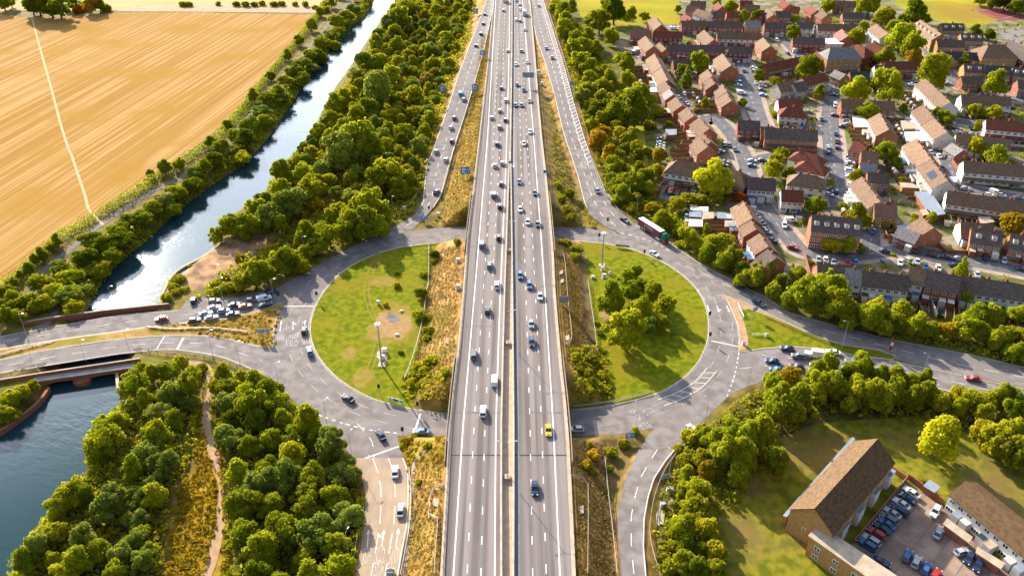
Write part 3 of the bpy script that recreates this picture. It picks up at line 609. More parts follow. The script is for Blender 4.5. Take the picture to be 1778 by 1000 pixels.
fence('boundary_fence', gline([(994, 830), (1018, 835), (1021, 870), (1020, 1000)]), 1.3, 'pale fence down the edge of the grass ledge beside the inbound carriageway'); fence('boundary_fence', gline([(1050, 798), (1056, 860), (1063, 920), (1071, 1000)]), 1.3, 'thin fence along the dark bank beside the narrow slip road')
fence('safety_barrier', gline([(1020, 262), (1033, 297), (1046, 330), (1068, 360), (1082, 372)] ), .8, 'white guard rail on the outer edge of the lettered slip road', cat='barrier'); fence('safety_barrier', gline([(1148, 704), (1110, 714), (1060, 722), (995, 726)][::-1][0:4] if False else [(995, 708), (1060, 700), (1130, 682)]), .8, 'long guard rail at the lawn edge under the roundabout trees', cat='barrier')
fence('safety_barrier', gline([(690, 431), (720, 426), (790, 419)]), .9, 'guard rail on the lawn edge by the far underpass', cat='barrier')
fence('safety_barrier', gline([(952, 20), (975, 90), (990, 140), (1008, 195), (1023, 245)]), .8, 'pale guard rail on the wooded edge of the upper slip road', cat='barrier'); fence('safety_barrier', gline([(800, 225), (788, 262), (774, 315), (764, 345)]), .8, 'pale guard rail between the wooded-side slip road and the dry grass wedge', cat='barrier')
fence('boundary_fence', gline([(818, 40), (800, 88), (782, 130), (765, 185), (745, 245), (733, 290), (728, 315), (725, 340), (708, 360), (690, 375)]), 1.2, 'pale fence winding along the verge between the wood and the slip road')
fence('safety_barrier', gline([(710, 815), (714, 850), (712, 910), (703, 960), (695, 1000)]), .8, 'guard rail beside the buff surfaced slip road', cat='barrier'); strip_obj('edge_path', [(740, 783), (722, 800), (718, 830), (716, 880), (711, 940), (702, 1000)], 1.3, 'pale_concrete', .12, cover=True)
fence('boundary_fence', gline([(628, 890), (622, 930), (614, 975), (608, 1000)]), 1.2, 'pale fence between the dense wood and the buff slip road')
fence('safety_barrier', gline([(-60, 640), (0, 618), (104, 598), (208, 583), (290, 573), (364, 571), (430, 578)]), .8, 'guard rail along the grassy reservation between the two bridge carriageways', cat='barrier')
fence('boundary_fence', gline([(0, 657), (104, 640), (208, 624), (286, 616), (338, 620), (390, 630), (450, 656)]), 1.1, 'dark railing on the verge outside the lower bridge carriageway', m='dark_metal')
fence('safety_barrier', gline([(1328, 551), (1380, 574), (1440, 597), (1500, 609), (1540, 619)]), .8, 'timber rail along the top of the grassy splitter island', m='timber', cat='barrier')
fence('boundary_fence', gline([(1281, 530), (1291, 552)]), 1.0, 'short white rail on the bare corner of the splitter island', m='white_frame', step=2); fence('boundary_fence', gline([(1306, 583), (1330, 583)]), .9, 'low white rail lying across the grass of the splitter island', m='white_frame', step=2)

# ------------------------------------------------------------------ the river bridge and river walls
RB = empty('river_bridge', P(150, 600)); tag(RB, 'brick river bridge with pale coping, carrying the two carriageways over the water', 'bridge')
def rel(pts): return [(p[0] - RB.location.x, p[1] - RB.location.y, p[2]) for p in pts]
mb = MB(); q = resample(rel(flat(zl('c1', (-300, 720), (0, 668), (300, 620), (600, 575), (940, 525)), 0)), 3); wall_mb(mb, q, .55, 1.1, 'brick', 'pale_concrete', base=-5); mb.build('parapet', RB)
mb = MB(); q = resample(rel(flat(zl('c1', (150, 275), (400, 235), (700, 195), (1130, 150)), 0.6)), 3); q[:, 2] = 0; wall_mb(mb, q, .6, 1.2, 'brick', 'pale_concrete', base=-5); mb.build('parapet', RB)
FB = empty('footbridge', P(150, 650, -1)); tag(FB, 'low footbridge with white coping and brick arches over dark water', 'bridge')
fa, fb = Vector(zz('c1', 215, 668)), Vector(zz('c1', 900, 568)); fa, fb = Vector(P(*fa, -.2)), Vector(P(*fb, -.2)); L_ = (fb - fa).length; dv = (fb - fa).normalized(); nv = Vector((dv.y, -dv.x, 0))
FB.location = (fa.x, fa.y, 0); FB.rotation_euler = (0, 0, math.atan2(dv.y, dv.x))
mb = MB(); n = 48; prof = []                                        # face with two flat arches, in the bridge's own frame
for i in range(n + 1):
    s = i / n; x = s * L_; c = .46; half = .36 if s < c else .34
    k = (s - (.27 if s < c else .70)) / (.19 if s < c else .20); zb = -3.6 if abs(k) >= 1 else -3.3 + 1.9 * math.sqrt(max(0, 1 - k * k)) ** .8
    prof.append((x, zb))
vs = [(x, 0, z) for x, z in prof] + [(x, 0, -.2) for x, _ in prof] + [(x, 2.0, z) for x, z in prof]; m_ = n + 1
mb.add(vs, [(i, i + 1, m_ + i + 1, m_ + i) for i in range(n)] + [(2 * m_ + i, 2 * m_ + i + 1, i + 1, i) for i in range(n)], 'brick'); mb.build('arch_face', FB)
mb = MB(); mb.box((L_ / 2, 1.0, -.1), (L_, 2.3, .22), 'pale_concrete'); mb.build('walkway', FB)
mb = MB(); px_ = .465 * L_; ring = [(px_ + 2.6 * math.cos(t), -2.2 * math.sin(t)) for t in np.linspace(0, math.pi, 13)]
mb.add([(x, y, -4) for x, y in ring] + [(x, y, -1.7) for x, y in ring] + [(px_, 0, -1.1)], [(i + 1, i, 13 + i, 14 + i) for i in range(12)] + [(13 + i, 26, 14 + i) for i in range(12)], 'brick'); mb.build('pier', FB)
for nm, px, z, h, m, lab in (('river_wall', zl('c1', (325, 700), (250, 800), (100, 920), (0, 988), (-60, 1020)), -1.4, .0, 'brick', 'curved red brick river wall below the bushes at the picture edge'), ('river_wall', zl('c1', (780, 605), (785, 680), (800, 740), (850, 815), (885, 855)), -1.2, .0, 'pale_concrete', 'curved pale wing wall on the wooded bank beside the footbridge'),
                             ('river_wall', zl('b1', (1430, 732), (1350, 790), (1200, 870), (1130, 940), (1100, 1000)) + [(276, 525)], -2.2, .0, 'pale_concrete', 'long pale quay wall between the glittering river and the dirt clearing')):
    mb = MB(); q = resample(smooth(flat(px, z), 4), 1.5); q[:, 2] = z; wall_mb(mb, q, .9, h, m, base=-3.2); tag(mb.build(nm), lab, 'wall')
# ------------------------------------------------------------------ estate ground, streets, greens
mat('estate_ground', (.10, .105, .028), (.26, .20, .16), .12, .95, detail=9, lo=.42, hi=.58, c3=(.115, .14, .016), s3=.07)
mat('pavement', (.30, .225, .18), (.40, .31, .25), .35, .9)
mat('tarred_yard', (.17, .15, .15), (.24, .21, .20), .3, .9)
EST = flat([(1155, 300), (1120, 175), (1085, 100), (1060, 65), (1170, 20), (1180, -60), (2300, -60), (2300, 640), (1778, 575), (1640, 545), (1560, 530), (1400, 490), (1335, 475), (1270, 420), (1190, 360)])
S('estate_ground', EST, .02, 'estate_ground')
S('park_grass', flat([(985, -60), (1175, -60), (1180, 15), (1182, 42), (1100, 46), (1060, 48), (1008, 30)]), .03, 'park_grass')
S('park_grass', flat([(1550, -60), (1690, -60), (1735, 0), (1760, 25), (1700, 48), (1660, 45), (1600, 30), (1555, 10)]), .035, 'park_grass')
S('sports_court', flat(zl('a4', (1370, 70), (1560, 52), (1900, 120), (1580, 140))), .05, 'red_court')
S('tarred_yard', flat(zl('a4', (1545, 215), (1700, 180), (2100, 260), (2100, 330), (1640, 290))), .05, 'tarred_yard')
S('verge_grass', flat(zl('a3', (1065, 425), (1090, 420), (1185, 560), (1160, 580))), .05, 'estate_grass')
S('verge_grass', flat([(1095, 180), (1110, 170), (1128, 300), (1120, 330), (1095, 320), (1085, 250)]), .05, 'park_grass')
S('block_grass', flat([(1230, 800), (1330, 770), (1420, 735), (1500, 728), (1610, 722), (1700, 762), (1780, 795), (2050, 900), (2050, 1250), (1200, 1250), (1236, 1000), (1236, 900)]), .02, 'estate_grass')
S('parking_court', flat(zl('d4', (940, 360), (1190, 545), (1330, 690), (1500, 800), (1640, 960), (1731, 1010), (1900, 1400), (800, 1400), (560, 800), (590, 780))), .05, 'parking_concrete')
mb = MB(); c0_, c1_, c2_, c3_ = (np.array(P(*zz('d4', *q), .0)) for q in ((950, 375), (1195, 545), (1640, 985), (600, 790)))
for k in range(1, 9): strip_mb(mb, np.array([c0_ + (c3_ - c0_) * k / 5.0, c0_ + (c3_ - c0_) * k / 5.0 + (c1_ - c0_) * 2.6]), .22, 'tow_path', .062)
for k in range(1, 6): strip_mb(mb, np.array([c0_ + (c1_ - c0_) * k / 2.0 , c0_ + (c1_ - c0_) * k / 2.0 + (c3_ - c0_) * 1.7]), .22, 'tow_path', .066)
structure(mb.build('paving_joints_path'))
S('garden_lawn', flat(zl('d4', (830, 290), (940, 365), (590, 780), (480, 720))), .04, 'estate_grass')
S('parking_court', flat(zl('b3', (1030, 290), (1100, 250), (1330, 300), (1340, 330), (1260, 400), (1080, 420), (1020, 400))), .05, 'tarred_yard')
S('parking_court', flat(zl('a3', (1160, 620), (1320, 640), (1340, 730), (1230, 740))), .05, 'tarred_yard')
STREETS = [([(1447, 150), (1441, 200), (1444, 250), (1450, 300), (1456, 340), (1460, 362)], 9.5), ([(1170, 170), (1187, 200), (1205, 215), (1238, 205), (1268, 232), (1287, 262), (1296, 285), (1303, 310), (1318, 345), (1340, 378), (1367, 409), (1395, 436), (1458, 445), (1497, 443), (1550, 436), (1590, 436), (1666, 451), (1778, 472), (1900, 500)], 8.5),
           ([(1275, 100), (1290, 112), (1300, 150), (1310, 190), (1322, 225)], 11), ([(1275, 100), (1220, 96), (1150, 100), (1105, 95)], 7), ([(1330, 60), (1360, 70), (1385, 92), (1440, 140), (1448, 155)], 9), ([(1296, 283), (1340, 270), (1400, 275), (1445, 285)], 6),
           ([(1615, 95), (1640, 120), (1668, 150), (1700, 160), (1778, 175)], 9), ([(1560, 135), (1600, 148), (1640, 155)], 8), ([(1640, 210), (1690, 215), (1778, 235)], 8), ([(1638, 262), (1650, 290), (1664, 322), (1700, 332), (1778, 345), (1900, 365)], 8), ([(1540, 215), (1600, 225), (1640, 262)], 6),
           ([(1180, 60), (1260, 52), (1350, 50), (1440, 58), (1500, 70)], 6), ([(1560, 60), (1600, 75), (1615, 95)], 7), ([(1510, 437), (1512, 410), (1505, 385)], 8)]
mbp, mbs, mbm = MB(), MB(), MB(); STW = []
for k, (px, w) in enumerate(STREETS):
    q = resample(smooth(flat(px), 5), 2.5); STW.append((q, w)); strip_mb(mbp, q, w + 4.2, 'pavement', .045 + .003 * k); strip_mb(mbs, q, w - 1, 'estate_asphalt', .10 + .003 * k); dash_mb(mbm, q, .14, 3, 5, .16)
structure(mbp.build('estate_pavement')); structure(mbs.build('estate_street')); structure(mbm.build('street_markings'))
mb = MB()
for a, b in (((1630, 22), (1640, 18)), ((1632, 26), (1650, 30))):
    pass
q = flat(zl('a4', (1400, 76), (1560, 60), (1731, 92), (1590, 130)), 0); q.append(q[0]); strip_mb(mb, np.array(q), .35, 'road_paint', .10); structure(mb.build('court_markings'))

# ------------------------------------------------------------------ buildings
ROOF = {'brn': (.215, .135, .088), 'dark': (.14, .105, .092), 'red': (.21, .07, .045), 'tan': (.245, .155, .095), 'grey': (.27, .25, .25), 'pink': (.27, .14, .10), 'navy': (.07, .075, .10), 'old': (.15, .09, .045)}
ROOFW = {'brn': 'brown', 'dark': 'dark', 'red': 'reddish', 'tan': 'tan', 'grey': 'grey', 'pink': 'pinkish', 'navy': 'slate', 'old': 'brown'}
WALL = {'b': ('brick', (1, 1, 1, 1), 'red brick'), 'o': ('brick', (1.35, 1.3, 1.2, 1), 'orange brick'), 'd': ('brick', (.6, .62, .65, 1), 'dark brick'), 'y': ('yellow_brick', (1, 1, 1, 1), 'yellow brick'), 'w': ('render_wall', (1, 1, 1, 1), 'white'), 'g': ('render_wall', (.62, .58, .53, 1), 'grey')}
def win_mesh(w, h, name, bars=1):
    mb = MB(); mb.box((0, -.05, 0), (w, .10, h), 'white_frame'); 
    for i in range(bars + 1):
        ww = (w - .12 * (bars + 2)) / (bars + 1); x = -w / 2 + .12 + ww / 2 + i * (ww + .12)
        mb.add([(x - ww / 2, -.104, -h / 2 + .12), (x + ww / 2, -.104, -h / 2 + .12), (x + ww / 2, -.104, h / 2 - .12), (x - ww / 2, -.104, h / 2 - .12)], [(0, 1, 2, 3)], 'glass')
    return mb.mesh(name)
WINM = win_mesh(1.5, 1.15, 'window', 1); WINL = win_mesh(2.2, 1.25, 'window', 2); WINS = win_mesh(.8, .9, 'window', 0)
def door_mesh(m):
    mb = MB(); mb.box((0, -.05, 1.0), (.95, .10, 2.0), m); mb.add([(-.22, -.104, 1.35), (.22, -.104, 1.35), (.22, -.104, 1.8), (-.22, -.104, 1.8)], [(0, 1, 2, 3)], 'glass'); return mb.mesh('door')
DOORS = [door_mesh('white_frame'), door_mesh('dark_metal'), door_mesh('sign_blue')]
def roof_mesh(L, w, ze, zr, oh, hip, m='roof_tile'):
    mb = MB(); e = oh; hx = L / 2 + .25; k = (zr - ze) / (w / 2); zl_ = ze - e * k; t = .16; ri = hx - (w / 2 if hip else 0)
    if hip: hx += e - .25; ri = hx - (w / 2 + e) * (1 if hip is True else hip)
    A = [(-hx, -w / 2 - e, zl_), (hx, -w / 2 - e, zl_), (hx, w / 2 + e, zl_), (-hx, w / 2 + e, zl_), (-ri, 0, zr), (ri, 0, zr)]
    B = [(x, y, z + t) for x, y, z in A]; vs = A + B
    mb.add(vs, [(6, 7, 11, 10), (8, 9, 10, 11), (0, 4, 5, 1), (2, 5, 4, 3), (0, 1, 7, 6), (2, 3, 9, 8)] + ([(7, 8, 11), (9, 6, 10), (1, 5, 2), (3, 4, 0), (1, 2, 8, 7), (3, 0, 6, 9)] if hip else [(1, 5, 11, 7), (5, 2, 8, 11), (3, 4, 10, 9), (4, 0, 6, 10)]), m)
    return mb
BLD = []; HOUSE_BOX = []
def label_kind(n, L): return 'terrace' if n >= 3 else ('pair of houses' if n == 2 else 'house')
def terrace(r, x1, y1, x2, y2, w=8.5, ze=5.2, n=4, wall='b', roof='brn', pitch=37, hip=False, kind=None, win=True, chim=True, dorm=0, solar=0, ext=0.0, gar=0, pos=None, porch=False, floors=2, name=None, label=None, base=0.0, wmat2=None):
    zr = ze + w / 2 * math.tan(R(pitch))
    a, b = (P(*zz(r, x1, y1), zr), P(*zz(r, x2, y2), zr)) if r else (P(x1, y1, zr), P(x2, y2, zr))
    if a[0] > b[0]: a, b = b, a
    cx, cy = (a[0] + b[0]) / 2, (a[1] + b[1]) / 2; L = math.hypot(b[0] - a[0], b[1] - a[1]); ang = math.atan2(b[1] - a[1], b[0] - a[0])
    if hip: L += w * (1 if hip is True else hip)
    if name is None: name = 'terrace' if n >= 3 else 'house'
    o = empty(name, (cx, cy, .05), ang); BLD.append((o, (wall, roof, kind or label_kind(n, L), hip, n, label)))
    HOUSE_BOX.append((o, L, w)); jit = .9 + .2 * random.random()
    wm, wc, _ = WALL[wall]; wc = (wc[0] * jit, wc[1] * jit, wc[2] * jit, 1)
    mb = MB(); h = L / 2; q = w / 2
    if hip: mb.box((0, 0, ze / 2), (L, w, ze), wm)
    else:
        vs = [(-h, -q, 0), (h, -q, 0), (h, q, 0), (-h, q, 0), (-h, -q, ze), (h, -q, ze), (h, q, ze), (-h, q, ze), (-h, 0, zr), (h, 0, zr)]
        mb.add(vs, [(0, 1, 5, 4), (2, 3, 7, 6), (1, 2, 6, 9, 5), (3, 0, 4, 8, 7)], wm)
    wo = mb.build('wall', o); wo.color = wc
    if wall == 'b' and n >= 3 and len(BLD) % 3 == 0:              # white boarded upper storey
        for s_ in (-1, 1):
            mb = MB(); mb.box((0, s_ * (q + .03), ze * .76), (L - .5, .06, ze * .44), 'white_frame'); mb.build('cladding', o)
    rc = ROOF[roof]; ro = roof_mesh(L, w, ze, zr, .35, hip).build('roof', o); ro.color = (rc[0] * jit, rc[1] * jit, rc[2] * jit, 1)
    un = L / n; ca, sa = math.cos(ang), math.sin(ang); face = []
    for s in (-1, 1):                                              # the long sides the camera can see
        nx_, ny_ = sa * -s * -1, -ca * -s * -1                     # outward normal of side y = s*w/2
        nx_, ny_ = -sa * s, ca * s
        d = -(nx_ * cx + ny_ * cy) / math.hypot(cx, cy)
        if d > -.12: face.append((s, d))
    def put(me_, nm, x, y, z, rz, col=None):
        c = link(nm, me_, o); c.location = (x, y, z); c.rotation_euler = (0, 0, rz); return c
    fh = (ze) / floors; cnt = 0
    if win:
        for s, d in face:
            rz = 0 if s < 0 else math.pi
            for i in range(n):
                ux = -L / 2 + un * (i + .5)
                for fl in range(floors):
                    zc = fh * fl + fh * .58
                    xs = (-un * .24, un * .24) if un > 3.6 else (0,)
                    for j, xo in enumerate(xs):
                        if cnt > 90: break
                        if fl == 0 and j == 1: put(DOORS[(i * 7 + len(BLD)) % 3], 'door', ux + xo, s * q, 0, rz); cnt += 1; continue
                        put(WINL if (fl == 0 and j == 0) else WINM, 'window', ux + xo, s * q, zc, rz); cnt += 1
        for s in (-1, 1):                                          # gable end turned to the camera
            d = -(ca * s * cx + sa * s * cy) / math.hypot(cx, cy)
            if d > .25:
                put(WINS, 'window', s * h, 1.2, fh * 1.6 if floors > 1 else fh * .6, math.pi / 2 * s)
                if w > 7: put(WINS, 'window', s * h, -1.5, fh * .55, math.pi / 2 * s)
    if porch:
        for s, d in face[:1] if face else []:
            mb = MB(); D = 1.5; y0, y1 = s * q, s * (q + D)
            mb.add([(-h + .3, y0, 2.9), (h - .3, y0, 2.9), (h - .3, y1, 2.3), (-h + .3, y1, 2.3), (-h + .3, y0, 2.75), (h - .3, y0, 2.75), (h - .3, y1, 2.15), (-h + .3, y1, 2.15)], [(0, 3, 2, 1) if s > 0 else (0, 1, 2, 3)[::-1], (3, 7, 6, 2), (4, 5, 6, 7)], 'roof_tile'); p_ = mb.build('porch_roof', o); p_.color = ro.color
    if not ext and not porch and n >= 3 and floors == 2 and face: ext = 2.3
    if ext:                                                        # rear additions, one per unit, alternating
        s = face[0][0] if ext > 0 and face else -1; 
        for i in range(n):
            if (i * 5 + len(BLD)) % 3 == 0: continue
            D = abs(ext) * (.7 + .6 * random.random()); ux = -L / 2 + un * (i + .5); hh = 2.5 + .3 * random.random(); mb = MB(); mb.box((ux, s * (q + D / 2 + .01), hh / 2), (un * .8, D, hh), wm if random.random() < .5 else 'render_wall', top=random.choice(['pale_panel', 'concrete', 'sign_back', 'glass', 'blue_roof', 'pale_panel'])); e_ = mb.build('extension', o); e_.color = (.8, .8, .8, 1)
    if chim:
        for i in range(max(1, n // 2)):
            x = -L / 2 + L * (i + (.5 if n > 1 else .2)) / max(1, n // 2); mb = MB(); mb.box((x, 0.1, zr + .3), (.9, .55, 1.7), 'brick'); 
            for k in (-.22, .22): mb.tube((x + k, .1, zr + 1.1), (x + k, .1, zr + 1.5), .12, .1, 'brick', 6)
            mb.build('chimney', o)
    tp = math.tan(R(pitch))
    if dorm and face:
        s = face[0][0]
        for i in range(dorm):
            x = -L / 2 + L * (i + .5) / dorm; y = s * (q * .55); zb = ze + (q - abs(y)) * tp; mb = MB(); mb.box((x, y - s * .3, zb + .45), (1.7, 1.7, 1.3), 'white_frame', top='roof_tile'); d_ = mb.build('dormer', o); d_.color = ro.color
            c = link('window', WINS, d_); c.location = (x, y + s * .56, zb + .5); c.rotation_euler = (0, 0, 0 if s < 0 else math.pi)
    if solar and face:
        s = solar if solar in (-1, 1) else face[0][0]
        mb = MB(); y0, y1 = s * q * .8, s * q * .3; f = lambda y: ze + (q - abs(y)) * tp + .26
        for xx in (-L * .2, -L * .2 + 2.2, -L * .2 + 4.4): mb.add([(xx, y0, f(y0)), (xx + 2.0, y0, f(y0)), (xx + 2.0, y1, f(y1)), (xx, y1, f(y1))], [(0, 1, 2, 3) if s < 0 else (3, 2, 1, 0)], 'solar_panel')
        mb.build('solar_panels', o)
    if (gar or n >= 2) and r != 'd4': GARDENS.append((o, L, w, n, 1, face))
    return o
GARDENS = []
def flatblock(r, pts, z, wall='b', top='concrete', name='garage', label=None, cat='garage', color=(1, 1, 1, 1), winrow=None):
    w = [P(*zz(r, x, y), z) for x, y in pts]; cx = sum(p[0] for p in w) / len(w); cy = sum(p[1] for p in w) / len(w)
    ar = sum(w[i][0] * w[(i + 1) % len(w)][1] - w[(i + 1) % len(w)][0] * w[i][1] for i in range(len(w)))
    if ar < 0: w = w[::-1]
    o = empty(name, (cx, cy, 0)); n = len(w); q = [(p[0] - cx, p[1] - cy) for p in w]
    mb = MB(); mb.add([(x, y, 0) for x, y in q] + [(x, y, z) for x, y in q], [(i, (i + 1) % n, n + (i + 1) % n, n + i) for i in range(n)], WALL[wall][0]); e = mb.build('wall', o); e.color = WALL[wall][1]
    mb = MB(); k = 1 + .5 / max(3, max(math.hypot(*p) for p in q)); mb.add([(x * k, y * k, z - .05) for x, y in q] + [(x * k, y * k, z + .18) for x, y in q], [(i, (i + 1) % n, n + (i + 1) % n, n + i) for i in range(n)] + [tuple(range(n, 2 * n)), tuple(range(n))[::-1]], top); e = mb.build('roof', o); e.color = color
    for i in range(n if winrow else 0):
        a, b = Vector(q[i]), Vector(q[(i + 1) % n]); d = b - a; nn = Vector((d.y, -d.x)).normalized()
        if nn.dot(Vector((-cx, -cy)).normalized()) < .1: continue
        m_ = int(d.length / winrow); 
        for j in range(m_):
            for fl in range(max(1, int(z / 2.8))):
                c = link('window', WINM, o); p = a + d * ((j + .5) / m_); c.location = (p.x, p.y, 1.5 + 2.75 * fl); c.rotation_euler = (0, 0, math.atan2(d.y, d.x))
    BLD.append((o, (wall, top, cat, 'flat', 1, label))); return o

T = terrace
# far rows of the estate (top of the picture, beyond the wooded belt)
for a in [('a3', 1165, 143, 1332, 140, 8, 5, 5, 'b', 'brn'), ('a3', 1342, 146, 1570, 148, 8, 5, 7, 'b', 'dark'), ('a3', 1592, 142, 1695, 144, 9, 6, 4, 'o', 'grey'), ('a3', 985, 112, 1033, 168, 9, 5.5, 2, 'b', 'tan'), ('a3', 825, 206, 965, 208, 8, 4.6, 5, 'd', 'pink'),
          ('a3', 982, 212, 1172, 214, 8, 5, 6, 'd', 'red'), ('a3', 925, 244, 980, 312, 9, 5.5, 3, 'o', 'tan'), ('a3', 1318, 204, 1383, 268, 9, 5.5, 3, 'o', 'tan'), ('a3', 1408, 217, 1700, 226, 8, 5, 8, 'b', 'brn'), ('a3', 1068, 300, 1455, 306, 8, 5, 12, 'b', 'dark'),
          ('a3', 1482, 312, 1640, 318, 8, 5, 5, 'd', 'dark'), ('a3', 1712, 255, 1760, 310, 9, 5.5, 2, 'o', 'tan'), ('a3', 1020, 288, 1062, 332, 6, 4.5, 1, 'o', 'brn'), ('a3', 985, 363, 1032, 450, 9.5, 5.2, 4, 'b', 'tan'), ('a3', 1032, 452, 1075, 538, 9.5, 5, 4, 'b', 'tan'),
          ('a3', 1050, 542, 1095, 592, 8, 4.6, 2, 'b', 'brn'), ('a3', 1088, 598, 1112, 634, 8, 4.6, 1, 'b', 'grey'), ('a3', 1130, 652, 1172, 706, 8.5, 5, 2, 'o', 'brn'), ('a3', 1205, 720, 1250, 776, 8.5, 5, 2, 'o', 'brn'), ('a3', 1285, 790, 1352, 862, 9, 5.2, 3, 'o', 'brn'),
          ('a3', 1308, 893, 1362, 950, 9, 5.2, 2, 'o', 'brn'), ('a3', 1112, 396, 1240, 396, 8, 5, 4, 'b', 'dark'), ('a3', 1440, 362, 1498, 440, 10, 5.5, 4, 'o', 'tan'), ('a3', 1343, 468, 1372, 510, 9, 5, 1, 'o', 'brn'), ('a3', 1362, 522, 1390, 562, 9, 5, 2, 'o', 'brn'),
          ('a3', 1440, 566, 1470, 614, 9, 5, 2, 'o', 'brn'), ('a3', 1470, 622, 1500, 676, 9, 5, 2, 'o', 'brn'), ('a3', 1545, 805, 1690, 812, 8.5, 5.2, 3, 'b', 'dark'), ('a3', 1700, 848, 1790, 852, 8.5, 5.2, 2, 'd', 'dark')]: T(*a, gar=1 if a[7] > 3 else 0)
for a in [('a3', 1205, 38, 1295, 46, 9, 5, 1, 'o', 'tan'), ('a3', 1275, 62, 1365, 92, 8, 5, 2, 'w', 'brn'), ('a3', 1190, 96, 1235, 126, 7, 4, 1, 'o', 'red'), ('a3', 1380, 80, 1448, 84, 8, 5, 1, 'b', 'dark'), ('a3', 1470, 80, 1595, 82, 8, 5, 2, 'o', 'red'), ('a3', 1595, 32, 1690, 40, 8, 5, 2, 'b', 'brn'), ('a3', 1640, 68, 1720, 72, 8, 5, 1, 'b', 'red'), ('a3', 1230, 8, 1330, 12, 8, 5, 2, 'o', 'brn'), ('a3', 1410, 18, 1440, 48, 8, 5, 1, 'o', 'red'), ('a3', 1560, 5, 1640, 8, 8, 5, 2, 'b', 'red'),
          ('a4', 20, 60, 60, 100, 8, 5, 1, 'o', 'brn'), ('a4', 75, 78, 170, 80, 8, 5, 2, 'b', 'dark'), ('a4', 180, 44, 232, 50, 8, 5, 1, 'o', 'red'), ('a4', 300, 40, 352, 72, 8, 5, 1, 'o', 'red'), ('a4', 355, 66, 420, 100, 8, 5, 1, 'o', 'brn'), ('a4', 460, 5, 600, 12, 8, 5, 2, 'b', 'brn'), ('a4', 520, 85, 650, 88, 8, 5, 3, 'b', 'dark'), ('a4', 120, 4, 170, 30, 8, 5, 1, 'o', 'red'), ('a4', 530, 52, 590, 58, 7, 5, 1, 'o', 'brn')]: T(*a)
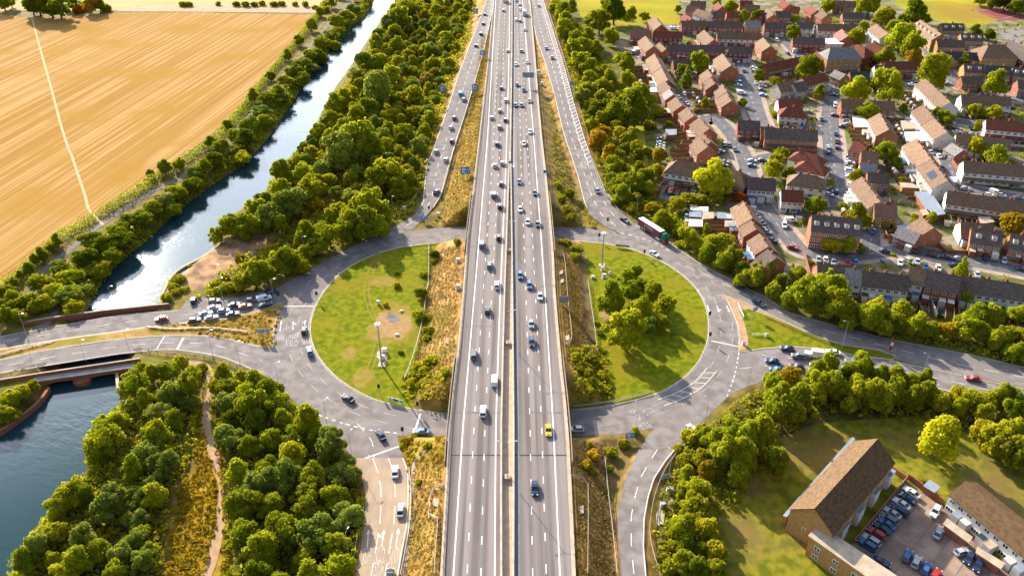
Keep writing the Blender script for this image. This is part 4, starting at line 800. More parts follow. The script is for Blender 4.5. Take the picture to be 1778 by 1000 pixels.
for a, k in [(('a4', 0, 151, 195, 156, 8, 5, 6, 'b', 'dark'), {}), (('a4', 217, 148, 325, 156, 8, 5, 3, 'w', 'dark'), {}), (('a4', 350, 163, 640, 168, 8.5, 5, 8, 'w', 'brn'), dict(wall='w')), (('a4', 188, 250, 400, 258, 8, 5, 6, 'b', 'dark'), {}), (('a4', 515, 198, 555, 245, 9, 5, 2, 'o', 'pink'), {}),
             (('a4', 742, 163, 825, 226, 9, 5, 5, 'w', 'tan'), {}), (('a4', 1040, 136, 1180, 230, 10, 7.5, 6, 'y', 'tan'), dict(dorm=5, floors=3)), (('a4', 1180, 160, 1325, 160, 8.5, 5.5, 3, 'y', 'dark'), dict(dorm=3)), (('a4', 1310, 226, 1455, 230, 8.5, 5.5, 3, 'y', 'dark'), dict(dorm=3)), (('a4', 1150, 268, 1330, 272, 8.5, 5.5, 4, 'y', 'dark'), dict(porch=True)),
             (('a4', 1195, 348, 1420, 355, 8.5, 5.5, 5, 'y', 'navy'), {}), (('a4', 1500, 300, 1600, 300, 15, 8, 4, 'y', 'tan'), dict(hip=.8, floors=3)), (('a4', 1640, 272, 1790, 340, 13, 7, 5, 'd', 'dark'), dict(hip=.8, floors=2)), (('a4', 440, 322, 590, 318, 13, 8.2, 6, 'y', 'grey'), dict(hip=.55, floors=3, label='big yellow brick three storey block with grey hipped roof among the houses')),
             (('a4', 612, 300, 668, 318, 11, 7, 3, 'd', 'red'), dict(hip=True, floors=3)), (('a4', 720, 290, 780, 305, 11, 7, 3, 'd', 'red'), dict(hip=True, floors=3)), (('a4', 350, 345, 415, 375, 9, 5, 2, 'o', 'red'), {}), (('a4', 0, 432, 160, 398, 8.5, 5, 4, 'd', 'red'), {}), (('a4', 165, 396, 320, 370, 8.5, 5, 4, 'd', 'red'), {}),
             (('a4', 80, 560, 180, 545, 9, 4.5, 2, 'g', 'brn'), {}), (('a4', 185, 560, 255, 545, 9, 4.5, 1, 'g', 'dark'), {}), (('a4', 250, 525, 400, 490, 8.5, 5, 4, 'w', 'red'), {}), (('a4', 470, 470, 540, 500, 7, 4.5, 1, 'y', 'grey'), {}), (('a4', 570, 480, 690, 482, 8, 4.5, 2, 'b', 'navy'), {}), (('a4', 735, 440, 860, 442, 8.5, 5.2, 2, 'w', 'dark'), {}),
             (('a4', 780, 415, 1020, 412, 8.5, 5.2, 5, 'b', 'red'), {}), (('a4', 1045, 425, 1095, 428, 8.5, 5, 1, 'y', 'pink'), {}), (('a4', 1330, 428, 1465, 434, 9, 5.5, 3, 'y', 'dark'), dict(dorm=2)), (('a4', 1470, 440, 1640, 448, 9, 5.5, 4, 'y', 'navy'), {}), (('a4', 1312, 512, 1450, 512, 7.5, 4.8, 2, 'b', 'dark'), {}), (('a4', 1660, 452, 1760, 460, 9, 5.5, 3, 'y', 'dark'), dict(dorm=2)), (('a4', 1690, 535, 1790, 540, 9, 5.2, 2, 'b', 'dark'), {}),
             (('a4', 1072, 530, 1240, 685, 9.5, 5.2, 7, 'w', 'brn'), dict(gar=1)), (('a4', 1312, 634, 1640, 650, 9, 5.2, 8, 'w', 'brn'), dict(gar=1)), (('a4', 512, 665, 865, 680, 9, 5.2, 8, 'b', 'brn'), dict(gar=1)), (('a4', 770, 758, 828, 868, 10, 5.4, 4, 'b', 'brn'), {}), (('a4', 1060, 702, 1130, 790, 10, 5.4, 4, 'w', 'brn'), {}), (('a4', 1132, 795, 1218, 885, 10, 5.4, 4, 'w', 'tan'), dict(gar=1)),
             (('a4', 90, 662, 245, 664, 9, 4.5, 2, 'w', 'red'), {}), (('a4', 150, 718, 235, 724, 9, 4.5, 2, 'w', 'red'), dict(hip=.8)), (('a4', 0, 856, 350, 872, 9.5, 5.4, 8, 'o', 'dark'), dict(porch=True, gar=1)), (('a4', 1480, 798, 1790, 826, 9, 5.2, 7, 'w', 'red'), dict(porch=True)), (('a4', 1282, 896, 1640, 934, 9, 5.2, 8, 'w', 'brn'), dict(gar=1)),
             (('b4', 600, 20, 690, 45, 9, 4.8, 2, 'b', 'red'), dict(solar=1)), (('b4', 650, 85, 760, 95, 9, 4.8, 2, 'b', 'brn'), dict(solar=1)), (('b4', 640, 165, 750, 178, 8, 4.6, 2, 'g', 'grey'), {}), (('b4', 1010, 8, 1110, 140, 10.5, 5.4, 6, 'w', 'tan'), {}), (('b4', 1112, 145, 1222, 285, 10.5, 5.4, 6, 'w', 'brn'), dict(solar=1, gar=1)), (('b4', 1250, 35, 1325, 80, 7, 3.6, 2, 'b', 'grey'), {}),
             (('b4', 1330, 152, 1790, 190, 9, 5.2, 9, 'w', 'brn'), dict(porch=True)), (('b4', 1222, 352, 1790, 432, 9.5, 5.2, 12, 'w', 'brn'), dict(porch=True, gar=1)), (('b4', 690, 228, 830, 240, 8, 4.8, 2, 'o', 'dark'), {}), (('b4', 650, 262, 770, 425, 9, 5.2, 6, 'w', 'brn'), dict(ext=3)), (('b4', 735, 438, 880, 450, 9, 4.8, 2, 'y', 'pink'), dict(solar=1)),
             (('b4', 318, 512, 650, 545, 11, 7.6, 8, 'o', 'dark'), dict(dorm=5, floors=3, kind='apartment block')), (('b4', 1048, 530, 1125, 600, 9.5, 4.8, 2, 'o', 'brn'), {}), (('b4', 900, 590, 1040, 640, 7.5, 3.4, 3, 'o', 'grey'), dict(chim=False)), (('b4', 1310, 560, 1530, 578, 9, 4.2, 3, 'w', 'brn'), {}), (('b4', 1385, 600, 1590, 632, 10, 4.6, 4, 'o', 'dark'), dict(dorm=2)), (('b4', 1645, 640, 1790, 664, 10, 4.6, 3, 'o', 'dark'), dict(dorm=2)),
             (('b4', 245, 88, 345, 112, 9, 4.8, 1, 'w', 'red'), dict(hip=.9)), (('b4', 285, 150, 365, 168, 9, 4.8, 1, 'w', 'red'), dict(hip=.9)), (('b4', 230, 240, 350, 255, 9.5, 4.8, 2, 'w', 'brn'), dict(hip=.9)), (('b4', 112, 344, 255, 352, 8.5, 5.2, 2, 'w', 'red'), {}), (('b4', -110, 268, 72, 280, 8.5, 5.2, 3, 'w', 'dark'), {})]:
    k = dict(k); T(*(a if 'wall' not in k else a), **{x: y for x, y in k.items() if x != 'wall'})
# the near terrace backing onto the dual carriageway
for a in [('b4', 352, 842, 540, 852, 9, 5.2, 4, 'o', 'dark'), ('b4', 545, 868, 655, 884, 9, 5.2, 2, 'w', 'grey'), ('b4', 655, 886, 960, 920, 9, 5.2, 6, 'w', 'dark'), ('b4', 975, 855, 1085, 880, 10, 5.6, 2, 'w', 'brn'), ('b4', 1085, 882, 1310, 926, 10, 5.6, 4, 'b', 'dark'), ('b4', 1312, 918, 1800, 990, 9.5, 5.2, 9, 'w', 'dark')]: T(*a, ext=3.2, gar=1)
# between the belt and the close
for a, k in [(('b3', 1140, 150, 1270, 170, 11, 5.6, 6, 'b', 'brn'), dict(hip=.8, kind='two storey flats')), (('b3', 1420, 190, 1560, 225, 11, 5.4, 5, 'b', 'brn'), dict(hip=.8, kind='two storey flats')), (('b3', 1290, 0, 1342, 60, 9, 5.2, 2, 'o', 'brn'), {}), (('b3', 1625, 262, 1790, 272, 8.5, 5.2, 3, 'w', 'dark'), {}), (('b3', 1578, 422, 1640, 535, 9, 5, 4, 'b', 'tan'), {}),
             (('b3', 1632, 552, 1665, 610, 8.5, 5, 2, 'b', 'brn'), {}), (('b3', 1690, 640, 1745, 725, 8.5, 5, 3, 'b', 'brn'), {}), (('b3', 1660, 815, 1720, 860, 8, 4.6, 2, 'o', 'brn'), {}), (('b4', 20, 745, 75, 800, 8.5, 5, 2, 'o', 'dark'), {})]: T(*a, **k)
# flat roofed garages and additions
for a in [('b3', [(1232, 462), (1340, 462), (1338, 492), (1228, 490)], 2.6, 'b', 'pale_panel'), ('b3', [(1225, 488), (1302, 490), (1300, 528), (1222, 524)], 2.6, 'b', 'sign_back'), ('b3', [(1222, 545), (1304, 548), (1303, 590), (1218, 588)], 2.6, 'b', 'pale_panel'), ('b3', [(1412, 498), (1508, 504), (1510, 540), (1410, 535)], 2.6, 'b', 'sign_back'), ('b3', [(1305, 500), (1378, 498), (1380, 535), (1308, 540)], 2.6, 'y', 'concrete'), ('b3', [(1062, 868), (1132, 870), (1130, 915), (1066, 915)] if False else [(1460, 555), (1515, 555), (1515, 590), (1458, 590)], 2.5, 'b', 'concrete'),
          ('a4', [(400, 262), (500, 258), (525, 296), (402, 298)], 4.5, 'w', 'pale_panel'), ('b4', [(1002, 362), (1105, 360), (1205, 505), (1110, 520)], 2.6, 'b', 'sign_back'), ('b4', [(1040, 482), (1085, 480), (1110, 505), (1060, 515)], 2.6, 'b', 'concrete'), ('b4', [(885, 590), (960, 575), (1010, 620), (950, 640)], 3.2, 'o', 'sign_back'), ('a4', [(585, 780), (670, 780), (690, 850), (600, 850)], 2.6, 'b', 'pale_panel'), ('a4', [(910, 810), (1010, 812), (1060, 860), (930, 862)], 2.6, 'g', 'concrete'),
          ('a4', [(935, 885), (1040, 885), (1120, 940), (950, 945)], 2.8, 'w', 'pale_panel'), ('b4', [(905, 300), (980, 305), (1040, 335), (920, 330)], 2.5, 'y', 'concrete'), ('b4', [(990, 245), (1040, 240), (1075, 290), (1030, 300)], 2.8, 'w', 'brn' if False else 'concrete'), ('b4', [(1205, 262), (1285, 262), (1280, 292), (1222, 295)], 2.6, 'w', 'hull_white'), ('b4', [(770, 765), (870, 770), (905, 800), (760, 795)] if False else [(1430, 530), (1500, 528), (1530, 560), (1450, 570)], 2.8, 'o', 'concrete'), ('a3', [(1062, 868), (1130, 868), (1132, 900), (1068, 905)], 2.6, 'b', 'sign_back'), ('a3', [(945, 590), (1000, 588), (1015, 615), (950, 615)], 2.6, 'w', 'pale_panel'), ('a3', [(1045, 730), (1090, 728), (1095, 755), (1050, 755)], 2.6, 'b', 'hull_white'), ('a3', [(1155, 800), (1215, 800), (1215, 835), (1165, 835)], 2.6, 'b', 'concrete')]:
    flatblock(*a)
# near right: long block with brown roof, annexe and the ribbed terrace
A1 = T('d4', 752, 88, 335, 548, 10.8, 7.6, 4, 'y', 'old', 39, floors=3, chim=False, name='apartment_block', label='long yellow brick block with lichened brown roof beside the parking court')
for i, (x, y) in enumerate(((805, 290), (705, 410), (600, 530), (492, 640))):
    p = P(*zz('d4', x, y), 4.6); ang = A1.rotation_euler.z; mb = MB(); L0 = Matrix.Rotation(-ang, 2) @ Vector((p[0] - A1.location.x, p[1] - A1.location.y)); mb.box((L0.x, L0.y, 2.3), (3.2, 4.2, 4.6), 'render_wall', top='sign_back'); e = mb.build('stair_tower', A1)
flatblock('d4', [(580, 78), (598, 92), (150, 600), (125, 590)], 3.2, 'y', 'sign_back', 'podium', 'low flat roofed podium strip along the grass side of the brown roofed block', 'podium')
flatblock('d4', [(372, 662), (300, 738), (1100, 1300), (1240, 1240)], 6.2, 'y', 'concrete', 'annexe', 'yellow brick annexe with flat pale roof and two rows of windows', 'annexe', winrow=4.2)
T('d4', 1345, 372, 1900, 815, 9.5, 5.3, 9, 'w', 'old', 28, chim=False, ext=2.0, label='white fronted terrace with ribbed brown roof beside the parking court')
for a in [('d4', [(1225, 625), (1375, 735), (1350, 770), (1200, 660)], 2.4, 'b', 'concrete'), ('d4', [(1430, 815), (1590, 910), (1565, 945), (1420, 850)], 2.4, 'b', 'concrete'), ('d4', [(1100, 362), (1165, 405), (1130, 440), (1065, 400)], 2.2, 'b', 'sign_back')]: flatblock(*a)
def zone_of(u):
    for lim, s in ((1205, 'along the wooded belt'), (1330, 'around the inner close'), (1440, 'before the long street'), (1540, 'behind the long street'), (1650, 'near the pitch side'), (9999, 'by the picture edge')):
        if u < lim: return s
by = {}
for o, d in BLD: by.setdefault((zone_of(PX(o.location)[0]), d[3] == 'flat'), []).append((o, d))
for (zn, fl), lst in by.items():
    lst.sort(key=lambda t: t[0].location.y)
    for i, (o, (wall, roof, kind, hip, n, label)) in enumerate(lst):
        ww = WALL[wall][2]
        if label: tag(o, label, kind if fl else 'building')
        elif fl: tag(o, f"{ww} garage with flat roof, {nth(i)} back from main road, {zn}", 'garage', 'flat roofed garages on the estate')
        else: tag(o, f"{ww} {kind}, {ROOFW[roof]} roof, {nth(i)} from main road, {zn}", 'house', 'houses and terraces of the estate')
# gardens: fences, sheds
FEN = []; SHED = []
def shed_mesh(m, t):
    mb = MB(); mb.add([(-1.1, -.8, 0), (1.1, -.8, 0), (1.1, .8, 0), (-1.1, .8, 0), (-1.1, -.8, 1.8), (1.1, -.8, 1.8), (1.1, .8, 1.8), (-1.1, .8, 1.8), (-1.1, 0, 2.3), (1.1, 0, 2.3)], [(0, 1, 5, 4), (2, 3, 7, 6), (1, 2, 6, 9, 5), (3, 0, 4, 8, 7)], m)
    mb.add([(-1.25, -.95, 1.75), (1.25, -.95, 1.75), (1.25, 0, 2.36), (-1.25, 0, 2.36), (1.25, .95, 1.75), (-1.25, .95, 1.75)], [(0, 1, 2, 3), (3, 2, 4, 5)], t); return mb.mesh('garden_shed')
SHEDM = [shed_mesh('timber', 'sign_back'), shed_mesh('timber', 'concrete'), shed_mesh('pale_panel', 'pale_panel'), shed_mesh('timber', 'blue_roof')]
fm = {}
def fence_mesh(Ln):
    k = round(Ln * 2) / 2
    if k not in fm:
        mb = MB(); mb.box((0, k / 2, .85), (.08, k, 1.7), 'timber')
        for i in range(int(k / 2) + 1): mb.box((.0, min(k - .1, i * 2 + .05), .9), (.14, .12, 1.85), 'timber')
        fm[k] = mb.mesh('garden_fence')
    return fm[k]
def on_road(p):
    X, Y = np.array([p.x]), np.array([p.y])
    if min(sdist(RT_U, X, Y)[0], sdist(OUT, X, Y)[0]) < 2.0: return True
    return any(np.min((q[:, 0] - p.x) ** 2 + (q[:, 1] - p.y) ** 2) < (w / 2 + .8) ** 2 for q, w in STW)
GARDENS.sort(key=lambda t: t[0].location.y)
for o, L, w, n, g, face in GARDENS:
    if not face: continue
    s = face[0][0]; Ln = 8.0 + random.random() * 3; ang = o.rotation_euler.z
    for i in range(n + 1):
        if len(FEN) >= 285: break
        x = -L / 2 + L * i / n; y = s * (w / 2 + .3)
        if any(on_road(o.matrix_basis @ Vector((x, s * (w / 2 + d_), 0))) for d_ in (1, Ln * .5, Ln)): continue
        f = link('garden_fence', fence_mesh(Ln)); p = o.matrix_basis @ Vector((x, y, 0)); f.location = p; f.rotation_euler = (0, 0, ang + (0 if s > 0 else math.pi)); FEN.append(f)
        if i < n and (i * 3 + len(FEN)) % 2 == 0 and len(SHED) < 190:
            sh = link('garden_shed', random.choice(SHEDM)); sh.location = o.matrix_basis @ Vector((x + L / n * .5, s * (w / 2 + Ln - 1.5), 0)); sh.rotation_euler = (0, 0, ang); SHED.append(sh)
for f in FEN: tag(f, 'brown timber fence dividing two back gardens behind a terrace on the estate', 'fence', 'garden fences')
for f in SHED: tag(f, 'small garden shed at the end of a back garden on the estate', 'shed', 'garden sheds')
def wallpx(px, h, m, label, cat='wall', name='garden_wall', w=.25):
    mb = MB(); q = resample(flat(px), 3.0); wall_mb(mb, q, w, h, m, base=-.2); return tag(mb.build(name), label, cat)
wallpx(zl('b4', (1215, 120), (1330, 280)), 1.9, 'cab_red' if False else 'brick', 'tall orange brick wall along the lane beside the long white gabled row'); wallpx(zl('b4', (1255, 500), (1330, 620), (1385, 770)), 1.8, 'brick', 'long orange brick garden wall between the corner house and the dormered chalets')
wallpx(zl('b4', (1385, 775), (1200, 770), (1150, 720)), 1.6, 'brick', 'brick front wall round the corner house garden'); wallpx(zl('a3', (1535, 880), (1590, 950)), 1.7, 'trailer_maroon' if False else 'timber', 'orange timber fence on the bend of the estate street', 'fence', 'garden_fence')
wallpx(zl('d4', (835, 290), (945, 365)), 1.6, 'brick', 'brick wall closing the end of the shaded back gardens'); wallpx(zl('d4', (940, 365), (590, 785)), 1.6, 'timber', 'long timber fence between the shaded gardens and the row of parked cars', 'fence', 'garden_fence'); wallpx(zl('d4', (950, 350), (1195, 530)), 1.9, 'brick', 'brick boundary wall on the far side of the parking court')
wallpx(zl('b4', (260, 770), (300, 930)), 1.7, 'brick', 'brick wall beside the first house of the near terrace'); wallpx(zl('c4', (1000, 115), (1050, 215)), 1.7, 'timber', 'timber fence between two back gardens near the green trampoline', 'fence', 'garden_fence'); wallpx(zl('c4', (1085, 100), (1145, 240)), 1.9, 'pale_concrete', 'pale concrete garden wall beside the green trampoline')
tr = empty('trampoline', P(*zz('c4', 1183, 205), .8)); tr.location.z = 0; tag(tr, 'round trampoline with green rim in a back garden of the near terrace', 'trampoline')
mb = MB(); ang = np.linspace(0, 2 * math.pi, 25)
mb.add([(1.5 * math.cos(a), 1.5 * math.sin(a), .8) for a in ang[:-1]], [tuple(range(24))], 'dark_metal'); mb.build('mat', tr)
mb = MB(); strip_mb(mb, np.array([(1.65 * math.cos(a), 1.65 * math.sin(a), .83) for a in ang]), .45, 'cab_green'); mb.build('rim', tr)
for k in range(4): mb = MB(); a = k * math.pi / 2 + .4; mb.tube((1.6 * math.cos(a), 1.6 * math.sin(a), 0), (1.6 * math.cos(a), 1.6 * math.sin(a), .8), .05, .05, 'dark_metal'); mb.build('leg', tr)
# ------------------------------------------------------------------ trees, shrubs, hedges
def quads_mesh(name, C, Nn, size, tint, m):
    n = len(C); rg = np.random.default_rng(len(C))
    up = rg.normal(size=(n, 3)); T1 = np.cross(Nn, up); T1 /= np.linalg.norm(T1, axis=1)[:, None] + 1e-9; T2 = np.cross(Nn, T1)
    s = size[:, None] * .5; el = (.75 + .5 * rg.random(n))[:, None]
    bend = Nn * s * .35
    V = np.stack([C - T1 * s * el - T2 * s - bend * .6, C + T1 * s * el - T2 * s * .6 + bend * .2, C + T1 * s * el * .7 + T2 * s - bend * .6, C - T1 * s * el * .8 + T2 * s * .7 + bend * .3], 1).reshape(-1, 3)
    me = bpy.data.meshes.new(name); me.vertices.add(4 * n); me.vertices.foreach_set('co', V.reshape(-1).astype(np.float32))
    me.loops.add(4 * n); me.loops.foreach_set('vertex_index', np.arange(4 * n, dtype=np.int32)); me.polygons.add(n); me.polygons.foreach_set('loop_start', (np.arange(n) * 4).astype(np.int32)); me.update(calc_edges=True)
    a = me.attributes.new('tint', 'FLOAT', 'POINT'); a.data.foreach_set('value', np.repeat(tint, 4).astype(np.float32)); me.materials.append(MATS[m]); return me
def lobes_leaves(lobes, n, size, rg, tilt=.42, low=-.6):
    """leaf clumps spread over a cloud of overlapping lobes (cx,cy,cz,rx,rz)"""
    L = np.array(lobes); wgt = L[:, 3] * (L[:, 3] + L[:, 4]); k = rg.choice(len(L), n * 3, p=wgt / wgt.sum())
    d = rg.normal(size=(n * 3, 3)); d /= np.linalg.norm(d, axis=1)[:, None]; d = d[(d[:, 2] > low)]; k = k[:len(d)]
    rad = (.70 + .36 * rg.random(len(d)) ** .7) * np.where(rg.random(len(d)) < .14, 1.05 + .35 * rg.random(len(d)), 1)
    C = L[k, :3] + d * np.stack([L[k, 3], L[k, 3], L[k, 4]], 1) * rad[:, None]; keep = np.ones(len(C), bool)
    for j, l in enumerate(L):
        q = ((C[:, 0] - l[0]) ** 2 + (C[:, 1] - l[1]) ** 2) / l[3] ** 2 + (C[:, 2] - l[2]) ** 2 / l[4] ** 2
        keep &= (q > .5) | (k == j)
    C, d, k = C[keep][:n], d[keep][:n], k[keep][:n]
    Nn = d + rg.normal(size=C.shape) * tilt; Nn /= np.linalg.norm(Nn, axis=1)[:, None]
    lt = rg.random(len(L)); tint = np.clip(.6 * lt[k] + .55 * rg.random(len(C)) - .08, 0, 1)
    return C, Nn, size * (.6 + .8 * rg.random(len(C))), tint
def tree_proto(name, seed, r, h, m, n, size, shape='broad', leafname='crown'):
    rg = np.random.default_rng(seed); lobes = []; c0 = h * .50; rz = h * .50
    if shape == 'cone':
        for i in range(9): t = i / 8; lobes.append((rg.normal() * .2, rg.normal() * .2, h * (.15 + .8 * t), r * (1 - t) * .9 + .35, h * .12))
    elif shape == 'shrub':
        lobes.append((0, 0, h * .35, r * .7, h * .55))
        for i in range(6): a = rg.random() * 6.28; q = r * (.3 + .35 * rg.random()); lobes.append((q * math.cos(a), q * math.sin(a), h * (.3 + .25 * rg.random()), r * (.3 + .2 * rg.random()), h * (.3 + .22 * rg.random())))
    else:
        lobes.append((0, 0, c0 - .05 * h, r * .60, rz * .68)); ecc = 1 + .25 * rg.normal(); lean = rg.normal(size=2) * r * .12
        for i in range(18 + int(16 * rg.random())):
            a = i * 2.4 + rg.random() * .8; e = rg.random() * 2.1 - .75; q = r * (.46 + .34 * rg.random()) * math.cos(e) * (ecc if i % 3 else 1); s = r * (.13 + .21 * rg.random())
            k_ = .5 + .5 * max(0, math.sin(e)); lobes.append((q * math.cos(a) + lean[0] * k_, q * math.sin(a) + lean[1] * k_, c0 + rz * (.62 + .22 * rg.random()) * math.sin(e), s, s * (.75 + .4 * rg.random())))
    C, Nn, sz, tint = lobes_leaves(lobes, n, size, rg)
    if shape in ('broad', 'willow'): Nn[:, 2] += .25; Nn /= np.linalg.norm(Nn, axis=1)[:, None]
    C[:, 2] = np.maximum(C[:, 2], .08)
    mb = MB(); tr = .045 * h if shape != 'shrub' else .05
    pts = [(0, 0, -.3), (rg.normal() * .12, rg.normal() * .12, h * .2), (rg.normal() * .2, rg.normal() * .2, h * .42), (rg.normal() * .3, rg.normal() * .3, h * .66)]
    for i in range(3): mb.tube(pts[i], pts[i + 1], tr * (1 - i * .27), tr * (1 - (i + 1) * .27), 'trunk', 7)
    for i in range(5 if shape != 'shrub' else 4):
        a = i * 1.3 + rg.random(); b = pts[1] if i % 2 else pts[2]; mb.tube(b, (b[0] + r * .55 * math.cos(a), b[1] + r * .55 * math.sin(a), b[2] + h * .2), tr * .45, tr * .15, 'trunk', 5)
    return (mb.mesh('trunk'), quads_mesh(leafname, C, Nn, sz, tint, m), r, h)
PRO = {'g': [tree_proto('t', 10 + i, 4.6, 9.2, 'leaf_green', 5200, .42) for i in range(7)], 'w': [tree_proto('t', 30 + i, 4.4, 8.2, 'leaf_grey', 5200, .40, 'willow') for i in range(4)],
       'y': [tree_proto('t', 40 + i, 3.2, 5.6, 'leaf_scrub', 2700, .38) for i in range(4)], 's': [tree_proto('t', 50 + i, 2.4, 2.7, 'leaf_scrub', 800, .45, 'shrub', 'foliage') for i in range(3)],
       'o': [tree_proto('t', 60 + i, 2.2, 2.2, 'leaf_yellow', 750, .42, 'shrub', 'foliage') for i in range(2)], 'c': [tree_proto('t', 70, 2.0, 7.5, 'leaf_green', 1500, .45, 'cone')]}
TINT = {'n': (1, 1, 1, 1), 'l': (1.2, 1.2, 1.0, 1), 'd': (.62, .68, .7, 1), 'p': (1.35, .42, .55, 1), 'a': (1.28, .92, .8, 1), 'b': (1.5, .95, 1.2, 1)}
TREES = []; protos_used = {}
def put_tree(kind, x, y, r, zone, tint='n', hs=None, z=None):
    p = random.choice(PRO[kind]); s = r / p[2]; hs = hs or (.72 + .5 * random.random()); nm = {'g': 'broadleaf_tree', 'w': 'willow_tree', 'y': 'young_tree', 's': 'shrub', 'o': 'flowering_shrub', 'c': 'conifer'}[kind]
    key = id(p[1]); c = list(TINT[tint]); j = .85 + .3 * random.random(); g = .93 + .14 * random.random(); c = (c[0] * j * g, c[1] * j, c[2] * j, 1)
    z = gz(x, y) - .05 if z is None else z
    if key not in protos_used:
        o = empty(nm, (x, y, z), random.random() * 6.28); a = link('trunk', p[0], o); b = link(p[1].name.split('.')[0], p[1], o); protos_used[key] = o; o.scale = (s, s, s * hs)
    else: o = dup(protos_used[key], (x, y, z), random.random() * 6.28, (s, s, s * hs))
    for ch in o.children: ch.color = c
    TREES.append((o, kind, r, zone, tint)); return o
def tree_px(r, lst, zone, kind='g', tint='n', hk=1.0, hs=None):
    for t in lst:
        x, y, rp = t[:3]; kd = t[3] if len(t) > 3 else kind; tn = t[4] if len(t) > 4 else tint
        u, v = zz(r, x, y) if r else (x, y); rp = rp / ZS if r else rp
        p = PG(u, v, 4.0); rad = rp / scale_at(p) * (1.12 if zone in (ZR, ZC, ZB, ZT, ZS_) else 1.02); pr = PRO[kd][0]; hh = pr[3] * rad / pr[2] * .5 * hk * (hs or 1); p = PG(u, v, hh); put_tree(kd, p[0], p[1], rad, zone, tn, hs or (1.0 + .4 * random.random() if zone == ZT else None))
def poisson(poly_px, spacing, h=3.5, tries=9000, seed=1, keep=None, jitter=None):
    poly = [PG(u, v, h) for u, v in poly_px]; poly = [P(u, v, q[2] + h) for (u, v), q in zip(poly_px, poly)]
    rg = np.random.default_rng(seed); A = np.array([p[:2] for p in poly]); lo, hi = A.min(0), A.max(0); C = lo + rg.random((tries, 2)) * (hi - lo)
    C = C[sdist(poly, C[:, 0], C[:, 1]) < 0]; out = []; cell = {}
    for c in C:
        i, j = int(c[0] // spacing), int(c[1] // spacing)
        if all((c[0] - q[0]) ** 2 + (c[1] - q[1]) ** 2 > spacing ** 2 for a in (-1, 0, 1) for b in (-1, 0, 1) for q in cell.get((i + a, j + b), ())): out.append(c); cell.setdefault((i, j), []).append(c)
    return out
def wood(poly_px, spacing, rlo, rhi, zone, kinds, seed, h=3.5, tints='nnnld'):
    for c in poisson(poly_px, spacing, h, seed=seed): put_tree(random.choice(kinds), float(c[0]), float(c[1]), rlo + (rhi - rlo) * random.random() ** 1.3, zone, random.choice(tints))
def undergrowth(name, poly_px, dens, hgt, m, seed, size=.7, rad=1.5, label=None, h=.5):
    """one mass of low growth nobody could count"""
    pts = poisson(poly_px, dens, h, tries=14000, seed=seed); rg = np.random.default_rng(seed); Cs, Ns, Sz, Tn = [], [], [], []
    for c in pts:
        k = 26; d = rg.normal(size=(k, 3)); d[:, 2] = abs(d[:, 2]); d /= np.linalg.norm(d, axis=1)[:, None]; rr = rad * (.6 + .8 * rg.random()); hh = hgt * (.4 + .9 * rg.random())
        C = np.array([c[0], c[1], gz(*c) + hh * .1]) + d * np.array([rr, rr, hh]) * (.75 + .3 * rg.random(k))[:, None]; Nn = d + rg.normal(size=d.shape) * .5; Nn /= np.linalg.norm(Nn, axis=1)[:, None]
        Cs.append(C); Ns.append(Nn); Sz.append(size * (.6 + .8 * rg.random(k))); Tn.append(np.clip(rg.random() * .7 + .4 * rg.random(k) - .05, 0, 1))
    if not Cs: return
    o = link(name, quads_mesh(name, np.concatenate(Cs), np.concatenate(Ns), np.concatenate(Sz), np.concatenate(Tn), m)); structure(o, 'stuff'); o['label'] = label or 'low scrub and undergrowth covering the ground'; o['category'] = 'undergrowth'; return o

ZR, ZC, ZD, ZE, ZB, ZT, ZS_, ZI, ZH, ZP = 'riverside', 'middle wood', 'lower wood', 'pond bank', 'belt', 'lower belt', 'hedge row', 'island', 'estate', 'far edge'
# riverside row
RIV = [(85, 490), (115, 465), (140, 480), (160, 445), (185, 470), (150, 505), (110, 510), (195, 425), (215, 400), (235, 385), (175, 415), (260, 378), (280, 360), (300, 348), (322, 335), (345, 322), (310, 365), (352, 300), (372, 288), (390, 278), (405, 255), (422, 262), (428, 235), (445, 240), (455, 215), (470, 195), (478, 210), (487, 175), (500, 160), (512, 170), (516, 140), (530, 125), (542, 140), (545, 108), (560, 95), (575, 100), (575, 72), (592, 62), (605, 55), (606, 38), (622, 28), (635, 15), (640, -5), (655, -15), (600, 80), (560, 118), (435, 275), (225, 415), (205, 445), (130, 515), (95, 525)]
for i, (u, v) in enumerate(RIV): tree_px(None, [(u - 14 - 6 * (v < 300), v, [23, 19, 21, 25][i % 4] * (.62 + .38 * v / 500), 'w' if i % 4 == 1 else 'g', 'nnld'[i % 4])], ZR, hs=.5 + .2 * random.random())
tree_px(None, [(20, 490, 12), (48, 465, 14), (73, 442, 13), (98, 420, 11), (88, 430, 9), (60, 452, 10), (35, 478, 8), (285, 288, 15), (310, 283, 13), (260, 300, 10), (365, 245, 12), (395, 215, 10), (440, 165, 12), (470, 130, 11), (500, 95, 10), (520, 70, 10), (540, 45, 10), (556, 20, 9), (575, 5, 9), (590, -10, 9)], 'field hedge')
